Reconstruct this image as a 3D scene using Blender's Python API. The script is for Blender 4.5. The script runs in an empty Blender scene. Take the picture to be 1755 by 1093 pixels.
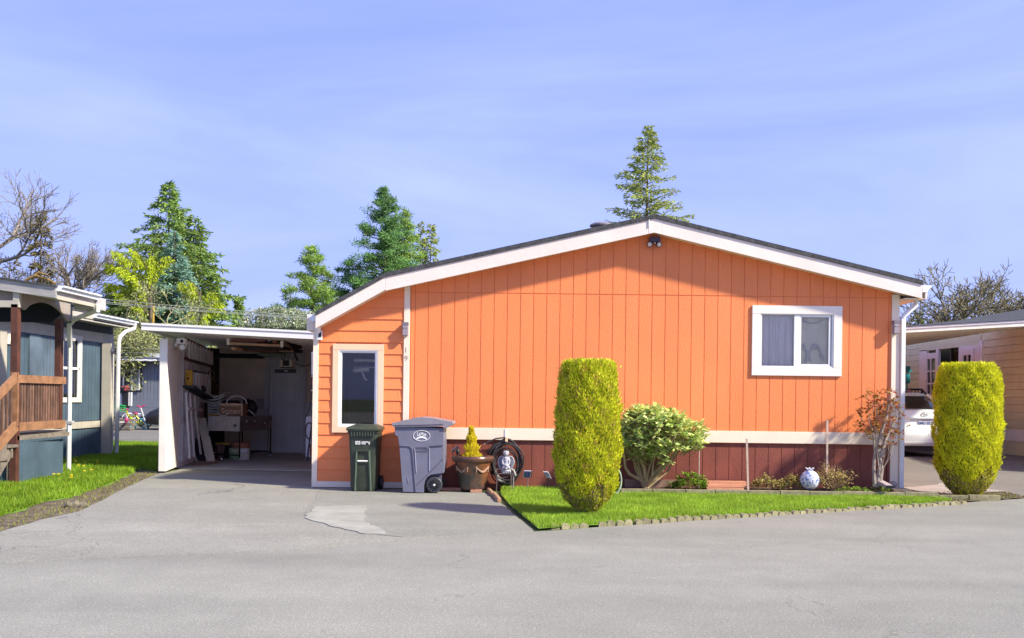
import bpy, bmesh, math, random
import numpy as np
from mathutils import Vector, Matrix, Quaternion
random.seed(7); RNG = np.random.default_rng(7)
S = bpy.context.scene
# ------------------------------------------------------------------ camera, sky, sun, exposure
F, TH, EYE, DIST = 1568.0, .0125, 1.42, 14.0
cam = bpy.data.objects.new('camera', bpy.data.cameras.new('camera')); S.collection.objects.link(cam)
cam.data.sensor_width = 36; cam.data.lens = F / 1755 * 36; cam.data.shift_y = 134 / 1755
cam.data.clip_start = .1; cam.data.clip_end = 2000
c_, s_ = math.cos(TH), math.sin(TH)
R3 = Matrix(((c_, -s_, 0), (0, 0, -1), (s_, c_, 0)))
cam.matrix_world = Matrix.Translation((0, -DIST, EYE)) @ R3.to_4x4()
S.camera = cam
SUN_EL, SUN_AZ = math.radians(40), math.radians(115)
world = bpy.data.worlds.new("World"); S.world = world; world.use_nodes = True
wn, wl = world.node_tree.nodes, world.node_tree.links
bg = wn['Background']; sky = wn.new('ShaderNodeTexSky'); sky.sky_type = 'NISHITA'; sky.sun_disc = False
sky.sun_elevation = SUN_EL; sky.sun_rotation = SUN_AZ; sky.dust_density = 1.5; sky.air_density = 1.0; sky.ozone_density = 2.0
tc = wn.new('ShaderNodeTexCoord'); mp = wn.new('ShaderNodeMapping'); mp.inputs['Scale'].default_value = (.9, .9, 4.0)
mp.inputs['Rotation'].default_value = (0, .25, .3)
nz = wn.new('ShaderNodeTexNoise'); nz.inputs['Scale'].default_value = 1.6; nz.inputs['Detail'].default_value = 9; nz.inputs['Roughness'].default_value = .55
nz.inputs['Distortion'].default_value = .6
wl.new(tc.outputs['Generated'], mp.inputs[0]); wl.new(mp.outputs[0], nz.inputs['Vector'])
rp = wn.new('ShaderNodeValToRGB'); rp.color_ramp.elements[0].position = .36; rp.color_ramp.elements[1].position = .74
wl.new(nz.outputs[0], rp.inputs[0])
tint = wn.new('ShaderNodeMix'); tint.data_type = 'RGBA'; tint.blend_type = 'MULTIPLY'; tint.inputs[0].default_value = 1
tint.inputs[7].default_value = (1.25, 1.15, 1.6, 1); wl.new(sky.outputs[0], tint.inputs[6])
veil = wn.new('ShaderNodeMix'); veil.data_type = 'RGBA'; veil.inputs[0].default_value = .74; veil.inputs[7].default_value = (2.95, 3.85, 9.2, 1); wl.new(tint.outputs[2], veil.inputs[6])
cl = wn.new('ShaderNodeMix'); cl.data_type = 'RGBA'; cl.inputs[7].default_value = (6.6, 7.6, 11.0, 1)
cm = wn.new('ShaderNodeMath'); cm.operation = 'MULTIPLY_ADD'; cm.inputs[1].default_value = .38; cm.inputs[2].default_value = .0
wl.new(rp.outputs[0], cm.inputs[0]); wl.new(cm.outputs[0], cl.inputs[0]); wl.new(veil.outputs[2], cl.inputs[6]); wl.new(cl.outputs[2], bg.inputs['Color'])
bg.inputs['Strength'].default_value = .060
sun = bpy.data.objects.new('sun', bpy.data.lights.new('sun', 'SUN')); S.collection.objects.link(sun)
sun.data.energy = 3.75; sun.data.angle = math.radians(3.0); sun.data.color = (1, .93, .76)
sd = Vector((math.sin(SUN_AZ) * math.cos(SUN_EL), math.cos(SUN_AZ) * math.cos(SUN_EL), math.sin(SUN_EL)))
sun.rotation_euler = sd.to_track_quat('Z', 'Y').to_euler(); sun.location = (8, -8, 12)
S.view_settings.view_transform = 'Standard'; S.view_settings.look = 'None'; S.view_settings.gamma = 1
S.view_settings.exposure = 1.16; S.view_settings.use_curve_mapping = False

# ------------------------------------------------------------------ helpers
def at(px, py, Y):
    u, v, k = px - 877.5, 680.5 - py, (Y + DIST) / F
    return Vector(((u * c_ - v * s_) * k, Y, EYE + (u * s_ + v * c_) * k))
def gr(px, py, z=0):
    u, v = px - 877.5, 680.5 - py
    d = (z - EYE) * F / (u * s_ + v * c_)
    return Vector(((u * c_ - v * s_) * d / F, d - DIST, z))
OFF = {}
def link(o):
    S.collection.objects.link(o); return o
def props(o, label=None, cat=None, group=None, kind=None):
    for k, v in (('label', label), ('category', cat), ('group', group), ('kind', kind)):
        if v: o[k] = v
    return o
def thing(name, label, cat, loc=(0, 0, 0), group=None):
    o = link(bpy.data.objects.new(name, None)); o.location = loc; o.empty_display_size = .2
    OFF[o] = Vector(loc); return props(o, label, cat, group)
def attach(name, me, m, parent=None, loc=None, rot=None):
    o = bpy.data.objects.new(name, me)
    if m and not me.materials: me.materials.append(m)
    link(o)
    if parent:
        o.parent = parent
    if loc is not None:
        o.location = Vector(loc) - (OFF.get(parent, Vector()) if parent else Vector())
    OFF[o] = Vector(loc) if loc is not None else OFF.get(parent, Vector()) if parent else Vector()
    if rot is not None: o.rotation_euler = rot
    return o
class MB:
    def __init__(s): s.v = []; s.f = []
    def add(s, vs, fs):
        n = len(s.v); s.v += [tuple(v) for v in vs]; s.f += [tuple(i + n for i in f) for f in fs]; return s
    def box(s, x0, x1, y0, y1, z0, z1):
        return s.add([(x0, y0, z0), (x1, y0, z0), (x1, y1, z0), (x0, y1, z0), (x0, y0, z1), (x1, y0, z1), (x1, y1, z1), (x0, y1, z1)],
                     [(0, 3, 2, 1), (4, 5, 6, 7), (0, 1, 5, 4), (1, 2, 6, 5), (2, 3, 7, 6), (3, 0, 4, 7)])
    def bar(s, p, q, w, t, up=(0, 0, 1)):
        p, q = Vector(p), Vector(q); d = (q - p).normalized(); u = Vector(up)
        a = d.cross(u)
        if a.length < 1e-4: a = d.cross(Vector((0, 1, 0)))
        a.normalize(); b = a.cross(d).normalized(); a = a * w / 2; b = b * t / 2
        return s.add([p - a - b, p + a - b, p + a + b, p - a + b, q - a - b, q + a - b, q + a + b, q - a + b],
                     [(0, 1, 2, 3), (7, 6, 5, 4), (0, 4, 5, 1), (1, 5, 6, 2), (2, 6, 7, 3), (3, 7, 4, 0)])
    def tube(s, pts, r, n=8, closed=False):
        pts = [Vector(p) for p in pts]; N = len(pts); rs = r if isinstance(r, (list, tuple)) else [r] * N
        vs = []; prev = None
        for i, p in enumerate(pts):
            if closed: d = pts[(i + 1) % N] - pts[i - 1]
            else: d = pts[min(i + 1, N - 1)] - pts[max(i - 1, 0)]
            d.normalize()
            a = prev - d * prev.dot(d) if prev is not None else d.orthogonal()
            if a.length < 1e-5: a = d.orthogonal()
            a.normalize(); prev = a; b = d.cross(a)
            for k in range(n):
                t = 2 * math.pi * k / n; vs.append(p + (a * math.cos(t) + b * math.sin(t)) * rs[i])
        fs = []
        for i in range(N if closed else N - 1):
            j = (i + 1) % N
            for k in range(n):
                k2 = (k + 1) % n; fs.append((i * n + k, i * n + k2, j * n + k2, j * n + k))
        if not closed: fs += [tuple(range(n))[::-1], tuple(range((N - 1) * n, N * n))]
        return s.add(vs, fs)
    def poly(s, pts, y0, y1, axis='y'):
        n = len(pts)
        def P(a, b, c): return (a, c, b) if axis == 'y' else (c, a, b) if axis == 'x' else (a, b, c)
        vs = [P(a, b, y0) for a, b in pts] + [P(a, b, y1) for a, b in pts]
        fs = [tuple(range(n)), tuple(range(n, 2 * n))[::-1]] + [(i, i + n, (i + 1) % n + n, (i + 1) % n) for i in range(n)]
        return s.add(vs, fs)
    def lathe(s, prof, c=(0, 0, 0), n=24, ax=(0, 0, 1), cap=True):
        q = Vector((0, 0, 1)).rotation_difference(Vector(ax)); c = Vector(c); vs = []; m = len(prof)
        for r, z in prof:
            for k in range(n):
                t = 2 * math.pi * k / n; vs.append(c + q @ Vector((r * math.cos(t), r * math.sin(t), z)))
        fs = [(i * n + k, i * n + (k + 1) % n, (i + 1) * n + (k + 1) % n, (i + 1) * n + k) for i in range(m - 1) for k in range(n)]
        if cap: fs += [tuple(range(n))[::-1], tuple(range((m - 1) * n, m * n))]
        return s.add(vs, fs)
    def ball(s, c, r, n=12, sq=(1, 1, 1)):
        m = n // 2 + 1; c = Vector(c); vs = []
        for i in range(m + 1):
            a = math.pi * i / m - math.pi / 2
            for k in range(n):
                t = 2 * math.pi * k / n
                vs.append(c + Vector((math.cos(a) * math.cos(t) * r * sq[0], math.cos(a) * math.sin(t) * r * sq[1], math.sin(a) * r * sq[2])))
        return s.add(vs, [(i * n + k, i * n + (k + 1) % n, (i + 1) * n + (k + 1) % n, (i + 1) * n + k) for i in range(m) for k in range(n)])
    def build(s, name, m, parent=None, smooth=False, bevel=0, local=False):
        me = bpy.data.meshes.new(name)
        o = OFF.get(parent, Vector()) if parent and not local else Vector()
        me.from_pydata([(v[0] - o[0], v[1] - o[1], v[2] - o[2]) for v in s.v], [], s.f)
        bm = bmesh.new(); bm.from_mesh(me); bmesh.ops.remove_doubles(bm, verts=bm.verts, dist=1e-6)
        bmesh.ops.recalc_face_normals(bm, faces=bm.faces)
        if bevel:
            bmesh.ops.bevel(bm, geom=[e for e in bm.edges if len(e.link_faces) == 2 and e.calc_face_angle(0) > .5], offset=bevel, segments=2, affect='EDGES', clamp_overlap=True)
        bm.to_mesh(me); bm.free()
        if smooth:
            me.shade_smooth(); me.set_sharp_from_angle(angle=math.radians(42))
        ob = attach(name, me, m, parent)
        return ob
def fast(name, V, Fc, m, parent=None, local=False, smooth=False):
    V = np.asarray(V, dtype=np.float32).copy(); Fc = np.asarray(Fc, dtype=np.int32)
    if parent and not local: V -= np.array(OFF.get(parent, Vector()), dtype=np.float32)
    me = bpy.data.meshes.new(name); k = Fc.shape[1]
    me.vertices.add(len(V)); me.vertices.foreach_set('co', V.ravel())
    me.loops.add(Fc.size); me.loops.foreach_set('vertex_index', Fc.ravel())
    me.polygons.add(len(Fc)); me.polygons.foreach_set('loop_start', np.arange(0, Fc.size, k, dtype=np.int32))
    me.update(calc_edges=True)
    if smooth: me.shade_smooth()
    return attach(name, me, m, parent)
_cache = {}
def piece(name, dims, loc, m, parent, rot=None, label=None):
    """a box piece sharing its mesh with alike pieces; loc is its centre in the world"""
    key = (round(dims[0], 4), round(dims[1], 4), round(dims[2], 4), m.name, name)
    if key not in _cache:
        a, b, c = dims[0] / 2, dims[1] / 2, dims[2] / 2
        me = bpy.data.meshes.new(name); t = MB().box(-a, a, -b, b, -c, c); me.from_pydata(t.v, [], t.f); me.materials.append(m); _cache[key] = me
    o = attach(name, _cache[key], m, parent, loc, rot)
    if label: o['label'] = label
    return o
def clip(poly, a, b, c):
    """keep a*x+b*z<=c"""
    out = []
    for i in range(len(poly)):
        p, q = poly[i], poly[(i + 1) % len(poly)]; fp, fq = a * p[0] + b * p[1] - c, a * q[0] + b * q[1] - c
        if fp <= 0: out.append(p)
        if fp * fq < 0:
            t = fp / (fp - fq); out.append((p[0] + t * (q[0] - p[0]), p[1] + t * (q[1] - p[1])))
    return out
def under(poly, P, Q):
    """clip to below the line P-Q (P left of Q)"""
    m = (Q[1] - P[1]) / (Q[0] - P[0]); return clip(poly, -m, 1, P[1] - m * P[0])
def copy_tree(o, parent=None):
    c = o.copy(); link(c); c.parent = parent
    for ch in o.children: copy_tree(ch, c)
    return c
def text(name, body, loc, h, m, parent, rot=(math.pi / 2, 0, 0), sx=1, depth=.002, bold=0):
    cu = bpy.data.curves.new('t', 'FONT'); cu.body = body; cu.size = 1; cu.extrude = 0; cu.align_x = 'CENTER'; cu.align_y = 'CENTER'; cu.offset = bold
    t = bpy.data.objects.new('t', cu); link(t); dg = bpy.context.evaluated_depsgraph_get()
    me = bpy.data.meshes.new_from_object(t.evaluated_get(dg)); bpy.data.objects.remove(t); me.materials.clear()
    me.transform(Matrix.Diagonal((h * sx * 1.38, h * 1.38, 1, 1)))
    return attach(name, me, m, parent, loc, rot)

# ------------------------------------------------------------------ materials
def M(name, col, rough=.7, var=.1, ns=5, bump=0, bs=80, metal=0, spec=.4, st=(1, 1, 1), rand=0, col2=None, dist=.01, lo=.35, hi=.65, fine=0):
    m = bpy.data.materials.new(name); m.use_nodes = True; N, L = m.node_tree.nodes, m.node_tree.links
    b = N['Principled BSDF']; b.inputs['Roughness'].default_value = rough; b.inputs['Metallic'].default_value = metal
    b.inputs['Specular IOR Level'].default_value = spec
    g = N.new('ShaderNodeNewGeometry'); mpn = N.new('ShaderNodeMapping'); mpn.inputs['Scale'].default_value = st; L.new(g.outputs['Position'], mpn.inputs[0])
    n = N.new('ShaderNodeTexNoise'); n.inputs['Scale'].default_value = ns; n.inputs['Detail'].default_value = 6; n.inputs['Roughness'].default_value = .6; L.new(mpn.outputs[0], n.inputs['Vector'])
    mr = N.new('ShaderNodeMapRange'); mr.inputs[1].default_value = lo; mr.inputs[2].default_value = hi; L.new(n.outputs[0], mr.inputs[0])
    mx = N.new('ShaderNodeMix'); mx.data_type = 'RGBA'; c2 = col2 or tuple(min(1, c * (1 + var)) for c in col); c1 = col if col2 else tuple(c * (1 - var) for c in col)
    mx.inputs[6].default_value = (*c1, 1); mx.inputs[7].default_value = (*c2, 1); L.new(mr.outputs[0], mx.inputs[0]); out = mx.outputs[2]
    if rand:
        oi = N.new('ShaderNodeObjectInfo'); r2 = N.new('ShaderNodeMapRange'); r2.inputs[3].default_value = 1 - rand; r2.inputs[4].default_value = 1 + rand; L.new(oi.outputs['Random'], r2.inputs[0])
        vm = N.new('ShaderNodeVectorMath'); vm.operation = 'SCALE'; L.new(out, vm.inputs[0]); L.new(r2.outputs[0], vm.inputs['Scale']); out = vm.outputs[0]
    if fine:
        n3 = N.new('ShaderNodeTexNoise'); n3.inputs['Scale'].default_value = 95; n3.inputs['Detail'].default_value = 3; L.new(g.outputs['Position'], n3.inputs['Vector'])
        r3 = N.new('ShaderNodeMapRange'); r3.inputs[1].default_value = .3; r3.inputs[2].default_value = .7; r3.inputs[3].default_value = 1 - fine; r3.inputs[4].default_value = 1 + fine; L.new(n3.outputs[0], r3.inputs[0])
        vm = N.new('ShaderNodeVectorMath'); vm.operation = 'SCALE'; L.new(out, vm.inputs[0]); L.new(r3.outputs[0], vm.inputs['Scale']); out = vm.outputs[0]
    L.new(out, b.inputs['Base Color'])
    if bump:
        n2 = N.new('ShaderNodeTexNoise'); n2.inputs['Scale'].default_value = bs; n2.inputs['Detail'].default_value = 4; L.new(mpn.outputs[0], n2.inputs['Vector'])
        bp = N.new('ShaderNodeBump'); bp.inputs['Strength'].default_value = bump; bp.inputs['Distance'].default_value = dist; L.new(n2.outputs[0], bp.inputs['Height']); L.new(bp.outputs[0], b.inputs['Normal'])
    return m
def leafmat(name, cols, tr=.3, rough=.55, big=.25, bscale=.8):
    m = bpy.data.materials.new(name); m.use_nodes = True; N, L = m.node_tree.nodes, m.node_tree.links
    b = N['Principled BSDF']; b.inputs['Roughness'].default_value = rough; b.inputs['Specular IOR Level'].default_value = .25
    g = N.new('ShaderNodeNewGeometry'); r = N.new('ShaderNodeValToRGB'); L.new(g.outputs['Random Per Island'], r.inputs[0])
    e = r.color_ramp.elements
    for i, c in enumerate(cols):
        p = i / (len(cols) - 1)
        if i < 2: e[i].position = p; e[i].color = (*c, 1)
        else: q = e.new(p); q.color = (*c, 1)
    # reorder-safe: set again by position
    for q in e:
        i = round(q.position * (len(cols) - 1)); q.color = (*cols[i], 1)
    n = N.new('ShaderNodeTexNoise'); n.inputs['Scale'].default_value = bscale; n.inputs['Detail'].default_value = 4; L.new(g.outputs['Position'], n.inputs['Vector'])
    mr = N.new('ShaderNodeMapRange'); mr.inputs[1].default_value = .3; mr.inputs[2].default_value = .7; mr.inputs[3].default_value = 1 - big; mr.inputs[4].default_value = 1 + big; L.new(n.outputs[0], mr.inputs[0])
    vm = N.new('ShaderNodeVectorMath'); vm.operation = 'SCALE'; L.new(r.outputs[0], vm.inputs[0]); L.new(mr.outputs[0], vm.inputs['Scale']); L.new(vm.outputs[0], b.inputs['Base Color'])
    t = N.new('ShaderNodeBsdfTranslucent'); L.new(vm.outputs[0], t.inputs[0]); ms = N.new('ShaderNodeMixShader'); ms.inputs[0].default_value = tr
    L.new(b.outputs[0], ms.inputs[1]); L.new(t.outputs[0], ms.inputs[2]); L.new(ms.outputs[0], N['Material Output'].inputs[0])
    return m
def glassmat(name, tint_, a):
    m = bpy.data.materials.new(name); m.use_nodes = True; N, L = m.node_tree.nodes, m.node_tree.links
    gl = N.new('ShaderNodeBsdfGlossy'); gl.inputs['Roughness'].default_value = .02; tr = N.new('ShaderNodeBsdfTransparent'); tr.inputs[0].default_value = (*tint_, 1)
    fr = N.new('ShaderNodeFresnel'); fr.inputs[0].default_value = 1.5; ad = N.new('ShaderNodeMath'); ad.inputs[1].default_value = a; L.new(fr.outputs[0], ad.inputs[0])
    ms = N.new('ShaderNodeMixShader'); L.new(ad.outputs[0], ms.inputs[0]); L.new(tr.outputs[0], ms.inputs[1]); L.new(gl.outputs[0], ms.inputs[2]); L.new(ms.outputs[0], N['Material Output'].inputs[0])
    return m
orange = M('orange_paint', (.86, .245, .082), .6, .07, 1.1, .5, 55, st=(1, 1, .35), rand=.02, fine=.05)
orange_edge = M('orange_paint_groove', (.72, .20, .07), .7, .05)
maroon = M('maroon_paint', (.225, .060, .040), .6, .12, 4, .5, 55, st=(1, 1, .4), rand=.04, fine=.06)
cream = M('cream_paint', (.86, .72, .57), .55, .04, 3, .15, 40)
rakewhite = M('rake_white_paint', (.80, .69, .62), .55, .05, 2.5, .2, 30, fine=.03)
white = M('white_paint', (.80, .79, .77), .45, .03, 4)
vinyl = M('white_vinyl', (.82, .81, .80), .3, .02, 5)
drip = M('brown_drip_edge', (.17, .14, .16), .5, .06, 6)
shingle = M('asphalt_shingle', (.06, .06, .065), .9, .35, 14, .8, 40, st=(1, 3, 1))
gutterw = M('gutter_white', (.74, .76, .80), .35, .04, 5)
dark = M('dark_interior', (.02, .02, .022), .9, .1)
black = M('black_plastic', (.018, .018, .02), .5, .15)
blackm = M('black_metal', (.02, .02, .022), .4, .2, metal=.5)
glass = glassmat('window_glass', (.96, .96, .95), .01)
darkglass = glassmat('dark_glass', (.35, .36, .36), .05)
curtain = M('lilac_curtain', (.95, .88, .85), .8, .06, 5, st=(6, 1, .4), col2=None)
sheer = M('sheer_curtain', (.95, .87, .68), .8, .08, 5)
wood = M('cedar_board', (.40, .19, .10), .7, .2, 6, .3, 60, st=(1, 1, 1), rand=.12)
wooddark = M('brown_stained_post', (.095, .035, .022), .65, .25, 5, .2, 60)
baluster = M('weathered_baluster_wood', (.15, .08, .055), .75, .35, 9, .3, 60, st=(2, 2, .5), rand=.35)
handrail = M('tan_handrail_wood', (.29, .145, .075), .65, .25, 8, .2, 60, st=(1, 1, 1))
greywood = M('grey_weathered_wood', (.18, .15, .12), .85, .3, 8, .3, 60)
blue = M('slate_blue_paint', (.066, .105, .140), .6, .15, 2.2, .2, 60, rand=.05, fine=.05)
bluedoor = M('blue_door_paint', (.10, .135, .175), .5, .25, 1.5)
bluecream = M('pale_cream_trim', (.46, .42, .35), .6, .08, 3, .1, 40)
oldwhite = M('weathered_white_fascia', (.40, .385, .37), .7, .25, 3, .2, 40, st=(.6, .6, 3))
grey = M('blue_grey_siding', (.15, .17, .21), .65, .08, 3, rand=.04)
tan = M('tan_siding', (.62, .62, .43), .65, .05, 3, .2, 40, rand=.03)
tancp = M('taupe_shed_siding', (.70, .61, .53), .7, .08, 3, .2, 40, rand=.04)
greydoor = M('grey_door_paint', (.62, .66, .70), .5, .08, 3, rand=.05)
greyhdr = M('grey_panel_paint', (.52, .55, .59), .6, .08, 3)
steel = M('brushed_steel', (.62, .57, .53), .5, .15, 6, metal=.3, st=(8, 1, 1))
steeldark = M('dark_steel', (.20, .18, .19), .45, .2, 6, metal=.6)
chrome = M('bright_metal', (.75, .75, .75), .2, .05, metal=1)
alu = M('aluminium', (.78, .75, .72), .45, .08, metal=.1)
bark = M('bark', (.13, .10, .07), .9, .4, 8, .5, 20)
barkgrey = M('grey_bark', (.26, .225, .18), .9, .35, 8, .3, 20)
barkmoss = M('mossy_bark', (.19, .165, .095), .9, .4, 6, .3, 20)
soil = M('bed_soil', (.085, .052, .038), .95, .4, 12, 1, 60, dist=.03, fine=.4)
concrete = M('concrete', (.30, .27, .235), .85, .1, 4, .3, 90, fine=.12)
block = M('mossy_concrete_block', (.25, .225, .13), .9, .25, 10, .5, 60, rand=.12, fine=.2)
brick = M('worn_brick', (.42, .22, .14), .85, .2, 8, .4, 50, rand=.1)
cream2 = M('cream_board', (.84, .74, .58), .6, .06, 4)

def asphalt(name, base, warm, crack=1.0, seam=None):
    m = M(name, base, .88, .05, .7, 0, fine=0); N, L = m.node_tree.nodes, m.node_tree.links; b = N['Principled BSDF']
    src = b.inputs['Base Color'].links[0].from_socket; g = [n for n in N if n.type == 'NEW_GEOMETRY'][0].outputs['Position']
    def noise(sc, det=3, rou=.6):
        n = N.new('ShaderNodeTexNoise'); n.inputs['Scale'].default_value = sc; n.inputs['Detail'].default_value = det; n.inputs['Roughness'].default_value = rou; L.new(g, n.inputs['Vector']); return n.outputs[0]
    def mr(x, a, b_, c, d):
        n = N.new('ShaderNodeMapRange'); L.new(x, n.inputs[0])
        for i, v in enumerate((a, b_, c, d)): n.inputs[i + 1].default_value = v
        return n.outputs[0]
    def mul(col, f):
        n = N.new('ShaderNodeVectorMath'); n.operation = 'SCALE'; L.new(col, n.inputs[0]); L.new(f, n.inputs['Scale']); return n.outputs[0]
    def mth(op, a, b_):
        n = N.new('ShaderNodeMath'); n.operation = op
        for i, v in enumerate((a, b_)):
            if isinstance(v, (int, float)): n.inputs[i].default_value = v
            else: L.new(v, n.inputs[i])
        return n.outputs[0]
    col = mul(src, mr(noise(120, 3, .8), .34, .66, .58, 1.45)); col = mul(col, mr(noise(55, 4, .75), .35, .65, .80, 1.2)); col = mul(col, mr(noise(2.2, 6, .7), .3, .7, .92, 1.07))
    # light stones
    vo = N.new('ShaderNodeTexVoronoi'); vo.inputs['Scale'].default_value = 42; L.new(g, vo.inputs['Vector'])
    col = mul(col, mth('ADD', 1, mth('MULTIPLY', mth('LESS_THAN', vo.outputs['Distance'], .2), .5)))
    # large worn bands along the road
    mpn = N.new('ShaderNodeMapping'); mpn.inputs['Rotation'].default_value = (0, 0, -math.atan2(.477, .879)); mpn.inputs['Scale'].default_value = (.12, .9, 1); L.new(g, mpn.inputs[0])
    n = N.new('ShaderNodeTexNoise'); n.inputs['Scale'].default_value = 1.0; n.inputs['Detail'].default_value = 5; L.new(mpn.outputs[0], n.inputs['Vector'])
    col = mul(col, mr(n.outputs[0], .35, .65, .86, 1.06))
    # cracks
    wv = N.new('ShaderNodeTexNoise'); wv.inputs['Scale'].default_value = 1.3; wv.inputs['Detail'].default_value = 6; L.new(g, wv.inputs['Vector'])
    va = N.new('ShaderNodeVectorMath'); va.operation = 'MULTIPLY_ADD'; L.new(wv.outputs['Color'], va.inputs[0]); va.inputs[1].default_value = (1.3, 1.3, 0); L.new(g, va.inputs[2])
    v2 = N.new('ShaderNodeTexVoronoi'); v2.feature = 'DISTANCE_TO_EDGE'; v2.inputs['Scale'].default_value = .34; L.new(va.outputs[0], v2.inputs['Vector'])
    ck = mth('MULTIPLY', mth('LESS_THAN', v2.outputs['Distance'], .0035), mr(noise(.55, 2), .47, .56, 0, .42 * crack))
    col = mul(col, mth('SUBTRACT', 1, ck))
    L.new(col, b.inputs['Base Color'])
    bp = N.new('ShaderNodeBump'); bp.inputs['Strength'].default_value = .35; bp.inputs['Distance'].default_value = .006; L.new(noise(130, 3), bp.inputs['Height']); L.new(bp.outputs[0], b.inputs['Normal'])
    return m
asph = asphalt('asphalt', (.234, .226, .192), 0, .5); asph4 = asphalt('driveway_asphalt', (.245, .235, .198), 0, .8)
asph2 = asphalt('pad_concrete', (.222, .220, .186), 0, .4)
asph3 = asphalt('old_road', (.165, .155, .13), 0)
patchm = M('worn_cement', (.30, .292, .25), .85, .14, 3, .2, 90, fine=.1)
dirt = M('gravel_dirt', (.15, .115, .075), .95, .45, 7, 1, 70, dist=.03, fine=.6)
grnd = M('far_ground', (.075, .10, .035), .95, .4, .5, .6, 20, dist=.05)

# ------------------------------------------------------------------ ground sheets
def sheet(name, pts, z, m, jit=0, step=.25, kind='structure', rs=1):
    """flat polygon with uneven edges at height z"""
    rg = random.Random(rs); out = []
    for i in range(len(pts)):
        p, q = Vector(pts[i][:2]), Vector(pts[(i + 1) % len(pts)][:2]); n = max(1, int((q - p).length / step)) if jit else 1
        for k in range(n):
            t = p.lerp(q, k / n)
            if k: t += Vector((rg.uniform(-jit, jit), rg.uniform(-jit, jit)))
            out.append((t.x, t.y, z))
    nn = len(out); fcs = [tuple(range(nn))]; vv = list(out)
    if z > .002:
        vv += [(p[0], p[1], z - .0065) for p in out]; fcs += [(i, i + nn, (i + 1) % nn + nn, (i + 1) % nn) for i in range(nn)]
    me = bpy.data.meshes.new(name); me.from_pydata(vv, [], fcs)
    bm = bmesh.new(); bm.from_mesh(me); bmesh.ops.recalc_face_normals(bm, faces=bm.faces)
    if max(bm.faces, key=lambda f: f.calc_area()).normal.z < 0: bmesh.ops.reverse_faces(bm, faces=bm.faces)
    bm.to_mesh(me); bm.free()
    o = attach(name, me, m); o['kind'] = kind; return o, [(p[0], p[1]) for p in out]
def g2(*pp): return [tuple(gr(*p)[:2]) for p in pp]
sheet('ground', [(-400, -300), (400, -300), (400, 600), (-400, 600)], -.012, grnd)
RD = Vector((.879, .477))
rc = gr(915, 911); re_ = gr(1755, 854)
road_pts = [(-60, -37), (60, -100), (120, 10), (60, 28.0), (re_.x, re_.y), (rc.x, rc.y)] + g2((840, 845)) + [(-1.0, -.12), (-2.9, .0), (-2.97, 8.1), (-7.2, 8.1)] + g2((364, 779), (309, 804), (275, 812), (240, 826), (205, 842), (168, 862), (135, 878), (70, 892), (0, 914)) + [(-7.4, -6.6), (-12, -11)]
sheet('road', [(x, y) for x, y in road_pts], 0, asph, .02, .22)
sheet('driveway', g2((0, 912), (70, 891), (135, 877), (168, 861), (205, 841), (240, 825), (275, 811)) + [(-6.14, 2.6), (-3.0, 2.6), (-2.97, .02), (-1.0, -.1)] + g2((840, 846), (912, 911), (780, 920), (650, 929), (513, 942), (300, 952), (120, 959), (0, 966)), .004, asph4, .015, .25)
sheet('concrete_pad', g2((545, 842), (836, 845), (911, 909), (850, 914), (770, 918), (690, 921), (655, 918), (570, 895), (521, 884), (529, 868), (540, 856)), .008, asph2, .015, .12)
sheet('worn_patch', g2((541, 869), (585, 868), (628, 867), (626, 883), (620, 894), (656, 909), (664, 917), (625, 916), (590, 908), (564, 902), (523, 889), (530, 880)), .012, patchm, .03, .07)
sheet('far_road', [(-40, 12.2), (-7.6, 11.6), (-7.6, 24.5), (-40, 24.5)], .0, asph3, .05, .5)
dirtL, _ = sheet('dirt_verge', [(-16, -8)] + [(-12, -11), (-7.4, -6.5)] + g2((0, 916), (70, 894), (135, 880), (168, 864), (205, 844), (240, 828), (275, 810)) + [(-6.2, 2.4), (-7.3, 3.0), (-7.3, 0)] + g2((0, 860)), -.004, dirt, .03, .2)
# neighbour's driveway rises a little to the right
nd = MB(); A, B, C, D_ = gr(1500, 824), (7.9, -.02, .002), (30, 8.0, .05), (30, 16, .2)
nd.add([(5.95, .25, .004), (6.3, -.35, .004), (8.2, .1, .004), (30, 11.5, .02), (30, 26, .17), (5.95, 26, .22), (5.95, 5.2, .205), (30, 12.8, .205)],
       [(0, 1, 2, 3, 7, 6), (6, 7, 4, 5)])
o = nd.build('neighbour_driveway', asph3); o['kind'] = 'structure'
pth = MB().add([(5.98, .3, .02), (6.3, -.28, .02), (7.9, .55, .026), (7.15, 1.75, .06), (5.98, 2.6, .085)], [(0, 1, 2, 3, 4)]); o = pth.build('side_path', concrete); o['kind'] = 'structure'

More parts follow.
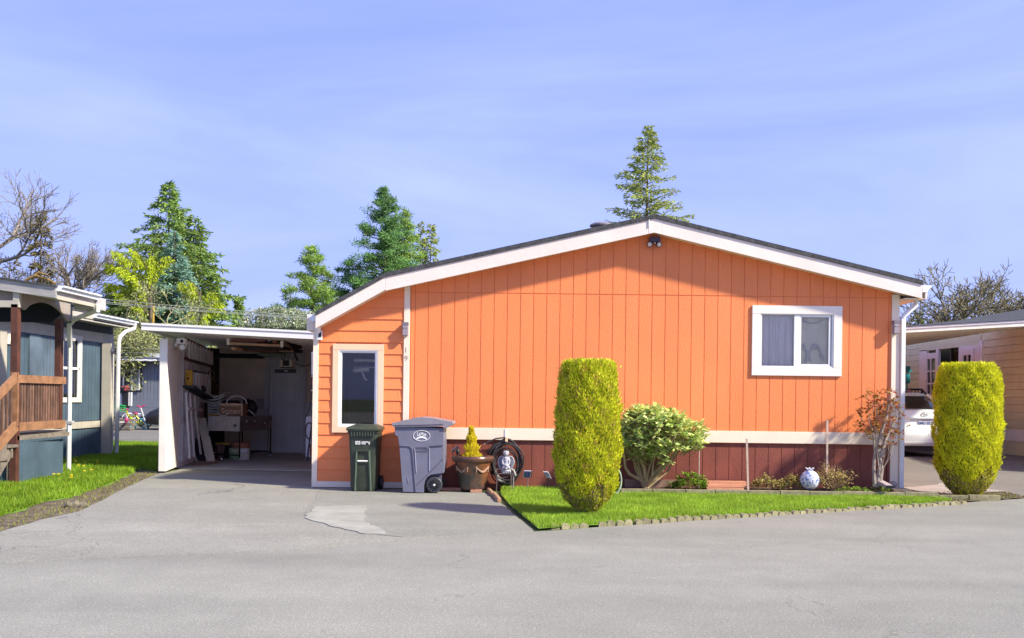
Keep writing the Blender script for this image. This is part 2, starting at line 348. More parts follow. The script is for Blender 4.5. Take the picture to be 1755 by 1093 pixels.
def pip(x, y, poly):
    ins = np.zeros(len(x), bool); n = len(poly)
    for i in range(n):
        x0, y0 = poly[i]; x1, y1 = poly[(i + 1) % n]
        c = ((y0 > y) != (y1 > y)) & (x < (x1 - x0) * (y - y0) / (y1 - y0 + 1e-12) + x0); ins ^= c
    return ins
def blades(name, label, poly, z, dens, h, w, m, zf=None, thin=None):
    P = np.array(poly); x0, y0 = P.min(0); x1, y1 = P.max(0); n = int(dens * (x1 - x0) * (y1 - y0))
    x, y = RNG.uniform(x0, x1, n), RNG.uniform(y0, y1, n); k = pip(x, y, poly); x, y = x[k], y[k]
    if thin is not None:
        k = RNG.random(len(x)) < thin(x, y); x, y = x[k], y[k]
    n = len(x); zz = np.full(n, z) if zf is None else zf(x, y)
    a = RNG.uniform(0, 6.283, n); lean = RNG.uniform(.1, .7, n); la = RNG.uniform(0, 6.283, n)
    clump = .75 + .5 * (np.sin(x * 3.1 + np.sin(y * 2.3) * 2) * np.sin(y * 3.7 + x) * .5 + .5)
    hh = h * RNG.uniform(.5, 1.25, n) * clump; ww = w * RNG.uniform(.6, 1.3, n)
    b = np.stack([x, y, zz], 1); s = np.stack([np.cos(a), np.sin(a), np.zeros(n)], 1) * ww[:, None] / 2
    tip = b + np.stack([np.cos(la) * lean * hh, np.sin(la) * lean * hh, hh], 1)
    V = np.stack([b - s, b + s, tip], 1).reshape(-1, 3); Fc = np.arange(3 * n).reshape(-1, 3)
    o = fast(name, V, Fc, m); props(o, label, 'grass', None, 'stuff'); return o
lawnmat = leafmat('lawn_blades', [(0.228, 0.380, 0.029), (0.342, 0.503, 0.039), (0.257, 0.446, 0.036), (0.418, 0.522, 0.065), (0.190, 0.342, 0.029)], .35, .5, .22, 2.2)
grassmat = leafmat('verge_blades', [(.14, .26, .014), (.24, .38, .02), (.17, .32, .016), (.30, .38, .035), (.10, .20, .012)], .35, .5, .32, 1.6)
lawnsoil = M('lawn_thatch', (.13, .22, .025), .95, .3, 6, .5, 60)
lawn_poly = [(rc.x + .05, rc.y + .12)] + g2((1000, 903), (1200, 890), (1400, 877), (1560, 866), (1632, 860)) + [(6.15, -.72), (5.9, -.68), (1.7, -.68), (1.62, -.02), (-.12, -.02)] + g2((858, 848), (872, 866))
o, lp = sheet('lawn', lawn_poly, .022, lawnsoil, .01, .2)
blades('lawn_grass', 'bright green mown lawn in front of the orange house', lawn_poly, .022, 9000, .055, .009, lawnmat)
isl = g2((1560, 866), (1632, 861), (1700, 857), (1760, 853), (1720, 845), (1640, 843), (1560, 850))
isl = [(x, y) for x, y in isl]; o, _ = sheet('planting_island', isl, .014, dirt, .02, .15)
mossmat = leafmat('moss_tufts', [(.10, .12, .02), (.2, .22, .04), (.14, .1, .05)], .2)
blades('island_weeds', 'thin weeds and moss around the right columnar shrub', isl, .014, 900, .035, .012, mossmat)
verge = [(-16, -9.5)] + g2((0, 886), (50, 870), (85, 858), (120, 854), (165, 838), (195, 826), (225, 812), (240, 802)) + [(-6.35, 2.6), (-7.35, 8.0), (-7.6, 11.3), (-20, 11.8), (-20, -5)]
sheet('verge_soil', verge, .006, lawnsoil, .05, .2, rs=4)
def thin(x, y):
    n = np.sin(x * 2.1 + y) * np.sin(y * 1.7 - x * .6) * .5 + .5
    return np.clip(.55 + n * .6, 0, 1)
blades('verge_grass', 'long lush grass between the blue house and the driveway', [p for p in verge if True], .006, 2600, .085, .014, grassmat, thin=thin)
frmat = leafmat('frayed_blades', [(.16, .20, .03), (.30, .32, .05), (.22, .2, .08)], .3)
blades('verge_edge_weeds', 'yellowing sparse grass along the driveway dirt', g2((0, 912), (70, 891), (135, 876), (205, 842), (270, 812)) + g2((262, 806), (215, 820), (120, 856), (0, 888)), -.002, 260, .035, .012, frmat)
# dandelions
t = thing('dandelion_patch', 'small yellow dandelion flowers in the long grass by the blue house', 'flowers', (-7.2, 2.6, 0))
yel = M('dandelion_yellow', (.8, .6, .02), .6); dm = MB()
for k in range(14):
    p = gr(random.uniform(125, 175) if k > 3 else random.choice([92, 100, 122, 124]), random.uniform(786, 806) if k > 3 else random.uniform(812, 818), .1)
    piece('flower', (.03, .03, .015), (p.x, p.y, .1 + random.uniform(-.01, .02)), yel, t)

# ------------------------------------------------------------------ leaf and tree builders
def rhombs(C, D, N, L, W):
    D = D / np.linalg.norm(D, axis=1, keepdims=True); sd_ = np.cross(D, N); sd_ /= np.linalg.norm(sd_, axis=1, keepdims=True) + 1e-9
    L = np.broadcast_to(L, len(C))[:, None]; W = np.broadcast_to(W, len(C))[:, None]
    V = np.stack([C, C + D * L * .5 + sd_ * W / 2, C + D * L, C + D * L * .5 - sd_ * W / 2], 1).reshape(-1, 3)
    return V, np.arange(len(V)).reshape(-1, 4)
def unit(n):
    v = RNG.normal(size=(n, 3)); return v / np.linalg.norm(v, axis=1, keepdims=True)
class Segs:
    def __init__(s): s.a = []; s.b = []; s.ra = []; s.rb = []
    def add(s, a, b, ra, rb): s.a.append(tuple(a)); s.b.append(tuple(b)); s.ra.append(ra); s.rb.append(rb)
    def build(s, name, m, parent, n=4):
        A, B = np.array(s.a), np.array(s.b); D = B - A; D /= np.linalg.norm(D, axis=1, keepdims=True) + 1e-9
        h = np.where(np.abs(D[:, 2:3]) > .9, [[1, 0, 0]], [[0, 0, 1]]); U = np.cross(D, h); U /= np.linalg.norm(U, axis=1, keepdims=True); W = np.cross(D, U)
        ra, rb = np.array(s.ra)[:, None], np.array(s.rb)[:, None]; rings = []
        for P, r in ((A, ra), (B, rb)):
            for k in range(n):
                t = 2 * math.pi * k / n; rings.append(P + (U * math.cos(t) + W * math.sin(t)) * r)
        V = np.stack(rings, 1).reshape(-1, 3); base = np.arange(len(A))[:, None] * 2 * n
        Fc = np.concatenate([base + np.array([k, (k + 1) % n, n + (k + 1) % n, n + k]) for k in range(n)])
        return fast(name, V, Fc, m, parent, smooth=False)
def conifer(label, X, Y, top, prof, z0, m, nb, ll=.32, lw=.07, droop=.25, dens=26, seed=1, rise=.25, name='conifer', hang=.5, group=None, barkm=None, lean=0, flat=.16, needle_up=0):
    global RNG
    RNG = np.random.default_rng(seed); rg = random.Random(seed)
    t = thing(name, label, 'tree', (X, Y, 0), group)
    sg = Segs(); n = 8; pts = [(X + lean * (k / n) ** 2, Y, top * k / n) for k in range(n + 1)]
    for k in range(n): sg.add(pts[k], pts[k + 1], max(.02, top * .016 * (1 - k / n)), max(.015, top * .016 * (1 - (k + 1) / n)))
    sg.build('trunk', barkm or bark, t, 7)
    br = Segs(); Cs = []; Ds = []; Ls = []
    xs = [p[0] for p in prof]; ys = [p[1] for p in prof]
    for i in range(nb):
        u = ((i + rg.random()) / nb) ** .85; z = z0 + (top - z0) * u; r = 1.3 * np.interp(u, xs, ys) * rg.choice((rg.uniform(.4, .8), rg.uniform(.8, 1.12)))
        if r < .08: r = .08
        az = rg.uniform(0, 6.283); dx, dy = math.cos(az), math.sin(az); bx = X + lean * (z / top) ** 2
        rs, dr = rise * rg.uniform(.5, 1.5), droop * rg.uniform(.6, 1.5)
        def P(s): return np.array([bx + dx * r * s, Y + dy * r * s, z + r * (rs * s - dr * s * s)])
        q = [P(s) for s in (0, .33, .66, 1)]
        for k in range(3): br.add(q[k], q[k + 1], .012 + .02 * r * (1 - k / 3) * .5, .008 + .02 * r * (1 - (k + 1) / 3) * .5)
        n = int(dens * .8 * (r * 1.1 + .3)); s = RNG.uniform(.12, 1, n) ** .8
        lat = RNG.normal(size=n) * flat * r * (1.15 - s) + RNG.normal(size=n) * .05
        C = np.stack([bx + dx * r * s - dy * lat, Y + dy * r * s + dx * lat, z + r * (rs * s - dr * s * s) - np.abs(lat) * .25 + RNG.normal(size=n) * .04], 1)
        sg_ = np.sign(lat)[:, None]; D = np.array([[dx, dy, 0]]) * .7 + np.array([[-dy, dx, 0]]) * sg_ * .6 + RNG.normal(size=(n, 3)) * .35
        D[:, 2] += needle_up - hang * RNG.random(n)
        Cs.append(C); Ds.append(D)
    C = np.concatenate(Cs); D = np.concatenate(Ds); n = len(C)
    V, Fc = rhombs(C, D, unit(n), ll * RNG.uniform(.5, 1.2, n), lw * RNG.uniform(.7, 1.5, n))
    br.build('branches', barkm or bark, t, 3)
    cr = fast('crown', V, Fc, m, t); return t
def pine(label, X, Y, top, prof, z0, m, nb, seed, puff=.42, per=90, name='pine_tree', lean=0, ll=.26, lw=.04):
    global RNG
    RNG = np.random.default_rng(seed); rg = random.Random(seed); t = thing(name, label, 'tree', (X, Y, 0))
    sg = Segs(); n = 8; pts = [(X + lean * (k / n) ** 2 + rg.uniform(-.05, .05), Y, top * .97 * k / n) for k in range(n + 1)]
    for k in range(n): sg.add(pts[k], pts[k + 1], max(.025, top * .017 * (1 - k / n)), max(.02, top * .017 * (1 - (k + 1) / n)))
    sg.build('trunk', bark, t, 7); br = Segs(); Cs = []; Ds = []; xs = [p[0] for p in prof]; ys = [p[1] for p in prof]
    for i in range(nb):
        u = ((i + rg.random()) / nb) ** .9; z = z0 + (top - z0) * u; r = np.interp(u, xs, ys) * rg.uniform(.45, 1.12); az = rg.uniform(0, 6.283)
        bx = X + lean * (z / top) ** 2; end = np.array([bx + math.cos(az) * r, Y + math.sin(az) * r, z + r * rg.uniform(-.05, .42)]); st = np.array([bx, Y, z])
        mid = (st + end) / 2 + np.array([0, 0, -.08 * r]); br.add(st, mid, .02 + .018 * r, .015 + .01 * r); br.add(mid, end, .015 + .01 * r, .01)
        for k in range(max(1, int(r * 2.6 + .9))):
            s = rg.uniform(.25, 1.0) if k else 1; c = st + (end - st) * s + np.array([rg.gauss(0, .13 * r), rg.gauss(0, .13 * r), rg.gauss(.05, .08 * r)])
            if k and s > .4: br.add(st + (end - st) * s * .9, c, .012, .008)
            n = int(per * rg.uniform(.6, 1.2)); d = unit(n); d[:, 2] = d[:, 2] * .8 + .25
            rad = puff * rg.uniform(.6, 1.2) * (1 if u < .9 else .7); Cs.append(c + unit(n) * RNG.random((n, 1)) ** .5 * rad * np.array([[1, 1, .6]])); Ds.append(d)
    C = np.concatenate(Cs); D = np.concatenate(Ds); n = len(C); V, Fc = rhombs(C, D, unit(n), ll * RNG.uniform(.5, 1.2, n), lw * RNG.uniform(.7, 1.4, n))
    br.build('branches', bark, t, 3); fast('crown', V, Fc, m, t); return t
def bare(label, X, Y, m, start, seed, depth=6, name='bare_tree', spread=.62, r0=.22, shrink=.76, up=.12, twig=.006, kids=(2, 3), cat='tree', wob=.18, maxseg=26000, leafm=None):
    rg = random.Random(seed); t = thing(name, label, cat, (X, Y, 0)); sg = Segs(); tw = Segs(); tips = []
    def grow(p, d, L, r, k):
        if len(tw.a) + len(sg.a) > maxseg: return
        n = 3; q = p
        for j in range(n):
            d2 = (d + Vector((rg.gauss(0, wob), rg.gauss(0, wob), rg.gauss(up * .4, wob * .8)))).normalized(); q2 = q + d2 * L / n
            (sg if k > 2 else tw).add(q, q2, max(twig, r * (1 - .3 * j / n)), max(twig * .8, r * (1 - .3 * (j + 1) / n))); q, d = q2, d2
            if k <= 0: continue
            if j < n - 1 and rg.random() < .55:
                ax = d.orthogonal().normalized(); ax.rotate(Quaternion(d, rg.uniform(0, 6.283))); e = (d * (1 - spread * .3) + ax * spread * rg.uniform(.8, 1.5)).normalized()
                grow(q, e, L * shrink * rg.uniform(.6, 1), r * .5, k - 1)
        if k <= 0: tips.append(tuple(q)); return
        for j in range(rg.choice(kids)):
            ax = d.orthogonal().normalized(); ax.rotate(Quaternion(d, rg.uniform(0, 6.283))); e = (d + ax * spread * rg.uniform(.35, 1.2) + Vector((0, 0, up))).normalized()
            grow(q, e, L * shrink * rg.uniform(.75, 1.15), r * .66, k - 1)
    for (p, d, L, r, k) in start: grow(Vector(p), Vector(d).normalized(), L, r, k)
    sg.build('trunk', m, t, 6); tw.build('twigs', m, t, 3)
    if leafm is not None and tips:
        T = np.array(tips); T = np.repeat(T, 3, 0) + RNG.normal(size=(len(T) * 3, 3)) * .1; V, Fc = rhombs(T, unit(len(T)), unit(len(T)), .13, .09); fast('leaves', V, Fc, leafm, t)
    return t
# ------------------------------------------------------------------ the orange house
H = thing('orange_house', 'orange single storey manufactured house with white rake boards and dark red skirting', 'house', (2, 0, 0))
rA, rB, rC, rD = at(541, 534.5, -.25), at(661.5, 468, -.25), at(1122, 368.5, -.25), at(1581, 481.5, -.25)
DRP, FAS = .055, .205
def line(P, dz): return (P.x, P.z - dz)
def roofline(x, dz):
    for P, Q in ((rA, rB), (rB, rC), (rC, rD)):
        if x <= Q.x or Q is rD: return P.z + (Q.z - P.z) * (x - P.x) / (Q.x - P.x) - dz
def undr(poly, dz):
    for P, Q in ((rB, rC), (rC, rD)): poly = under(poly, line(P, dz), line(Q, dz)) if poly else poly
    return poly
SOF = DRP + FAS - .035     # top of the siding, just under the soffit
X0, X1 = -1.562, 5.79      # panel siding runs between the two corner boards
GZ = 3.01; BT, BB = .945, .765
grooves = [3.334 + .2013 * k for k in range(-26, 13)]; xs = [X0] + [g for g in grooves if X0 + .03 < g < X1 - .03] + [X1]
WX0, WX1, WZ0, WZ1 = 3.655, 5.030, 1.800, 2.872          # right window, outer edge of its trim
ox0, ox1, oz0, oz1 = WX0 + .06, WX1 - .06, WZ0 + .06, WZ1 - .06
def board(poly, name, m, y0=0, y1=.014):
    if len(poly) < 3: return
    MB().poly(poly, y0, y1).build(name, m, H)
G = .005
for a, b in zip(xs[:-1], xs[1:]):
    a2, b2 = a + G, b - G
    segs = [(BT, GZ - .006)]
    if a2 < ox1 and b2 > ox0: segs = [(BT, oz0), (oz1, GZ - .006)]
    for z0, z1 in segs:
        if a2 < ox0 < b2 and (z0, z1) != segs[-1] or a2 < ox1 < b2: pass
        piece('siding_board', (round(b2 - a2, 3), .014, z1 - z0), ((a2 + b2) / 2, .007, (z0 + z1) / 2), orange, H)
    if a2 < ox0 < b2: piece('siding_board', (ox0 - a2, .014, oz1 - oz0), ((a2 + ox0) / 2, .007, (oz0 + oz1) / 2), orange, H)
    if a2 < ox1 < b2: piece('siding_board', (b2 - ox1, .014, oz1 - oz0), ((b2 + ox1) / 2, .007, (oz0 + oz1) / 2), orange, H)
    board(undr([(a2, GZ + .006), (b2, GZ + .006), (b2, 4.6), (a2, 4.6)], SOF), 'gable_board', orange)
    # red skirting
    piece('skirt_board', (round(b2 - a2, 3), .014, BB - .2), ((a2 + b2) / 2, .027, (BB + .2) / 2), maroon, H)
piece('skirt_base', (X1 - X0, .02, .2), ((X0 + X1) / 2, .024, .097), maroon, H)
# backing wall with window openings, side and rear walls
w = MB()
SX0, SX1, SZ0, SZ1 = -2.745, -1.965, .846, 2.203        # left window trim
sx0, sx1, sz0, sz1 = SX0 + .06, SX1 - .06, SZ0 + .06, SZ1 - .06
def strip(x0, x1, z0, z1): w.box(x0, x1, YB, .09, z0, z1)
YB = .0055
strip(-3.0, sx0, .05, 2.3); strip(sx0, sx1, .05, sz0); strip(sx1, -1.6, .05, 2.6); strip(sx0, sx1, sz1, 2.5)
strip(-1.6, ox0, .76, 3.0); strip(ox0, ox1, .76, oz0); strip(ox0, ox1, oz1, 3.0); strip(ox1, 5.85, .76, 3.0)
w.poly([(sx1, 2.6), (-1.6, 2.6), (-1.6, 3.0), (5.85, 3.0), (5.85, roofline(5.85, SOF)), (rC.x, rC.z - SOF), (rB.x, rB.z - SOF), (-2.0, 2.9), (sx1 - .02, 2.8)], YB + .0005, .0895)
w.poly([(-3.0, 2.3), (sx0, 2.3), (sx0, 2.5), (sx1, 2.5), (sx1, 2.6), (sx1 - .02, 2.8), (-2.1, 2.8), (-3.0, 2.38)], YB + .001, .089)
w.build('wall', orange_edge, H)
w = MB(); w.box(-1.6, 5.85, .0265, .1, 0, .765); w.build('skirt_backing', maroon, H)
w = MB(); w.box(-3.02, -2.93, .1, 15, 0, 2.4); w.box(5.80, 5.89, .1, 15, 0, 2.98); w.box(-2.9, 5.8, 14.9, 15, 0, 2.98); w.build('side_wall', orange, H)
rm = M('room_wall', (.17, .15, .14), .9, .1)
w = MB().box(-2.9, 5.78, 2.6, 2.65, 0, 2.9).box(-2.9, 5.78, .1, 2.6, .55, .6).box(.9, .95, .1, 2.6, .6, 2.9); w.build('interior_wall', rm, H)
# lap siding of the left bay
for k in range(17):
    zb, zt = .102 + k * .1775, .102 + (k + 1) * .1775 + .006
    for lo, hi in ((-2.965, -1.665),):
        parts = [(lo, hi, zb, zt)]
        if zb < SZ1 - .03 and zt > SZ0 + .03:
            parts = [(lo, SX0 + .04, zb, zt), (SX1 - .04, hi, zb, zt)]
        for a, b, c, d in parts:
            p = under([(a, c), (b, c), (b, d), (a, d)], line(rA, SOF), line(rB, SOF))
            if len(p) > 2: p = under(p, line(rB, SOF), line(rC, SOF))
            if len(p) < 3: continue
            n = len(p); bm_ = MB()
            fy = lambda z: -.016 + (z - c) / (d - c) * .014
            vs = [(x, fy(z), z) for x, z in p] + [(x, .014, z) for x, z in p]
            bm_.add(vs, [tuple(range(n)), tuple(range(n, 2 * n))[::-1]] + [(i, i + n, (i + 1) % n + n, (i + 1) % n) for i in range(n)])
            bm_.build('lap_board', orange, H)
# trim
MB().poly(under([(-3.045, .012), (-2.965, .012), (-2.965, 3), (-3.045, 3)], line(rA, SOF + .0), line(rB, SOF)), -.026, .03).build('corner_board', cream, H)
MB().poly(undr([(-1.662, .1), (-1.575, .1), (-1.575, 3.4), (-1.662, 3.4)], SOF), -.028, .02).build('corner_board', cream, H)
MB().box(5.79, 5.905, -.026, .04, .02, 3.06).build('corner_board', cream, H)
MB().box(-2.965, -1.60, -.022, .014, .012, .100).build('base_trim', cream, H)
for a, b in ((-1.575, -.098), (-.098 + .004, 2.345), (2.35, 4.788), (4.792, 5.79)): MB().box(a, b, -.018, .014, BB, BT).build('belly_band', cream, H, bevel=.003)
MB().box(5.755, 5.79, -.003, .014, .02, BB).build('skirt_corner', maroon, H)
# rake boards, drip edge, soffit, roof
apx = at(1112, 372, -.25).x
def rake(P, Q, x0=None, x1=None, name='rake_board', y0=-.25, y1=-.212, d0=DRP, d1=DRP + FAS, m=rakewhite, lift=0):
    x0, x1 = x0 if x0 is not None else P.x, x1 if x1 is not None else Q.x
    z = lambda x: P.z + (Q.z - P.z) * (x - P.x) / (Q.x - P.x)
    return MB().poly([(x0, z(x0) - d1), (x1, z(x1) - d1), (x1, z(x1) - d0), (x0, z(x0) - d0)], y0, y1).build(name, m, H)
rake(rA, rB, x1=rB.x - .003, d0=.02, d1=.245); rake(rB, rC, x1=apx - .004)
za = lambda x: rB.z + (rC.z - rB.z) * (x - rB.x) / (rC.x - rB.x)
xe = rC.x + .12; ze = rC.z + (rD.z - rC.z) * .12 / (rD.x - rC.x)
MB().poly([(apx, za(apx) - DRP - FAS), (rC.x, rC.z - DRP - FAS), (xe, ze - DRP - FAS), (xe, ze - DRP), (rC.x, rC.z - DRP), (apx, za(apx) - DRP)], -.252, -.212).build('rake_peak', rakewhite, H)
rake(rC, rD, x0=xe + .002)
rake(rA, rB, name='drip_edge', y0=-.262, y1=-.20, d0=.0, d1=.02, m=drip); rake(rB, rC, name='drip_edge', y0=-.264, y1=-.20, d0=0, d1=DRP, m=drip); rake(rC, rD, name='drip_edge', y0=-.264, y1=-.20, d0=0, d1=DRP, m=drip)
MB().box(apx - .003, apx + .012, -.268, -.25, za(apx) - .16, za(apx) - DRP + .012).build('nail_strip', white, H)
def slab(P, Q, name, m, d0, d1, y0, y1, x0=None, x1=None): return rake(P, Q, x0, x1, name, y0, y1, d0, d1, m)
for P, Q in ((rA, rB), (rB, rC), (rC, rD)): slab(P, Q, 'roof', shingle, -.012, .05, -.27 if P is not rA else -.268, 15.2)
for P, Q, a, b in ((rA, rB, None, None), (rB, rC, None, None), (rC, rD, None, None)): slab(P, Q, 'soffit', cream2, DRP + FAS - .032, DRP + FAS - .022, -.212, -.0, a, b)
MB().box(5.905, 6.22, -.2, 15, 2.98, 2.99).build('eave_soffit', cream, H); MB().box(5.89, 5.92, .05, 15, 2.84, 2.98).build('frieze', orange, H)
MB().box(6.21, 6.24, -.211, 15, 2.98, rD.z - .06).build('eave_fascia', rakewhite, H)
MB().box(-3.16, -3.02, .03, 15, rA.z - .26, rA.z - .05).build('eave_fascia', rakewhite, H)
# gutters: K profile, real ends
def gutter(x, zt, sgn, name='gutter', y0=-.24, y1=15, par=None, m=gutterw, s=1):
    p = [(0, 0), (.0, -.105), (.075, -.105), (.09, -.06), (.135, -.03), (.135, 0)]
    pr = [(x + sgn * a * s, zt + b * s) for a, b in p]; MB().poly(pr, y0, y1).build(name, m, par or H)
gutter(rD.x + .01, rD.z - .06, 1); gl = at(541, 546, -.2); gutter(rA.x - .005, rA.z - .03, -1, y0=-.2)
ds = MB(); ds.tube([(6.17, .0, 2.98), (6.16, .0, 2.90), (5.97, -.02, 2.74), (5.955, -.02, 2.66)], .038, 8)
ds.build('downspout_elbow', gutterw, H, smooth=True); MB().box(5.922, 5.99, -.06, .02, .1, 2.68).build('downspout', white, H, bevel=.006)
# windows
def frame(x0, x1, z0, z1, w, y0, y1, name, m, par, bev=.003):
    MB().box(x0, x1, y0, y1, z1 - w, z1).build(name, m, par, bevel=bev); MB().box(x0, x1, y0, y1, z0, z0 + w).build(name, m, par, bevel=bev)
    MB().box(x0, x0 + w, y0 + .001, y1, z0 + w, z1 - w).build(name, m, par, bevel=bev); MB().box(x1 - w, x1, y0 + .001, y1, z0 + w, z1 - w).build(name, m, par, bevel=bev)
trimw = M('window_trim_paint', (.84, .76, .68), .5, .03, 3)
win = MB().box(WX0 + .13, WX1 - .13, -.012, .05, WZ0 + .125, WZ0 + .15).build('window', vinyl, H)
frame(WX0, WX1, WZ0, WZ1, .128, -.030, -.0005, 'trim', trimw, win)
frame(WX0 + .125, WX1 - .125, WZ0 + .122, WZ1 - .112, .028, -.014, .06, 'frame', vinyl, win)
wm = at(1365.5, 580, 0).x
MB().box(wm - .045, wm + .05, -.010, .04, WZ0 + .15, WZ1 - .14).build('mullion', vinyl, win, bevel=.004)
frame(wm + .035, WX1 - .165, WZ0 + .15, WZ1 - .14, .032, -.004, .03, 'sash', vinyl, win)
MB().box(WX1 - .172, WX1 - .153, .01, .03, WZ0 + .15, WZ1 - .14).build('screen_track', M('screen_track', (.33, .31, .30), .6), win)
MB().box(WX0 + .15, wm - .04, .024, .027, WZ0 + .15, WZ1 - .14).build('pane', glass, win)
MB().box(wm + .06, WX1 - .195, .015, .018, WZ0 + .18, WZ1 - .17).build('pane', glass, win)
def drape(x0, x1, z0, z1, y, m, folds, amp, name, par, pane_arcs=0):
    n, k = 60, 14; V = []
    for j in range(k + 1):
        for i in range(n + 1):
            u, v = i / n, j / k; x = x0 + (x1 - x0) * u
            yy = y + amp * math.sin(u * folds * 6.283 + .5 * math.sin(v * 3)) * (.45 + .55 * v) + amp * .5 * math.sin(u * folds * 14.7 + 1)
            if pane_arcs: yy += pane_arcs * math.sin(u * 2 * 3.14159) ** 2 * v
            V.append((x, yy, z1 + (z0 - z1) * v))
    Fc = [(j * (n + 1) + i, j * (n + 1) + i + 1, (j + 1) * (n + 1) + i + 1, (j + 1) * (n + 1) + i) for j in range(k) for i in range(n)]
    fast(name, V, Fc, m, par, smooth=True)
drape(WX0 + .12, wm, WZ0 + .1, WZ1 - .1, .075, curtain, 5, .022, 'curtain', win)
drape(wm, WX1 - .12, WZ0 + .1, WZ1 - .1, .07, sheer, 2, .01, 'curtain', win)  # beige sheer stands in for the roof reflected in this pane
sw = MB()
for cx in (wm + .09, wm + .30):
    for j in range(4): sw.tube([(cx + .14 * math.sin(a) * (1 - j * .12), .05 - .002 * j, WZ0 + .18 + .25 * math.cos(a * .9) + j * .02) for a in [i * .26 - 1.6 for i in range(13)]], .012, 6)
sw.tube([(wm + .07 + i * .03, .05, WZ1 - .2 - .06 * math.sin(i / 12 * 3.14)) for i in range(13)], .012, 6)
sw.build('pane_arcs', M('pane_reflection', (.70, .66, .60), .8), win, smooth=True)  # arcs imitate shapes reflected in the right pane
# left window
wl_ = MB().box(SX0 + .1, SX1 - .1, -.02, .05, SZ0 + .085, SZ0 + .1).build('window', vinyl, H)
cream3 = M('peach_trim_paint', (.84, .58, .38), .55, .03, 3)
frame(SX0, SX1, SZ0, SZ1, .092, -.035, -.0165, 'trim', cream3, wl_); 
frame(SX0 + .085, SX1 - .085, SZ0 + .082, SZ1 - .082, .026, -.03, .06, 'frame', vinyl, wl_); frame(SX0 + .112, SX1 - .112, SZ0 + .108, SZ1 - .108, .026, -.014, .05, 'sash', vinyl, wl_)
MB().box(SX0 + .135, SX1 - .135, .014, .018, SZ0 + .13, SZ1 - .13).build('pane', glass, wl_)
# behind the left pane: dim room; slats, rails and pipe imitate the reflected house
rt = MB().box(-2.88, -1.62, 1.9, 1.94, .6, 2.6); rt.build('interior_panel', M('room_panel', (.075, .066, .066), .8, .2, 3), H)
for k in range(4): MB().box(-2.85, -1.9, 1.86, 1.895, .95 + k * .2, 1.145 + k * .2).build('reflection_slat', M('reflection_grey', (.16, .14, .14), .8, .05) if k == 0 else bpy.data.materials['reflection_grey'], H)
iw = M('reflection_white', (.85, .83, .80), .5); MB().box(-2.58, -1.9, .9, .93, 1.86, 1.89).build('reflection_rail', iw, H); MB().box(-2.55, -1.9, .7, .74, 1.96, 2.0).build('reflection_rail', iw, H)
MB().tube([(-2.56, .8, 1.82), (-2.36, .7, 1.84), (-2.3, .7, 1.84)], .035, 10).tube([(-2.42, .75, 1.8), (-2.38, .75, 1.7), (-2.34, .75, 1.66)], .015, 8).build('reflection_pipe', iw, H, smooth=True)
MB().ball((-2.17, .5, 1.13), .06, 10, (.6, .6, 1.5)).tube([(-2.17, .5, 1.2), (-2.15, .5, 1.45)], .006, 6).build('interior_ornament', M('red_fabric', (.35, .03, .04), .7), H, smooth=True)
MB().box(-2.8, -2.62, 1.5, 1.55, 1.6, 2.3).build('interior_cabinet', M('dark_cabinet', (.035, .022, .022), .5), H)
# house number
nm = M('house_number_metal', (.38, .30, .24), .4, .1, metal=.4)
text('house_number', '1', at(695.5, 600, -.031), .082, nm, H); text('house_number', '9', at(695.8, 614.5, -.031), .082, nm, H)
# roof vent
vp = at(1031, 389, 2.2)
MB().lathe([(.13, -.12), (.13, .0), (.21, .01), (.21, .035), (.15, .07), (.02, .085)], vp, 20).build('roof_vent', M('vent_lilac_grey', (.20, .18, .21), .5), H, smooth=True)
# belly band strap
MB().box(-.105, -.085, -.026, -.018, BB - .03, BT - .01).build('strap', alu, H)
# fixtures on the wall
t = thing('floodlight', 'brown twin head floodlight mounted below the roof peak', 'light', at(1120, 418, -.05))
bz = M('bronze_metal', (.075, .055, .085), .45, .1, metal=.3); lens_ = M('lamp_lens', (.75, .66, .64), .3, .05)
p = at(1121, 412, 0); MB().box(p.x - .082, p.x + .082, -.11, 0, p.z - .038, p.z + .042).build('housing', bz, t, bevel=.006)
for sx, dx in ((-1, -.075), (1, .065)):
    c = Vector((p.x + dx, -.07, p.z - .072)); ax = Vector((sx * .25, -1, -.25)).normalized()
    hd = MB().lathe([(.014, -.07), (.03, -.045), (.043, .0), (.043, .012)], c, 18, ax).build('lamp_head', bz, t, smooth=True); MB().lathe([(.032, .0125), (.028, .017), (.001, .018)], c, 18, ax).build('lens', lens_, hd, smooth=True)
MB().ball((p.x, -.08, p.z - .05), .014, 8).build('sensor', lens_, t, smooth=True)
for (px, py, w_, h_, lab) in ((695.5, 564, .084, .20, 'grey metal downlight box on the trim above the house number 19'), (1533, 561, .085, .20, 'grey metal downlight box on the right corner trim by the downspout')):
    p = at(px, py, -.03); q = thing('wall_light', lab, 'wall light', p, 'box lights on the corner trim'); lm = bpy.data.materials.get('lilac_metal') or M('lilac_metal', (.33, .28, .31), .45, .08)
    MB().box(p.x - w_ / 2, p.x + w_ / 2, -.12, -.028, p.z - h_ / 2, p.z + h_ / 2).build('housing', lm, q, bevel=.006)
    MB().box(p.x - w_ / 2 - .004, p.x + w_ / 2 + .004, -.124, -.028, p.z + h_ / 2 - .045, p.z + h_ / 2 + .002).build('cap', M('dull_lilac', (.20, .165, .185), .5) if 'dull_lilac' not in bpy.data.materials else bpy.data.materials['dull_lilac'], q, bevel=.004)
    for s_x in (-.02, .02): MB().lathe([(.007, 0), (.007, .005)], (p.x + s_x, -.12, p.z + .01), 8, (0, -1, 0)).build('screw', bz, q)
p = at(547, 563.5, -.03); q = thing('globe_light', 'small round white light above the white sensor box on the left corner board', 'wall light', p)
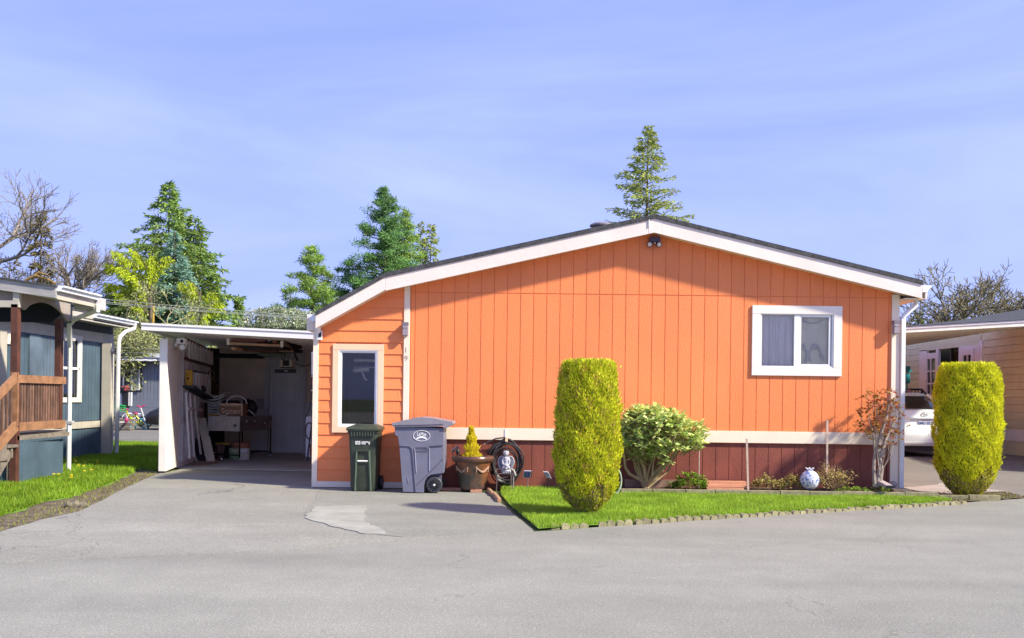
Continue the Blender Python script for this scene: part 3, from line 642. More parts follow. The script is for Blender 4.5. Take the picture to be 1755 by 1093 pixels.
MB().ball((p.x, -.09, p.z), .042, 14).lathe([(.02, 0), (.024, .03)], (p.x, -.09, p.z - .07), 12).build('globe', white, q, smooth=True)
p = at(548, 574.5, -.03); q = thing('sensor_box', 'small white box with a black eye on the left corner board', 'sensor', p)
MB().box(p.x - .043, p.x + .043, -.07, -.026, p.z - .075, p.z + .075).build('box', white, q, bevel=.006); MB().box(p.x - .012, p.x + .03, -.073, -.07, p.z - .03, p.z + .045).build('eye', black, q)
# ------------------------------------------------------------------ carport
CP = thing('carport', 'white flat roofed carport with open stud wall beside the orange house', 'carport', (-5, 2, 0))
wx = lambda Y: -6.09 - .1747 * (Y - 2.145)
def wp(px, py=None):
    k = (px - 877.5) / F; Y = (-6.09 + .3747 - 14 * k) / (k + .1747)
    return Y if py is None else at(px, py, Y)
fl, fr = at(243, 553, 1.9), at(541, 567, 1.9); fb, fbr = at(243, 565.5, 1.9), at(541, 580, 1.9)
MB().poly([(fl.x, fb.z), (-3.02, fbr.z - .03), (-3.02, fr.z - .02), (fl.x, fl.z)], 1.88, 1.94).build('fascia', white, CP)
MB().poly([(fl.x, fl.z - .035), (-3.02, fr.z - .055), (-3.02, fr.z - .02), (fl.x, fl.z)], 1.865, 1.8795).build('fascia_lip', white, CP)
MB().add([(fl.x, 1.94, fl.z - .02), (-3.02, 1.94, fr.z - .05), (-3.02, 8.2, fr.z - .05), (-7.5, 8.2, fl.z), (fl.x, 1.94, fl.z - .005), (-3.02, 1.94, fr.z - .035), (-3.02, 8.2, fr.z - .035), (-7.5, 8.2, fl.z + .015)], [(0, 3, 2, 1), (4, 5, 6, 7), (0, 1, 5, 4), (1, 2, 6, 5), (2, 3, 7, 6), (3, 0, 4, 7)]).build('roof', white, CP)
MB().bar((fl.x + .03, 1.94, (fb.z + fl.z) / 2 - .015), (-7.45, 8.2, (fb.z + fl.z) / 2 - .015), .05, .10).build('side_fascia', white, CP)
ceilm = M('carport_ceiling', (.86, .85, .82), .7, .05, 2)
for k in range(9):
    x0, x1 = -7.42 + k * .4895, -7.42 + (k + 1) * .4895 - .008; z = lambda x: fb.z + .03 + (fbr.z - fb.z - .03) * (x - fl.x) / (-3.02 - fl.x)
    yl = lambda x: 1.95 if x >= fl.x else 1.95 + (fl.x - x) / (7.45 + fl.x) * 6.2
    v = [(x0, yl(x0), z(x0)), (x1, yl(x1), z(x1)), (x1, 8.15, z(x1)), (x0, 8.15, z(x0))]
    v = v + [(a_, b_, c_q + .02) for a_, b_, c_q in v]
    MB().add(v, [(0, 3, 2, 1), (4, 5, 6, 7), (0, 1, 5, 4), (1, 2, 6, 5), (2, 3, 7, 6), (3, 0, 4, 7)]).build('ceiling_panel', ceilm, CP)
# side wall: white end panel, open studs beyond
pw = M('carport_end_panel', (.86, .82, .74), .6, .05, 3)
wz = 2.38
def wall_box(Y0, Y1, z0, z1, o0, o1, name, m, par=CP, bev=0):
    b = MB(); v = [(wx(Y0) + o0, Y0, z0), (wx(Y0) + o1, Y0, z0), (wx(Y1) + o1, Y1, z0), (wx(Y1) + o0, Y1, z0)]; v += [(a, b_, z1) for a, b_, _ in v]
    b.add(v, [(0, 3, 2, 1), (4, 5, 6, 7), (0, 1, 5, 4), (1, 2, 6, 5), (2, 3, 7, 6), (3, 0, 4, 7)]); return b.build(name, m, par, bevel=bev)
wall_box(2.145, 3.3, .03, wz, -.14, 0, 'end_panel', pw, bev=.01)
wall_box(3.3, 8.0, .02, wz, -.14, -.11, 'outer_sheathing', M('sheathing', (.34, .29, .28), .9, .2, 3))
for k, Y in enumerate([3.36, 3.75, 4.2, 4.65, 5.1, 5.6, 6.1, 6.6, 7.1, 7.6]):
    wall_box(Y, Y + .05, .1, wz, -.109, -.005, 'stud', M('white_stud', (.82, .79, .76), .7, .15, 4) if k == 0 else bpy.data.materials['white_stud'])
wall_box(3.3, 8.0, .0, .1, -.1095, .0, 'bottom_plate', bpy.data.materials['white_stud']); wall_box(3.3, 8.0, .88, .93, -.05, .012, 'rail', bpy.data.materials['white_stud'])
# back wall: taupe lap siding, grey door and panels
BY = 7.97
def bx_(px0, px1, py0, py1, Y0, Y1, name, m, par, bev=0):
    a, b = at(px0, py0, Y0), at(px1, py1, Y0); return MB().box(a.x, b.x, Y0, Y1, b.z, a.z).build(name, m, par, bevel=bev)
for k in range(12):
    z0 = .02 + k * .225
    for (a, b) in ((wx(BY), -5.83), (-4.985, -3.05)): piece('lap_board', (b - a, .02, .219), ((a + b) / 2, BY + .02 + (k % 2) * .001, z0 + .11), tancp, CP)
MB().box(wx(8), -3.0, 8.01, 8.06, 0, 2.6).build('back_wall', tancp, CP)
dr = MB().box(-5.80, -5.0, BY - .035, BY - .01, .03, 2.05).build('door', greydoor, CP)
for k in range(6): piece('door_board', (.139, .014, 1.98), (-5.743 + k * .144 - .0, BY - .043, 1.035), greydoor, dr)
bx_(457, 521.5, 599, 631, BY - .03, BY + .005, 'header_panel', greyhdr, CP); bx_(453.5, 459, 632, 778, BY - .06, BY, 'door_frame', greyhdr, CP); bx_(520, 523, 632, 778, BY - .055, BY, 'door_frame', greyhdr, CP)
a = at(465.3, 670, BY - .08); b = at(465.3, 708, BY - .08); MB().tube([(a.x, BY - .09, a.z), (b.x, BY - .09, b.z)], .022, 10).build('door_handle', vinyl, dr, smooth=True)
sgp = bx_(470.5, 507, 632.5, 639, BY - .09, BY - .052, 'door_sign', M('sign_brown', (.10, .08, .105), .5), dr)
bx_(487, 494, 634.6, 636.6, BY - .095, BY - .091, 'sign_mark', alu, dr)
bx_(440, 457, 683, 699, BY - .02, BY + .0, 'wall_panel', M('pale_grey_panel', (.36, .36, .38), .6), CP); bx_(430, 457, 700, 777, BY - .025, BY + .0, 'wall_panel', greydoor, CP); bx_(523, 537, 690, 776, BY - .025, BY + .0, 'wall_panel', greydoor, CP)
bx_(357, 366, 596, 690, 7.5, 7.9, 'dark_red_panel', M('dark_red_panel', (.035, .018, .025), .6), CP); bx_(355, 452, 605, 614, 7.0, 7.1, 'ceiling_beam', dark, CP)
MB().box(-3.3, -2.95, 1.0, 1.3, .0, .01).build('threshold', concrete, CP)
o, _ = sheet('carport_bounce_sheet', [(-6.25, 3.2), (-3.0, 2.9), (-3.0, 7.95), (-7.1, 7.95)], .008, M('carport_bounce_pale', (.40, .39, .38), .8, .15, 1.5, .1, 60, fine=.08), .03, .3)  # pale floor sheet added to bounce light into the carport
# things in the carport
def onwall(name, lab, cat): return thing(name, lab, cat, (0, 0, 0))
t = thing('hung_ladder', 'aluminium ladder with dark red rails hung along the top of the carport stud wall', 'ladder', wp(335, 600))
rail = M('ladder_rail_red', (.09, .02, .03), .5)
for (p0, p1) in (((313, 581), (358, 602)), ((313, 614), (358, 627))):
    A_, B_ = wp(*p0), wp(*p1); A_.x += .05; B_.x += .05; MB().bar(A_, B_, .05, .06).build('rail', rail, t)
for k in range(9):
    px = 317.5 + k * 4.85; a, b = wp(px, 579 + (px - 313) * .47 + 2.5), wp(px, 614 + (px - 313) * .29 - 1); a.x += .08; b.x += .08; Y = a.y; w_ = .022 * (1 + (px - 317) * .015)
    MB().box(a.x - w_, a.x + w_, Y - .02, Y + .02, b.z, a.z).build('rung', alu, t)
t = thing('wall_shelf', 'dark green shelf board on the carport stud wall', 'shelf', wp(335, 672))
A_, B_ = wp(314, 662), wp(353, 685); A_.x += .1; B_.x += .1; MB().bar(A_, B_, .22, .04).build('shelf_board', M('dark_green_board', (.035, .05, .05), .6), t)
A_, B_ = wp(318, 634), wp(352, 641); A_.x += .06; B_.x += .06; MB().bar(A_, B_, .05, .02).build('shelf_rail', dark, t)
for k, (px, y0, y1, lab) in enumerate(((326.5, 638, 663, 'cleanest white board on the shelf, beside the yellow level'), (332, 639, 668, 'second white board from the yellow level'), (338, 640, 672, 'middle white board on the shelf behind the black pouch'), (344, 641, 676, 'speckled board right of the black pouch'), (349.5, 641.5, 680, 'rightmost speckled board at the wreath end of the shelf'))):
    a, b = wp(px, y0), wp(px, y1); o = MB().box(a.x + .05, a.x + .14, a.y - .03, a.y + .06, b.z, a.z).build('shelf_board_panel', white if k < 2 else alu, None); props(o, lab, 'board', 'boards standing on the carport shelf')
t = thing('yellow_case', 'yellow toy or tool panel with round dark hole standing on the carport shelf', 'tool panel', wp(317.5, 650))
a, b = wp(317.5, 634), wp(317.5, 663); ym = M('yellow_plastic', (.78, .45, .06), .5, .1, 8)
MB().box(a.x + .02, a.x + .145, a.y - .04, a.y + .02, b.z, a.z).build('panel', ym, t, bevel=.01)
MB().lathe([(.022, 0), (.022, .01)], (a.x + .075, a.y - .041, a.z * .5 + b.z * .5), 14, (0, -1, 0)).build('round_hole', black, t)
for k in range(8): MB().lathe([(.006, 0), (.006, .006)], (a.x + .04 + (k % 4) * .025, a.y - .041, a.z - .05 - (k // 4) * .04), 6, (0, -1, 0)).build('knob', black, t)
p = wp(336, 667); o = MB().ball((p.x + .17, p.y - .1, p.z), .075, 12, (1, .6, 1.1)).build('black_pouch', black, None, smooth=True); props(o, 'small black pouch hanging over the carport shelf edge', 'pouch')
# dried wreath
RNG = np.random.default_rng(5); p = wp(355.5, 668); n = 700; C = unit(n) * np.array([[.09, .12, .30]]) * RNG.random((n, 1)) ** .4 + np.array([[p.x + .12, p.y, p.z]]); V, Fc = rhombs(C, unit(n) + np.array([[0, 0, -.8]]), unit(n), .12, .012)
o = fast('dried_bundle', V, Fc, leafmat('dried_stalks', [(.10, .06, .03), (.3, .18, .08), (.05, .03, .02)], .1)); props(o, 'bundle of dried brown stalks hanging at the far end of the shelf', 'dried plants')
o = MB().tube([(p.x + .1 + .07 * math.cos(a), p.y - .05, p.z + .34 + .1 * math.sin(a)) for a in [i * .5 for i in range(13)]], .012, 6).build('rope_loop', M('rope', (.30, .20, .11), .9), None, smooth=True); props(o, 'loop of brown rope hung above the dried stalks', 'rope')
# clamps / saw horse legs below the shelf
t = thing('folded_stand', 'folded white metal stand leaning against the open studs', 'stand', wp(322, 720))
for px0, px1 in ((313, 314), (320, 322), (328, 334)):
    a, b = wp(px0, 672 + (px0 - 313) * .4), wp(px1, 786 - (px1 - 313) * .4); MB().tube([(a.x + .06, a.y, a.z), (a.x + .09, a.y, (a.z + b.z) / 2 + .2), (b.x + .12, b.y, b.z)], .026, 8).build('leg', alu, t, smooth=True)
a, b = wp(313, 700), wp(338, 702); MB().bar((a.x + .1, a.y, a.z), (b.x + .1, b.y, b.z), .04, .05).build('crossbar', alu, t)
t = thing('folded_stand', 'brown and white folded stand behind the tan panel at the shelf end', 'stand', wp(343, 720))
for px0 in (340, 346):
    a, b = wp(px0, 690), wp(px0 + 1, 760); MB().box(a.x + .05, a.x + .11, a.y, a.y + .05, b.z, a.z).build('leg', M('brown_leg', (.20, .12, .08), .7) if px0 == 340 else black, t)
# leaning panels
def lean(name, lab, cat, q, Y0, dY, m, grooves=0, thick=.03, gm=None):
    (bl, br_, tr, tl) = q; a, b, c, d = at(*bl, Y0), at(*br_, Y0), at(*tr, Y0 + dY), at(*tl, Y0 + dY)
    t = thing(name, lab, cat, a); n = Vector((0, thick, 0))
    if not grooves: 
        MB().add([a, b, c, d, a + n, b + n, c + n, d + n], [(0, 1, 2, 3), (7, 6, 5, 4), (0, 4, 5, 1), (1, 5, 6, 2), (2, 6, 7, 3), (3, 7, 4, 0)]).build('panel', m, t)
    else:
        MB().add([a + n, b + n, c + n, d + n, a + 2 * n, b + 2 * n, c + 2 * n, d + 2 * n], [(0, 1, 2, 3), (7, 6, 5, 4), (0, 4, 5, 1), (1, 5, 6, 2), (2, 6, 7, 3), (3, 7, 4, 0)]).build('backing', gm, t)
        for k in range(grooves):
            u0, u1 = (k + .1) / grooves, (k + .9) / grooves; v = [a.lerp(b, u0), a.lerp(b, u1), d.lerp(c, u1), d.lerp(c, u0)]; v += [x + n for x in v]
            MB().add(v, [(0, 1, 2, 3), (7, 6, 5, 4), (0, 4, 5, 1), (1, 5, 6, 2), (2, 6, 7, 3), (3, 7, 4, 0)]).build('slat', m, t)
    return t
lean('leaning_sheet', 'tall cream grooved panel leaning beside the steel griddle', 'panel', ((354, 792), (368.5, 792), (352.5, 716), (337, 716)), 5.0, .45, cream2, 5, .02, M('groove_brown', (.30, .22, .15), .8))
lean('leaning_board', 'black board leaning left of the cream grooved panel', 'board', ((339, 793), (353, 792), (343, 750), (329.5, 751)), 5.05, .4, M('charcoal_board', (.035, .033, .036), .6))
lean('leaning_strip', 'thin pale wooden strip leaning left of the black board', 'strip', ((338, 794), (340, 794), (330, 772), (328, 772)), 4.9, .3, cream2)
lean('leaning_board', 'dark brown board leaning behind the griddle legs', 'board', ((364, 770), (371, 770), (364, 716), (354, 716)), 6.6, .3, M('dark_brown_board', (.09, .06, .055), .6))
o, _ = sheet('cardboard_scrap', g2((325, 800), (372, 796), (382, 789), (350, 788), (330, 795)), .012, M('cardboard_dirty', (.33, .22, .15), .9, .25, 6), .01, .1); del o['kind']; props(o, 'flattened dirty cardboard lying under the leaning panels', 'cardboard')
# griddle table
gt = thing('griddle', 'steel box griddle on thin black legs with casters', 'griddle', (-5.69, 5.15, 0))
N0 = Vector((-5.69, 5.15, 0)); ds_ = Vector((.26, 1.55, 0)); dl = Vector((-.70, .118, 0))
def P3(a, b, z): q = N0 + ds_ * a + dl * b; return (q.x, q.y, z)
zt, zb = .945, .635
def quadbox(name, a0, a1, b0, b1, z0, z1, m, par): 
    v = [P3(a0, b0, z0), P3(a1, b0, z0), P3(a1, b1, z0), P3(a0, b1, z0)]; v += [(x, y, z1) for x, y, _ in v]
    return MB().add(v, [(0, 3, 2, 1), (4, 5, 6, 7), (0, 1, 5, 4), (1, 2, 6, 5), (2, 3, 7, 6), (3, 0, 4, 7)]).build(name, m, par, bevel=.004)
quadbox('end_plate', -.012, 0, 0, 1, zb, zt, steel, gt); quadbox('side_plate', 0, 1, -.012, .0, zb, zt - .005, steeldark, gt); quadbox('body', .005, .99, .005, .99, zb + .005, zt - .04, steeldark, gt); quadbox('far_plate', 0, 1, 1, 1.012, zb, zt, steeldark, gt)
for a, b in ((.01, .01), (.01, .97), (.98, .01), (.98, .97)):
    q = P3(a, b, .08); MB().tube([q, (q[0], q[1], zb)], .018, 6).build('leg', blackm, gt, smooth=True)
    MB().lathe([(.032, -.014), (.036, 0), (.032, .014)], (q[0], q[1], .037), 12, (1, 0, 0)).build('caster', chrome, gt, smooth=True)
for z in (.13,): 
    MB().tube([P3(.01, .01, z), P3(.01, .97, z)], .013, 6).build('stretcher', blackm, gt); MB().tube([P3(.98, .01, z), P3(.01, .97, z)], .013, 6).build('stretcher', blackm, gt); MB().tube([P3(.98, .01, z), P3(.98, .97, z)], .013, 6).build('stretcher', blackm, gt)
for u in (.18, .42, .75, .92):
    q = Vector(P3(u, -.02, zb + .16 + (.04 if u < .5 else -.02))); MB().ball(q, .02, 8).build('knob', chrome, gt, smooth=True)
MB().lathe([(.028, 0), (.03, .02)], P3(-.025, .12, zb + .12), 12, (0, -1, 0)).build('gas_port', blackm, gt); MB().ball(Vector(P3(-.04, .12, zb + .12)), .012, 8).build('port_cap', chrome, gt)
# crate on the griddle
cb = M('printed_carton', (.34, .20, .12), .8, .15, 8); cbl = M('carton_light_edge', (.78, .56, .40), .8, .1)
t = thing('carton', 'brown printed carton with torn lettering standing on the griddle', 'box', at(394, 715, 5.5))
a, b = at(376.5, 691, 5.45), at(415.5, 714, 5.45)
MB().box(a.x, b.x, 5.45, 5.8, zt, a.z).build('box', cb, t); MB().box(a.x, b.x, 5.44, 5.449, a.z - .04, a.z).build('rim', cbl, t); MB().box(b.x - .025, b.x, 5.441, 5.449, zt, a.z - .041).build('rim', cbl, t)
text('lettering', 'Staten', ((a.x + b.x) / 2 - .01, 5.443, zt + .1), .12, cbl, t, sx=.95, bold=.02); text('lettering', 'Tree & Gourmet', ((a.x + b.x) / 2 - .03, 5.443, zt + .215), .03, cbl, t, sx=1.1)
o = MB().tube([Vector(((a.x + b.x) / 2 + .1 + .215 * math.cos(q), 5.5, a.z + .0 + .16 * math.sin(q))) for q in [i * math.pi / 14 for i in range(15)]], .012, 8).build('hoop_handle', vinyl, None, smooth=True); props(o, 'white arched hoop rising above the printed carton', 'hoop')
t = thing('power_cord', 'pale cord draped over the griddle edge below the carton', 'cord', P3(-.02, .5, zt))
MB().tube([Vector((a.x + .02 + .018 * i, 5.2, zt + .07 - .06 * math.sin(i / 14 * 3.1))) for i in range(15)], .008, 6).build('cord', vinyl, t, smooth=True)
# stack of moulded chairs
ch = M('pale_grey_plastic', (.80, .80, .76), .5, .06)
for k in range(8):
    z = at(360, 714 - k * 4.6, 6.3).z; x0, x1 = at(354, 700, 6.3).x, at(384 + (k > 5) * 5, 700, 6.3).x
    t = MB(); n = 14; V = []
    for i in range(n + 1):
        u = i / n; zz = z + .05 - .075 * math.sin(u * math.pi * .85 + .1) + .03 * u + (k > 5) * .03 * u; V += [(x0 + (x1 - x0) * u, 6.1, zz), (x0 + (x1 - x0) * u, 6.6, zz + .02), (x0 + (x1 - x0) * u, 6.6, zz + .05), (x0 + (x1 - x0) * u, 6.1, zz + .036)]
    t.add(V, [(i * 4 + j, i * 4 + (j + 1) % 4, (i + 1) * 4 + (j + 1) % 4, (i + 1) * 4 + j) for i in range(n) for j in range(4)] + [(0, 1, 2, 3), (n * 4, n * 4 + 3, n * 4 + 2, n * 4 + 1)])
    o = t.build('stacked_chair_seat', ch, None, smooth=True); names8 = ('lowest', 'second from bottom', 'third from bottom', 'fourth from bottom', 'fourth from top', 'third from top', 'second from top', 'topmost')
    props(o, 'pale grey curved plastic seat, %s of the stack beside the griddle' % names8[k], 'chair', 'stacked plastic chairs in the carport')
bx_ob = lambda px0, px1, py0, py1, Y0, Y1, name, m, lab, cat: props(bx_(px0, px1, py0, py1, Y0, Y1, name, m, None, .008), lab, cat)
bx_ob(354, 374, 709, 713.5, 6.05, 6.5, 'yellow_board', ym, 'yellow board under the stack of grey seats', 'board')
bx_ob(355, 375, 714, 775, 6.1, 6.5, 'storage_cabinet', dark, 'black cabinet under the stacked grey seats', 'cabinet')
# backpack and dark jars behind the carton
t = thing('backpack', 'black backpack slumped on the griddle right of the carton', 'bag', at(431, 712, 6.0)); p = at(431, 704, 6.2)
MB().ball((p.x, 6.2, zt + .16), .17, 16, (.75, .6, 1.1)).ball((p.x + .02, 6.08, zt + .07), .1, 12, (1, .6, .9)).build('bag_body', black, t, smooth=True); MB().tube([(p.x - .1, 6.1, zt + .05), (p.x, 6.0, zt + .12), (p.x + .13, 6.0, zt + .01)], .014, 6).build('strap', greydoor, t, smooth=True)
t = thing('black_canister', 'black canister standing behind the carton', 'canister', at(423, 695, 6.4)); p = at(422, 683, 6.4); MB().lathe([(.07, zt), (.07, p.z - .03), (.075, p.z - .03), (.075, p.z)], (p.x, 6.4, 0), 16).build('canister', blackm, t, smooth=True)
o = MB().box(at(392, 0, 6.2).x, at(417, 0, 6.2).x, 6.05, 6.4, zt, at(400, 686, 6.2).z).build('dark_bundle', M('dark_plum_fabric', (.045, .025, .03), .8, .3), None, bevel=.03); props(o, 'dark folded bundle behind the carton under the hoop', 'bundle')
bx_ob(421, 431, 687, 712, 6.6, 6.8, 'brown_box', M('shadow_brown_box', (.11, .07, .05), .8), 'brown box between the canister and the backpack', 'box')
# under the griddle
t = thing('terracotta_pot', 'round terracotta coloured tub on two paint pails under the griddle', 'pot', at(411, 772, 5.9)); p = at(412, 774, 5.9)
tc_ = M('terracotta', (.42, .19, .11), .7, .1); MB().lathe([(.17, p.z), (.20, p.z + .15), (.215, p.z + .16), (.215, p.z + .2), (.19, p.z + .2)], (p.x, 5.9, 0), 20).build('tub', tc_, t, smooth=True)
for px, lab, col in ((402.5, 'white and green paint pail under the griddle, left of the pair', (.35, .42, .28)), (418, 'plain white paint pail under the griddle, right of the pair', (.62, .66, .70))):
    q = at(px, 785, 5.75); t = thing('paint_pail', lab, 'pail', (q.x, 5.75, 0), 'paint pails under the griddle'); MB().lathe([(.12, .0), (.125, .22), (.132, .225), (.132, .245), (.1, .245)], (q.x, 5.75, 0), 18).build('pail', M('pail_' + ('green' if px < 410 else 'white'), col, .5, .2, 9), t, smooth=True)
    MB().lathe([(.122, .03), (.127, .17)], (q.x + .0, 5.749, 0), 18, cap=False).build('paper_band', M('pail_label_' + ('a' if px < 410 else 'b'), (.60, .60, .55) if px > 410 else (.22, .34, .16), .6, .3, 25), t, smooth=True)
t = thing('yellow_lid_tote', 'black tote with bright yellow lid under the griddle', 'tote', at(382, 780, 6.1)); a, b = at(371, 760, 6.1), at(391, 791, 6.1)
MB().box(a.x, b.x, 6.1, 6.5, .0, a.z - .03).build('tote', black, t, bevel=.01); MB().box(a.x - .02, b.x + .02, 6.07, 6.52, a.z - .03, a.z + .02).build('lid', ym, t, bevel=.008)
t = thing('square_planter', 'tapered brown square planter behind the cream panel', 'planter', at(375, 790, 5.6)); p = at(375.5, 789, 5.6)
MB().lathe([(.07, 0), (.125, .30), (.13, .3), (.13, .32), (.10, .32)], (p.x, 5.6, 0), 4).build('planter', M('brown_plastic', (.10, .06, .055), .55, .1), t)
for px, py, lab in ((370, 783, 'upper shiny metal ball beside the griddle leg'), (371.5, 789, 'lower shiny metal ball beside the griddle leg')):
    q = gr(px, py + 3); o = MB().ball((q.x, 5.2, .12 if py < 785 else .045), .04, 10).build('metal_ball', chrome, None, smooth=True); props(o, lab, 'ball')
# ceiling rack
t = thing('ceiling_rack', 'wooden rack of lumber and a red mesh heater slung under the carport ceiling', 'rack', at(440, 580, 4.2)); cw = M('pale_pine', (.44, .28, .18), .8, .15, 6)
a, b = at(391, 588.5, 3.4), at(485, 592.5, 3.4); MB().bar((a.x, 3.4, a.z), (b.x, 3.4, b.z), .05, .045).build('beam', cw, t)
for px, py0, py1 in ((391.5, 579.5, 591), (483.5, 584, 595)): a_, b_ = at(px, py0, 3.38), at(px, py1, 3.38); MB().box(a_.x - .025, a_.x + .025, 3.36, 3.375, b_.z, a_.z).build('hanger', alu, t)
a_, b_ = at(398, 581, 3.6), at(457, 586.5, 3.6); MB().box(a_.x, b_.x, 3.5, 3.65, b_.z, a_.z).build('heater_case', M('dark_red_case', (.12, .035, .035), .6), t)
for k in range(13): q = a_.lerp(b_, (k + .5) / 13); MB().box(q.x - .011, q.x + .011, 3.49, 3.498, b_.z + .01, a_.z - .01).build('heater_bar', M('pinkish_bar', (.55, .24, .22), .6) if k == 0 else bpy.data.materials['pinkish_bar'], t)
for k, (px0, py0, px1, py1, Y0, Y1, m_) in enumerate(((484, 586, 505, 603, 3.5, 5.5, greywood), (400, 597, 412, 599, 3.6, 3.9, cw), (478, 600.5, 502, 601.5, 4.6, 4.7, cw), (417, 600, 475, 602, 4.2, 4.4, wooddark), (395, 594, 480, 598, 4.6, 4.9, wooddark), (400, 597, 500, 603.5, 5.4, 5.6, M('reddish_lumber', (.16, .07, .05), .8)), (470, 585, 480, 590, 3.7, 3.9, M('brick_lumber', (.30, .12, .09), .8)))):
    a_, b_ = at(px0, py0, Y0), at(px1, py1, Y1); MB().bar(a_, b_, .09, .05).build('lumber', m_, t)
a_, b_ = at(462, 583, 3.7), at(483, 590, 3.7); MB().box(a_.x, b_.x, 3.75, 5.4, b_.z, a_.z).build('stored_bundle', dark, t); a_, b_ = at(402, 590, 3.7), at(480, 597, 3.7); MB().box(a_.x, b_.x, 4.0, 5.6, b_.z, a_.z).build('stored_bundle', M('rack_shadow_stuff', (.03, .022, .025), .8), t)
a_ = at(465, 607, 5.8); MB().ball(a_, .12, 10, (2.6, .6, .5)).build('green_bag', M('pale_green_plastic', (.14, .19, .14), .4), t, smooth=True)
# opener motor
t = thing('door_opener', 'cream and black motor unit hanging in front of the header over the grey door', 'motor', at(490, 621, 6.8))
for px0, px1 in ((479, 484), (495.5, 501)): bx_(px0, px1, 616, 629, 6.7, 6.95, 'side_cover', M('ivory_plastic', (.66, .64, .54), .5) if px0 == 479 else bpy.data.materials['ivory_plastic'], t, .01)
bx_(484, 495.5, 617.5, 628, 6.75, 6.9, 'core', black, t); bx_(484, 496, 626.5, 628.5, 6.69, 6.74, 'cover_edge', bpy.data.materials['ivory_plastic'], t)
p = at(490.5, 614.8, 6.7); MB().ball(p, .028, 10).build('bulb', vinyl, t, smooth=True); bx_(480, 500, 629, 630.5, 6.7, 6.95, 'base', black, t)
MB().tube([at(484, 616, 6.7), at(481, 607, 6.7), at(486, 600, 6.7)], .01, 5).tube([at(493, 616, 6.7), at(497, 607, 6.7), at(494, 600, 6.7)], .01, 5).tube([at(488, 616, 6.7), at(490, 604, 6.7), at(491, 600, 6.7)], .01, 5).tube([at(504, 602, 6.7), at(507, 612, 6.7), at(510, 618, 6.7)], .02, 5).build('wires', black, t, smooth=True)
MB().tube([at(506, 622, 6.7), at(514, 627, 6.2), at(524, 627, 5.4), at(536, 620, 4.2)], .01, 5).build('cable', black, t, smooth=True)
# things hung at the right edge
t = thing('wire_shelf_rack', 'white wire rack hung on the house side inside the carport', 'rack', at(535, 620, 1.2))
for (a_, b_, r_) in (((536, 607), (536, 642), .022), ((534, 606), (542, 606), .03), ((534, 632), (542, 632), .012)): MB().tube([at(*a_, 1.2), at(*b_, 1.2)], r_, 8).build('wire', vinyl, t, smooth=True)
t = thing('hook_shelf', 'narrow two tier hook shelf with small red and brown items inside the carport', 'shelf', at(535, 660, 1.4))
for py in (644, 668.5): bx_(533, 541, py, py + 1.5, 1.3, 1.6, 'tier', alu, t)
p = at(537.5, 655, 1.4); MB().ball((p.x, 1.4, p.z), .05, 12, (.6, .6, 1.2)).build('red_glove', M('pinkish_red_rubber', (.5, .14, .13), .5), t, smooth=True); bx_(533, 539, 646, 667, 1.5, 1.58, 'back_plate', wooddark, t); bx_(533, 538, 670, 686, 1.4, 1.5, 'brown_pouch', wooddark, t, .01)
t = thing('coiled_hose', 'black cable coil hooked near the leaning white panel', 'cable', at(531, 733, 1.5))
MB().tube([at(530 + 6.5 * math.cos(q), 738 + 14 * math.sin(q), 1.5) for q in [i * .35 for i in range(18)]], .012, 6).tube([at(532, 688, 1.5), at(531, 696, 1.5), at(525, 714, 1.5)], .009, 5).build('coil', black, t, smooth=True)
MB().tube([at(533, 727, 1.5), at(540, 725, 1.5)], .03, 8).build('hook_wrap', black, t, smooth=True)
o = bx_(524.5, 533, 713.5, 783, 2.2, 2.25, 'leaning_sheet', M('dusty_white_panel', (.40, .40, .42), .6, .1), None); props(o, 'dusty white panel standing against the house side in the carport', 'panel')
t = thing('broom', 'black handled broom standing beside the white panel', 'broom', at(527, 787, 1.6)); MB().tube([at(534, 730, 1.7), at(526, 790, 1.5)], .016, 6).build('handle', black, t, smooth=True)
o = MB().tube([at(536, 735, 1.9), at(534, 776, 1.8)], .014, 6).build('black_pole', black, None, smooth=True); props(o, 'second black pole right of the broom', 'pole')
o = bx_(531, 539, 761, 782, 1.6, 1.8, 'red_brick_block', M('dull_red_block', (.24, .08, .06), .8), None, .004); props(o, 'dull red block standing at the carport right wall', 'block')
# white security camera/light on the end panel
t = thing('security_light', 'white twin security floodlight on the carport end panel', 'light', at(294, 590, 2.5)); p = at(293, 590, 2.7)
MB().box(wx(2.7) - .0, wx(2.7) + .03, 2.6, 2.8, p.z - .09, p.z + .09).build('mount', M('mount_grey', (.5, .48, .46), .6), t); MB().lathe([(.045, 0), (.05, .05)], (wx(2.7) + .03, 2.7, p.z), 14, (1, 0, 0)).build('base', vinyl, t, smooth=True)
q = Vector((wx(2.7) + .16, 2.6, p.z + .05)); MB().box(q.x - .06, q.x + .11, q.y - .07, q.y + .07, q.z - .045, q.z + .055).build('lamp_head', vinyl, t, bevel=.015); MB().box(q.x + .0, q.x + .09, q.y - .06, q.y + .06, q.z - .15, q.z - .06).build('lamp_head', vinyl, t, bevel=.015); MB().lathe([(.03, 0), (.03, .01)], (q.x + .05, q.y - .071, q.z), 12, (0, -1, 0)).build('lens', black, t)
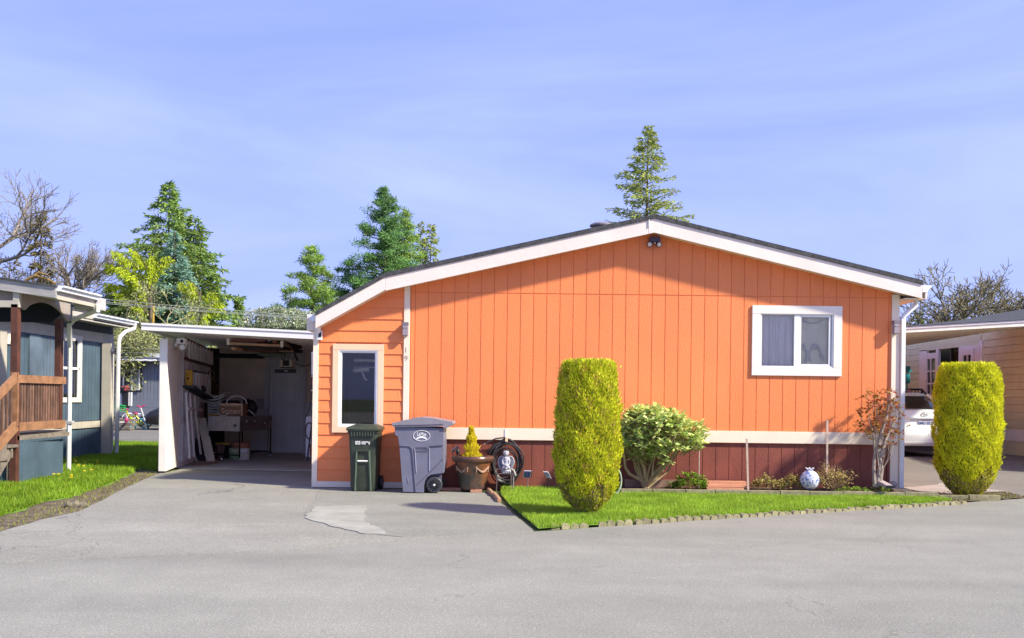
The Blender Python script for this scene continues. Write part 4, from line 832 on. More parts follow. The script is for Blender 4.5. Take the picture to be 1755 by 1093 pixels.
# ------------------------------------------------------------------ bins
gm = M('green_bin_plastic', (.040, .050, .034), .5, .15, 6, .1, 60); gmd = M('green_bin_shadow', (.030, .042, .026), .5, .1); gml = M('green_bin_rib', (.075, .105, .075), .45, .1)
t = thing('wheelie_bin', 'dark green wheelie bin with white numbers standing before the narrow window', 'bin', (-2.17, -.6, 0))
def loft(rings, m, name, par, bevel=0, smooth=False):
    n = len(rings[0]); V = [p for r in rings for p in r]
    return MB().add(V, [(i * n + j, i * n + (j + 1) % n, (i + 1) * n + (j + 1) % n, (i + 1) * n + j) for i in range(len(rings) - 1) for j in range(n)] + [tuple(range(n))[::-1], tuple(range((len(rings) - 1) * n, len(rings) * n))]).build(name, m, par, smooth=smooth, bevel=bevel)
def rrect(cx, cy, hx, hy, z, r=.04, n=3):
    out = []
    for sx, sy, a0 in ((1, 1, 0), (-1, 1, 90), (-1, -1, 180), (1, -1, 270)):
        for k in range(n + 1):
            a = math.radians(a0 + 90 * k / n); out.append((cx + sx * (hx - r) + r * math.cos(a), cy + sy * (hy - r) + r * math.sin(a), z))
    return out
bx, by = -2.178, -.28
def binring(z, hx, yf, yb): return rrect(bx, (yf + yb) / 2, hx, (yb - yf) / 2, z)
loft([binring(.015, .182, -.53, -.12), binring(.10, .185, -.55, -.10), binring(.5, .196, -.575, -.08), binring(.86, .212, -.60, -.06), binring(.865, .225, -.615, -.05), binring(.90, .226, -.615, -.05)], gm, 'body', t, smooth=True)
loft([binring(.902, .243, -.64, -.03), binring(.925, .246, -.645, -.02), binring(.95, .235, -.62, -.03), binring(.975, .18, -.50, -.10), binring(.99, .15, -.42, -.14)], gm, 'lid', t, smooth=True)
for k in range(9): piece('rib', (.012, .03, .075), (bx - .16 + k * .04, -.614, .865), gml, t)
MB().box(bx - .19, bx + .19, -.628, -.60, .90, .908).build('rim', gml, t)
pk = MB().add([(bx - .075, -.592, .60), (bx + .075, -.592, .60), (bx + .085, -.566, .20), (bx + .10, -.545, .02), (bx - .10, -.545, .02), (bx - .085, -.566, .20), (bx - .06, -.53, .585), (bx + .06, -.53, .585), (bx + .05, -.505, .03), (bx - .05, -.505, .03)],
    [(0, 1, 7, 6), (1, 2, 3, 8, 7), (0, 6, 9, 4, 5), (6, 7, 8, 9), (3, 4, 9, 8)]).build('lifting_pocket', gmd, t)
for sx in (-1, 1): MB().bar((bx + sx * .09, -.594, .61), (bx + sx * .115, -.549, .02), .022, .03).build('pocket_rib', gml, t)
MB().bar((bx - .085, -.597, .615), (bx + .085, -.597, .615), .025, .03).build('pocket_rib', gm, t)
MB().tube([(bx - .075, -.588, .455), (bx + .075, -.588, .455)], .013, 8).build('lifting_bar', alu, t, smooth=True)
text('number', '035', (bx - .07, -.603, .722), .05, vinyl, t, sx=.75, bold=.03); text('number', '035996', (bx + .045, -.603, .722), .042, vinyl, t, sx=.7, bold=.03)
MB().box(bx - .14, bx + .14, -.596, -.59, .765, .85).build('label_panel', gmd, t)
for sx in (-1, 1): wh = MB().lathe([(.03, -.025), (.1, -.022), (.105, -.01), (.105, .015), (.1, .022), (.03, .025)], (bx + sx * .215, -.14, .106), 24, (1, 0, 0)).build('wheel', black, t, smooth=True)
MB().tube([(bx - .2, -.14, .106), (bx + .2, -.14, .106)], .012, 6).build('axle', blackm, t)
# grey cart, seen from its side
pm = M('grey_violet_plastic', (.155, .155, .215), .48, .08, 6, .1, 60, fine=.03); pml = M('grey_violet_light', (.29, .28, .37), .45, .06); pmd = M('grey_violet_dark', (.10, .095, .14), .5, .08)
t = thing('wheelie_bin', 'large grey violet two wheeled cart with white oval logo, turned sideways', 'bin', (-1.36, -.45, 0))
YF = -.72
def cz(x, y): q = at(665 + x / 7.283, 700 + y / 7.283, YF); return (q.x, q.z)
prof = [cz(*p) for p in ((80, 214), (86, 325), (122, 345), (140, 470), (168, 860), (186, 1044), (445, 1054), (449, 960), (460, 905), (490, 858), (540, 826), (600, 818), (690, 806), (700, 690), (694, 245))]
def scaled(y, s): cx_, czz = cz(400, 640); return [(cx_ + (x - cx_) * s, y, czz + (z - czz) * s) for x, z in prof]
rings = [scaled(YF, .985), scaled(YF + .015, 1), scaled(YF + .56, 1), scaled(YF + .575, .985)]
o = loft(rings, pm, 'body', t)
def cp(x, y, Y=YF - .004): a, b = cz(x, y); return (a, Y, b)
# moulded relief on the side
MB().tube([cp(155, 466), cp(262, 470), cp(292, 492), cp(306, 560), cp(345, 1040)], .010, 6).build('moulding', pmd, t, smooth=True)
MB().tube([cp(330, 490), cp(338, 560), cp(352, 800)], .007, 6).build('moulding', pml, t, smooth=True); MB().tube([cp(516, 488), cp(516, 780)], .007, 6).build('moulding', pml, t, smooth=True)
MB().tube([cp(530, 468), cp(600, 465), cp(640, 460), cp(682, 458)], .012, 6).build('moulding', pmd, t, smooth=True); MB().tube([cp(355, 955), cp(520, 800), cp(690, 625)], .006, 6).build('moulding', pmd, t, smooth=True)
frm = [cp(340, 485), cp(485, 485), cp(485, 535), cp(340, 535)]; MB().tube(frm, .004, 5, closed=True).build('moulding', pmd, t)
text('embossed_word', 'TOTER', cp(412, 511, YF - .002), .03, pmd, t, sx=1.1, bold=.02)
lz = [cz(*p) for p in ((52, 178), (58, 226), (694, 222), (700, 245), (740, 240), (800, 212), (815, 190), (805, 163), (700, 148), (560, 120), (430, 108), (310, 118), (280, 132), (190, 148))]
cx_, czz = cz(400, 170)
loft([[(cx_ + (x - cx_) * .99, YF - .03, z) for x, z in lz], [(x, YF - .01, z) for x, z in lz], [(x, YF + .59, z) for x, z in lz], [(cx_ + (x - cx_) * .99, YF + .61, z) for x, z in lz]], M('cart_lid_plastic', (.24, .225, .26), .45, .1, 5), 'lid', t)
MB().tube([cp(75, 208, YF - .03), cp(400, 204, YF - .03), cp(690, 196, YF - .03)], .008, 6).build('lid_lip', pmd, t, smooth=True)
wc = cz(575, 945); wr = .118
wh = MB().lathe([(.05, -.02), (wr - .012, -.024), (wr, -.012), (wr, .03), (wr - .01, .04), (.04, .04)], (wc[0], YF + .035, wr + .012), 32, (0, 1, 0)).build('wheel', M('wheel_grey', (.045, .045, .055), .5, .1), t, smooth=True)
for k in range(10):
    a = k * math.pi / 5 + .3; MB().bar((wc[0] + .032 * math.cos(a), YF + .01, wr + .012 + .032 * math.sin(a)), (wc[0] + .082 * math.cos(a), YF + .01, wr + .012 + .082 * math.sin(a)), .012, .02, (0, 1, 0)).build('spoke', black, wh)
MB().lathe([(.018, 0), (.012, .012), (.001, .014)], (wc[0], YF + .005, wr + .012), 14, (0, -1, 0)).build('hub_cap', alu, wh, smooth=True)
MB().lathe([(.05, -.02), (wr, -.01), (wr, .03), (.04, .04)], (wc[0], YF + .52, wr + .012), 24, (0, 1, 0)).build('wheel', black, t, smooth=True)
MB().box(wc[0] - .13, wc[0] + .09, YF + .09, YF + .48, .1, .29).build('axle_housing', pmd, t)
lg = cz(420, 340); ring = [(lg[0] + .121 * math.cos(a), YF - .004, lg[1] + .077 * math.sin(a)) for a in [i * math.pi / 20 for i in range(40)]]
MB().tube(ring, .0035, 5, closed=True).build('logo_ring', vinyl, t)
text('logo_script', 'LeMay', (lg[0], YF - .003, lg[1] + .022), .052, vinyl, t, sx=.72, bold=.012)
rb = [(lg[0] + .075 * (i / 6), YF - .0035, lg[1] - .016 - .03 * (abs(i / 6)) ** 2) for i in range(-6, 7)]
MB().add([(x, y, z + .011) for x, y, z in rb] + [(x, y, z - .014) for x, y, z in rb], [(i, i + 1, i + 14, i + 13) for i in range(12)]).build('logo_ribbon', vinyl, t)
MB().bar(cp(242, 860), cp(254, 930), .006, .004).build('scratch', pml, t)
# ------------------------------------------------------------------ planter, cypress, solar spot
cop = M('copper_glaze', (.085, .075, .065), .32, .2, 4, .3, 30, metal=.35, col2=(.30, .115, .05), lo=.45, hi=.62, st=(1, 1, .7)); rimm = M('brown_glaze_rim', (.10, .055, .04), .25, .2, 5, metal=.3, col2=(.17, .085, .06))
p = gr(810, 842); pc = (p.x, -.33, 0); zr = at(809, 780, -.3).z
t = thing('flower_pot', 'large glazed copper brown pot with garland relief on brick feet', 'pot', pc)
MB().lathe([(.185, .045), (.197, .07), (.205, .12), (.262, zr - .13), (.27, zr - .115), (.27, zr - .09), (.245, zr - .085)], pc, 36).build('body', cop, t, smooth=True)
MB().lathe([(.25, zr - .09), (.30, zr - .085), (.318, zr - .055), (.318, zr - .03), (.30, zr - .004), (.27, zr), (.25, zr - .01), (.24, zr - .05)], pc, 36).build('rim', rimm, t, smooth=True)
MB().lathe([(.245, zr - .06), (.001, zr - .05)], pc, 24, cap=False).build('potting_soil', soil, t)
for a0 in (-2.25, -.9, .5, 1.9):
    r_ = lambda z: .205 + (z - .12) / (zr - .25) * .057 + .006; pts = []
    for i in range(13):
        u = i / 12; z = zr - .16 - .07 * math.sin(u * math.pi); a = a0 + (u - .5) * .85; pts.append((pc[0] + r_(z) * math.cos(a), pc[1] + r_(z) * math.sin(a), z))
    MB().tube(pts, [.008 + .010 * math.sin(i / 12 * math.pi) for i in range(13)], 6).build('garland', M('garland_pale', (.36, .22, .15), .5, .3, 20) if a0 < -2 else bpy.data.materials['garland_pale'], t, smooth=True)
    for e in (0, -1):
        q = pts[e]; b = MB()
        for j in range(4): b.ball((q[0], q[1], q[2] - j * .022), .014 - j * .002, 8)
        b.build('garland_knot', bpy.data.materials['garland_pale'], t, smooth=True)
for z in (.30,): MB().lathe([(.236, z), (.240, z + .006), (.237, z + .012)], pc, 36, cap=False).build('ring_band', cop, t, smooth=True)
for i, (dx, dy, l, lab) in enumerate(((-.32, .06, .30, 'long flat brick left of the pot foot'), (.06, -.17, .17, 'short brick wedged under the right side of the pot'), (-.08, .12, .2, 'brick under the back of the pot'))):
    o = MB().box(pc[0] + dx - l / 2, pc[0] + dx + l / 2, pc[1] + dy - .05, pc[1] + dy + .05, .004, .05).build('brick', brick, None, bevel=.006); props(o, lab, 'brick')
goldm = leafmat('golden_cypress_leaf', [(0.744, 0.600, 0.024), (0.900, 0.768, 0.036), (0.540, 0.504, 0.024), (0.840, 0.660, 0.036), (0.432, 0.456, 0.036)], .3, .6, .2, 8)
t = thing('golden_cypress', 'small golden yellow dwarf cypress growing in the copper pot', 'shrub', (pc[0], pc[1], zr - .05)); cx0, cz0 = at(807, 780, -.33).x, zr - .06
n = 2600; u = RNG.random(n) ** 1.1; r = .125 * (1 - u) ** .75 * RNG.random(n) ** .4 * (1 + .25 * np.sin(u * 22)) + .004; a = RNG.uniform(0, 6.283, n); hh = .50
C = np.stack([cx0 + r * np.cos(a) + .02 * (1 - u), pc[1] + r * np.sin(a), cz0 + u * hh * .94], 1); D = np.stack([np.cos(a) * .35, np.sin(a) * .35, np.full(n, 1.0)], 1) + unit(n) * .25
V, Fc = rhombs(C, D, unit(n), RNG.uniform(.03, .06, n), .011); fast('crown', V, Fc, goldm, t); MB().tube([(cx0, pc[1], cz0), (cx0, pc[1], cz0 + .35)], .01, 6).build('trunk', bark, t)
solar = M('solar_panel', (.11, .11, .30), .25, .2, 30); sframe = M('solar_frame', (.50, .48, .58), .4)
def quad3(name, c, ux, uy, w, h, th, m, par):
    c, ux, uy = Vector(c), Vector(ux).normalized(), Vector(uy).normalized(); n = ux.cross(uy).normalized() * th; a, b = ux * w / 2, uy * h / 2
    v = [c - a - b, c + a - b, c + a + b, c - a + b]; v += [q + n for q in v]
    return MB().add(v, [(0, 3, 2, 1), (4, 5, 6, 7), (0, 1, 5, 4), (1, 2, 6, 5), (2, 3, 7, 6), (3, 0, 4, 7)]).build(name, m, par)
t = thing('solar_spotlight', 'small black solar spotlight stuck in the copper pot beside the cypress', 'light', (at(784, 775, -.42).x, -.42, zr - .05))
q = at(779, 768.5, -.42); quad3('panel', q, (.9, 0, .75), (-.2, -1, .5), .12, .06, .02, M('spot_panel', (.10, .075, .11), .3), t)
q2 = at(784.5, 774, -.42); MB().ball(q2, .04, 12, (.8, .8, 1.1)).build('lamp_head', black, t, smooth=True); MB().tube([q, q2, (q2.x, q2.y, zr - .06)], .01, 6).build('stem', black, t)
# log edging beside the pot
lm_ = M('log_edging', (.40, .23, .13), .85, .3, 14, .6, 40)
for k, (a_, b_, lab) in enumerate((((836, 838), (845, 848), 'short log edging piece nearer the pot'), ((846, 846), (856, 858), 'short log edging piece at the lawn corner'))):
    p0, p1 = gr(*a_, .03), gr(*b_, .03); o = MB().tube([p0 + (p1 - p0) * i / 6 + Vector((0, 0, .004 * (i % 2))) for i in range(7)], [.028, .036, .034, .038, .035, .036, .028], 10).build('log_edging', lm_, None, smooth=True); props(o, lab, 'log')
# ------------------------------------------------------------------ hose, angel, solar stake lights
rub = M('black_hose_rubber', (.045, .040, .042), .38, .2, 8)
t = thing('garden_hose', 'coil of black garden hose hanging on the wall behind the angel statue', 'hose', (-.1, -.05, .9))
b = MB(); hc = at(867, 790, -.05)
for k, (dx, dz, rx, rz, ph) in enumerate(((-.02, .0, .215, .30, .0), (.01, .01, .205, .33, .3), (-.03, -.03, .23, .32, .2), (.02, -.04, .22, .30, .5), (-.01, -.06, .19, .27, .1), (.03, .0, .235, .28, .4), (-.045, .02, .24, .27, .2), (0, -.09, .17, .26, 0), (.02, -.02, .20, .345, .2))):
    b.tube([(hc.x + dx + rx * math.cos(a) * (1 + .04 * math.sin(3 * a + ph)), -.035 - .018 * k % .1 - .01 * math.sin(2 * a + k), hc.z + dz + rz * math.sin(a) * (1 if math.sin(a) > 0 else 1.02)) for a in [i * math.pi / 24 for i in range(48)]], .0115, 7, closed=True)
b.tube([at(832, 760, -.1), at(838, 756.5, -.1), at(850, 751.5, -.08), at(866, 749.5, -.08), at(880, 757, -.08), at(890, 768, -.08), at(895, 776, -.08)], .0115, 7); b.tube([at(852, 765, -.12), at(858, 759, -.12), at(868, 753, -.1)], .011, 7)
b.build('hose_coil', rub, t, smooth=True)
for px, py, px2, py2 in ((832, 760, 829.5, 761.5), (895, 776, 896.5, 779), (852, 765, 850.5, 767.5)): MB().tube([at(px, py, -.1), at(px2, py2, -.1)], .013, 8).build('brass_fitting', M('brass', (.45, .36, .22), .35, metal=.7) if px == 832 else bpy.data.materials['brass'], t, smooth=True)
p = at(868, 753, -.12); MB().box(p.x - .02, p.x + .02, -.16, -.02, p.z - .035, p.z + .035).build('hook', cream3, t, bevel=.004)
# plant stand
SY = -.42; t = thing('plant_stand', 'black wire stand carrying the grey angel statue', 'stand', (at(867, 838, SY).x, SY, .03)); st_z = at(868, 811, SY).z
x0, x1 = at(851, 811, SY).x, at(876, 811, SY).x; b = MB(); zt_ = at(851, 803, SY).z
for x, y in ((x0, SY - .09), (x1, SY - .09), (x0, SY + .09), (x1, SY + .09)): b.tube([(x, y, .02), (x + (.01 if x == x0 else -.0), y, st_z - .04), (x + .01 * (1 if x == x0 else -1), y, st_z)], .006, 6)
for z in (st_z, zt_): b.tube([(x0, SY - .09, z), (x1 + .06, SY - .09, z), (x1 + .06, SY + .09, z), (x0, SY + .09, z)], .0055, 6, closed=True)
b.tube([(x0, SY - .09, st_z), (x0, SY - .09, zt_)], .006, 6); b.build('wire_frame', M('weathered_wire', (.14, .12, .12), .5, .3), t, smooth=True); piece('top', (x1 - x0 + .06, .18, .012), ((x0 + x1) / 2 + .03, SY, st_z), blackm, t)
t = thing('sprinkler_stake', 'metal hose faucet stake beside the angel stand', 'stake', gr(880, 838)); q = at(880, 808, -.5); MB().tube([(q.x, -.5, .02), (q.x, -.5, q.z)], .010, 8).build('stake', M('dull_zinc', (.28, .26, .25), .5, metal=.4), t, smooth=True); MB().tube([q + Vector((-.03, 0, .03)), q + Vector((0, 0, .02)), q + Vector((.03, 0, -.06))], .02, 8).build('tap', bpy.data.materials['dull_zinc'], t, smooth=True)
# angel
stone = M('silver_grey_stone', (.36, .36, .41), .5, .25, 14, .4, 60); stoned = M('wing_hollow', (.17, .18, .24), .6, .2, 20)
s_ = 1 / 116; ac = at(867.5, 810, SY); az = st_z + .006
def A(dx, up, dy=0): return Vector((ac.x + dx * s_, SY + dy, az + up * s_))
t = thing('angel_statue', 'grey stone angel with rounded wings seated on the wire stand', 'statue', (ac.x, SY, az))
b = MB(); b.lathe([(8.5 * s_, 0), (8.8 * s_, 3 * s_), (7.5 * s_, 8 * s_), (5.2 * s_, 12 * s_), (3.8 * s_, 17 * s_), (4.6 * s_, 22 * s_), (4.6 * s_, 26 * s_), (2.2 * s_, 28.5 * s_), (1.5 * s_, 30 * s_)], (ac.x, SY, az), 16)
b.ball(A(-.3, 33.2), 4.9 * s_, 14, (.92, 1, 1.1)); b.ball(A(-.3, 32, -.038), 1.0 * s_, 6); b.ball(A(-3.5, 10, -.045), 4 * s_, 10, (1, 1.2, .8)); b.ball(A(3.5, 10, -.045), 4 * s_, 10, (1, 1.2, .8))
for sx in (-1, 1):
    b.tube([A(sx * 4.2, 25.5), A(sx * 6, 20, -.015), A(sx * 5.2, 15.5, -.03), A(sx * 1.6, 13.5, -.06)], [2.0 * s_, 1.7 * s_, 1.5 * s_, 1.3 * s_], 8); b.ball(A(sx * 1.2, 13.2, -.065), 1.6 * s_, 8)
    b.ball(A(sx * 4.4, 25.5), 2.3 * s_, 8); b.ball(A(sx * 4.5, 1.5, -.06), 2.2 * s_, 8, (.8, 1.5, .8))
for i in range(9): a = -2.9 + i * .33; b.tube([A(5 * math.cos(a), 11, math.sin(a) * .035), A(8.5 * math.cos(a), 1, math.sin(a) * .075)], [.6 * s_, 1.2 * s_], 6)
for i in range(26):
    a = i * 2.4; zz = .15 + (i / 26) * .9; rr = 4.5 * math.sqrt(max(0, 1 - (zz - .3) ** 2)); 
    v = A(-.3 + rr * math.cos(a), 33.4 + 4.3 * (zz - .1), rr * s_ * math.sin(a) + .006); b.ball(v, 1.25 * s_, 6)
for sx in (-1, 1): b.ball(A(-.3 + sx * 3.9, 33), 1.0 * s_, 6); b.ball(A(-.3 + sx * 1.4, 33.6, -.034), .55 * s_, 6)
b.ball(A(0, 13.5, -.075), 3.0 * s_, 10, (1, .8, 1)); b.ball(A(.3, 8, -.09), 2.2 * s_, 8)
bo = b.build('body', stone, t); md = bo.modifiers.new('r', 'REMESH'); md.mode = 'VOXEL'; md.voxel_size = .0035; ms_ = bo.modifiers.new('s', 'SMOOTH'); ms_.iterations = 2
for sx in (-1, 1):
    out = [(2.5, 26), (5, 28.5), (9, 28), (12, 25), (13.6, 20), (13.2, 15), (11, 10), (8, 6), (5, 9), (3.5, 16)]
    V = [A(sx * x, z, .03) for x, z in out]; V2 = [A(sx * (x * .9 + .4), z, .055) for x, z in out]; n = len(V)
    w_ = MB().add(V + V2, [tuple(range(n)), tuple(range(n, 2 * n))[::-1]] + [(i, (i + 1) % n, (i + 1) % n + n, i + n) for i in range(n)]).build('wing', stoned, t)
    MB().tube(V[:9], 1.15 * s_, 6).tube([A(sx * 4, 25, .026), A(sx * 8, 20, .026), A(sx * 9, 10, .026)], .5 * s_, 5).tube([A(sx * 5, 26, .026), A(sx * 10.5, 21, .026), A(sx * 10.5, 12, .026)], .5 * s_, 5).build('wing_edge', stone, w_, smooth=True)
# solar stake lights
for (px, py, lab, ux, uy, pmat) in ((904, 812, 'solar stake light with plain blue panel, just right of the angel', (1, 0, -.03), (.12, -.5, .9), solar), (938.5, 813, 'solar stake light with glaring tilted panel beside the columnar shrub', (1, 0, -.1), (-.45, -.5, .9), M('glared_solar', (.35, .32, .50), .15, .5, 22))):
    q = at(px, py, -.32); t = thing('solar_stake_light', lab, 'garden light', (q.x, -.32, .03), 'solar stake lights by the skirting')
    quad3('panel_frame', q, ux, uy, .115 if px < 910 else .075, .125, .012, sframe, t); quad3('solar_panel', q - Vector(ux).normalized().cross(Vector(uy).normalized()) * .004 * (1 if Vector(ux).cross(Vector(uy)).y > 0 else -4.4), ux, uy, .09 if px < 910 else .055, .10, .003, pmat, t)
    MB().tube([(q.x + .01, -.31, .02), (q.x + .01, -.31, q.z - .04)], .007, 6).build('stake', M('stake_' + str(px)[:3], (.20, .14, .13), .6) if px < 910 else blackm, t)
# ------------------------------------------------------------------ columnar shrubs
def column(label, cx, cy, z0, H_, prof, mats, n, seed, group=None):
    global RNG
    RNG = np.random.default_rng(seed); t = thing('columnar_shrub', label, 'shrub', (cx, cy, z0), group)
    us, rs = [p[0] for p in prof], [p[1] for p in prof]
    core = MB().lathe([(max(.01, np.interp(u, us, rs) - .075), u * H_ * .985) for u in np.linspace(.03, .985, 16)], (cx, cy, z0), 20).build('inner_twigs', M('hedge_core', (.11, .10, .02), .95, .4, 12) if 'hedge_core' not in bpy.data.materials else bpy.data.materials['hedge_core'], t)
    MB().tube([(cx, cy, z0 - .02), (cx, cy, z0 + .4)], .05, 8).build('trunk', bark, t, smooth=True)
    u = RNG.random(n); a = RNG.uniform(0, 6.283, n); R_ = np.interp(u, us, rs)
    lump = 1 + .06 * np.sin(a * 3 + u * 9) * np.sin(u * 14 + a) + .04 * np.sin(a * 7 - u * 23) + .03 * np.sin(a * 13 + u * 41)
    r = R_ * lump - np.abs(RNG.normal(size=n)) * .026 + np.where(RNG.random(n) < .03, RNG.random(n) * .05, 0)
    k = RNG.random(n) < .09; topm = k; r = np.where(topm, R_.mean() * 0 + rs[-2] * np.sqrt(RNG.random(n)), r); u = np.where(topm, RNG.uniform(.965, 1.0, n), u)
    C = np.stack([cx + r * np.cos(a), cy + r * np.sin(a), z0 + u * H_ + np.where(topm, RNG.normal(size=n) * .012, 0)], 1)
    D = np.stack([np.cos(a) * np.where(topm, .2, 1), np.sin(a) * np.where(topm, .2, 1), np.where(topm, 1.2, 1.1) * np.ones(n)], 1) * np.array([[.55, .55, 1]]) + unit(n) * .55
    NO = np.stack([np.cos(a), np.sin(a), np.where(topm, 1.5, .25)], 1) + unit(n) * .55
    Lh = RNG.uniform(.028, .058, n); W = RNG.uniform(.009, .018, n)
    cls = np.where((u < .16 + .05 * np.sin(a * 4)) & (RNG.random(n) < .55), 2, np.where(np.sin(a * 5 + u * 31) + np.sin(a * 11 - u * 17) + RNG.normal(size=n) > 2.05, 1, 0))
    for c, (nm_, mm) in enumerate(zip(('foliage', 'bronzed_foliage', 'dry_foliage'), mats)):
        s = cls == c; V, Fc = rhombs(C[s], D[s], NO[s], Lh[s], W[s]); fast(nm_, V, Fc, mm, t)
hm1 = leafmat('golden_arborvitae', [(0.377, 0.439, 0.017), (0.667, 0.682, 0.026), (0.493, 0.568, 0.022), (0.812, 0.747, 0.043), (0.275, 0.357, 0.017)], .3, .6, .22, 5)
hm2 = leafmat('bronzed_arborvitae', [(0.546, 0.351, 0.065), (0.650, 0.468, 0.104), (0.338, 0.286, 0.052)], .2, .7, .2, 5); hm3 = leafmat('dry_arborvitae', [(0.240, 0.180, 0.060), (0.408, 0.312, 0.144), (0.144, 0.132, 0.048)], .1, .8, .2, 6)
hm4 = leafmat('lime_arborvitae', [(0.488, 0.535, 0.016), (0.775, 0.774, 0.023), (0.602, 0.647, 0.018), (0.862, 0.787, 0.039), (0.344, 0.422, 0.016)], .3, .6, .18, 5)
h1 = gr(1007, 882, .03); h1.y += .05; H1 = at(1007, 613, h1.y).z - .03 - .055
column('left columnar golden arborvitae with bronzed patches, standing on the lawn', h1.x, h1.y, .03, H1, [(0, .09), (.04, .15), (.10, .25), (.2, .34), (.35, .385), (.5, .395), (.7, .37), (.85, .345), (.95, .315), (.985, .29), (1, .24)], (hm1, hm2, hm3), 46000, 3)
h2 = gr(1657, 847, .03); H2 = at(1657, 614, h2.y).z - .03 - .075
column('right columnar lime green arborvitae standing on the bare island by the neighbour driveway', h2.x, h2.y, .03, H2, [(0, .15), (.05, .25), (.12, .345), (.25, .43), (.45, .465), (.7, .455), (.85, .43), (.93, .41), (.975, .37), (1, .28)], (hm4, hm4, hm3), 52000, 4)
# ------------------------------------------------------------------ planting bed
o, _ = sheet('planting_bed', [(1.72, -.60), (6.1, -.60), (6.1, -.002), (1.62, -.002)], .09, soil, 0)
t = thing('bed_edging', 'row of flat mossy concrete edging blocks between the bed and the lawn', 'edging', (4, -.65, 0))
x = 1.6; k = 0
while x < 6.75:
    l = .46 + .03 * math.sin(k * 2.3); piece('edging_block', (round(l, 2) - .012, .10, .115), (x + l / 2, -.655 + .006 * math.sin(k * 5), .048 + .004 * math.sin(k * 3) - (.03 if x > 6 else 0)), block, t, (0, 0, .01 * math.sin(k * 7))); x += l; k += 1
t = thing('lawn_border', 'scalloped row of small mossy concrete blocks along the road edge of the lawn', 'border', (3, -2.5, 0))
e0, e1 = gr(944, 905.5, .0), gr(1655, 860.5, 0); L_ = (e1 - e0).length; nb_ = int(L_ / .118); d_ = (e1 - e0).normalized(); ang = math.atan2(d_.y, d_.x)
me = MB(); n = 10
pr = [(-.052, -.05)] + [(.052 * -math.cos(i * math.pi / (n - 1)), .012 + .034 * math.sin(i * math.pi / (n - 1))) for i in range(n)] + [(.052, -.05)]
me.poly(pr, -.03, .03); mo = bpy.data.meshes.new('scallop'); mo.from_pydata(me.v, [], me.f); mo.materials.append(block)
for k in range(nb_):
    if k == 4 or random.random() < .015: continue
    q = e0 + d_ * (k + .5) * L_ / nb_; q = q + Vector((random.gauss(0, .006), random.gauss(0, .008), random.gauss(.002, .006)))
    attach('border_block', mo, None, t, q, (random.gauss(0, .07), random.gauss(0, .06), ang + random.gauss(0, .06)))
o = MB().box(1.72, 2.62, -.19, -.14, .07, .20).build('timber_board', M('bed_timber', (.27, .165, .12), .8, .2, 6, .3), None); props(o, 'pale timber board lying against the skirting behind the rhododendron', 'board')
# rhododendron
rm1 = leafmat('rhododendron_leaf', [(0.364, 0.504, 0.125), (0.644, 0.756, 0.225), (0.504, 0.616, 0.188), (0.868, 0.840, 0.350), (0.238, 0.406, 0.150), (0.728, 0.700, 0.175)], .25, .38, .15, 3)
def leafy(label, name, base, tips_fn, nb, leafm, L, W, per, seed, barkm_, stemr=.012, droop=0, cat='shrub', fork=2, whorl=True, stemf=.02):
    global RNG
    RNG = np.random.default_rng(seed); rg = random.Random(seed); t = thing(name, label, cat, base); sg = Segs(); Cs, Ds = [], []
    base = Vector(base)
    for i in range(nb):
        tip = Vector(tips_fn(rg)); mid = base.lerp(tip, .45) + Vector((rg.gauss(0, .03), rg.gauss(0, .03), -.06 * (tip - base).length)); m2 = base.lerp(tip, .75) + Vector((rg.gauss(0, .02), rg.gauss(0, .02), 0))
        b0 = base + Vector((rg.gauss(0, .015), rg.gauss(0, .015), 0)); pts = [b0, mid, m2, tip]; r = stemr
        if i < nb * stemf:
            for k in range(3): sg.add(pts[k], pts[k + 1], r * (1 - .25 * k), r * (.75 - .22 * k))
        else: sg.add(m2.lerp(tip, .3), tip, r * .28, r * .2)
        n = int(per * rg.uniform(.7, 1.3)); a = RNG.uniform(0, 6.283, n)
        if whorl: C = np.tile(np.array(tip), (n, 1)) + RNG.normal(size=(n, 3)) * .012; D = np.stack([np.cos(a), np.sin(a), RNG.uniform(-.5, .9, n) - droop], 1)
        else:
            s = RNG.uniform(.25, 1, n)[:, None]; C = np.array(mid) * (1 - s) + np.array(tip) * s + RNG.normal(size=(n, 3)) * .03; D = np.stack([np.cos(a), np.sin(a), RNG.uniform(-.7, .6, n)], 1)
        Cs.append(C); Ds.append(D)
    sg.build('stems', barkm_, t, 6); C, D = np.concatenate(Cs), np.concatenate(Ds); n = len(C); up = np.array([[0, 0, 1.0]]) + RNG.normal(size=(n, 3)) * .35
    V, Fc = rhombs(C, D, up, L * RNG.uniform(.6, 1.2, n), W * RNG.uniform(.7, 1.2, n)); fast('leaves', V, Fc, leafm, t); return t
rb = at(1108, 834, -.38); rb.z = .09
def rt_(rg):
    while 1:
        px, py = rg.uniform(1058, 1212), rg.uniform(684, 792); u = (px - 1132) / 74; v = (py - 742) / 56
        if u * u + v * v < 1 and not (py > 770 and px > 1150) and not (py < 700 + max(0, (px - 1130)) * .42 - 4):
            if rg.random() < .55 and py > 775: continue
            p = at(px, py, -.38); w_ = math.sqrt(max(.02, 1 - u * u - v * v)) * .5; return (p.x, -.42 + rg.uniform(-1, .75) * w_, p.z)
leafy('rounded rhododendron with pale yellow green leaves and bare forked stems in the bed', 'rhododendron', rb, rt_, 520, rm1, .13, .046, 10, 11, M('tan_bark', (.34, .25, .13), .8, .2, 12), .021)
st = MB()
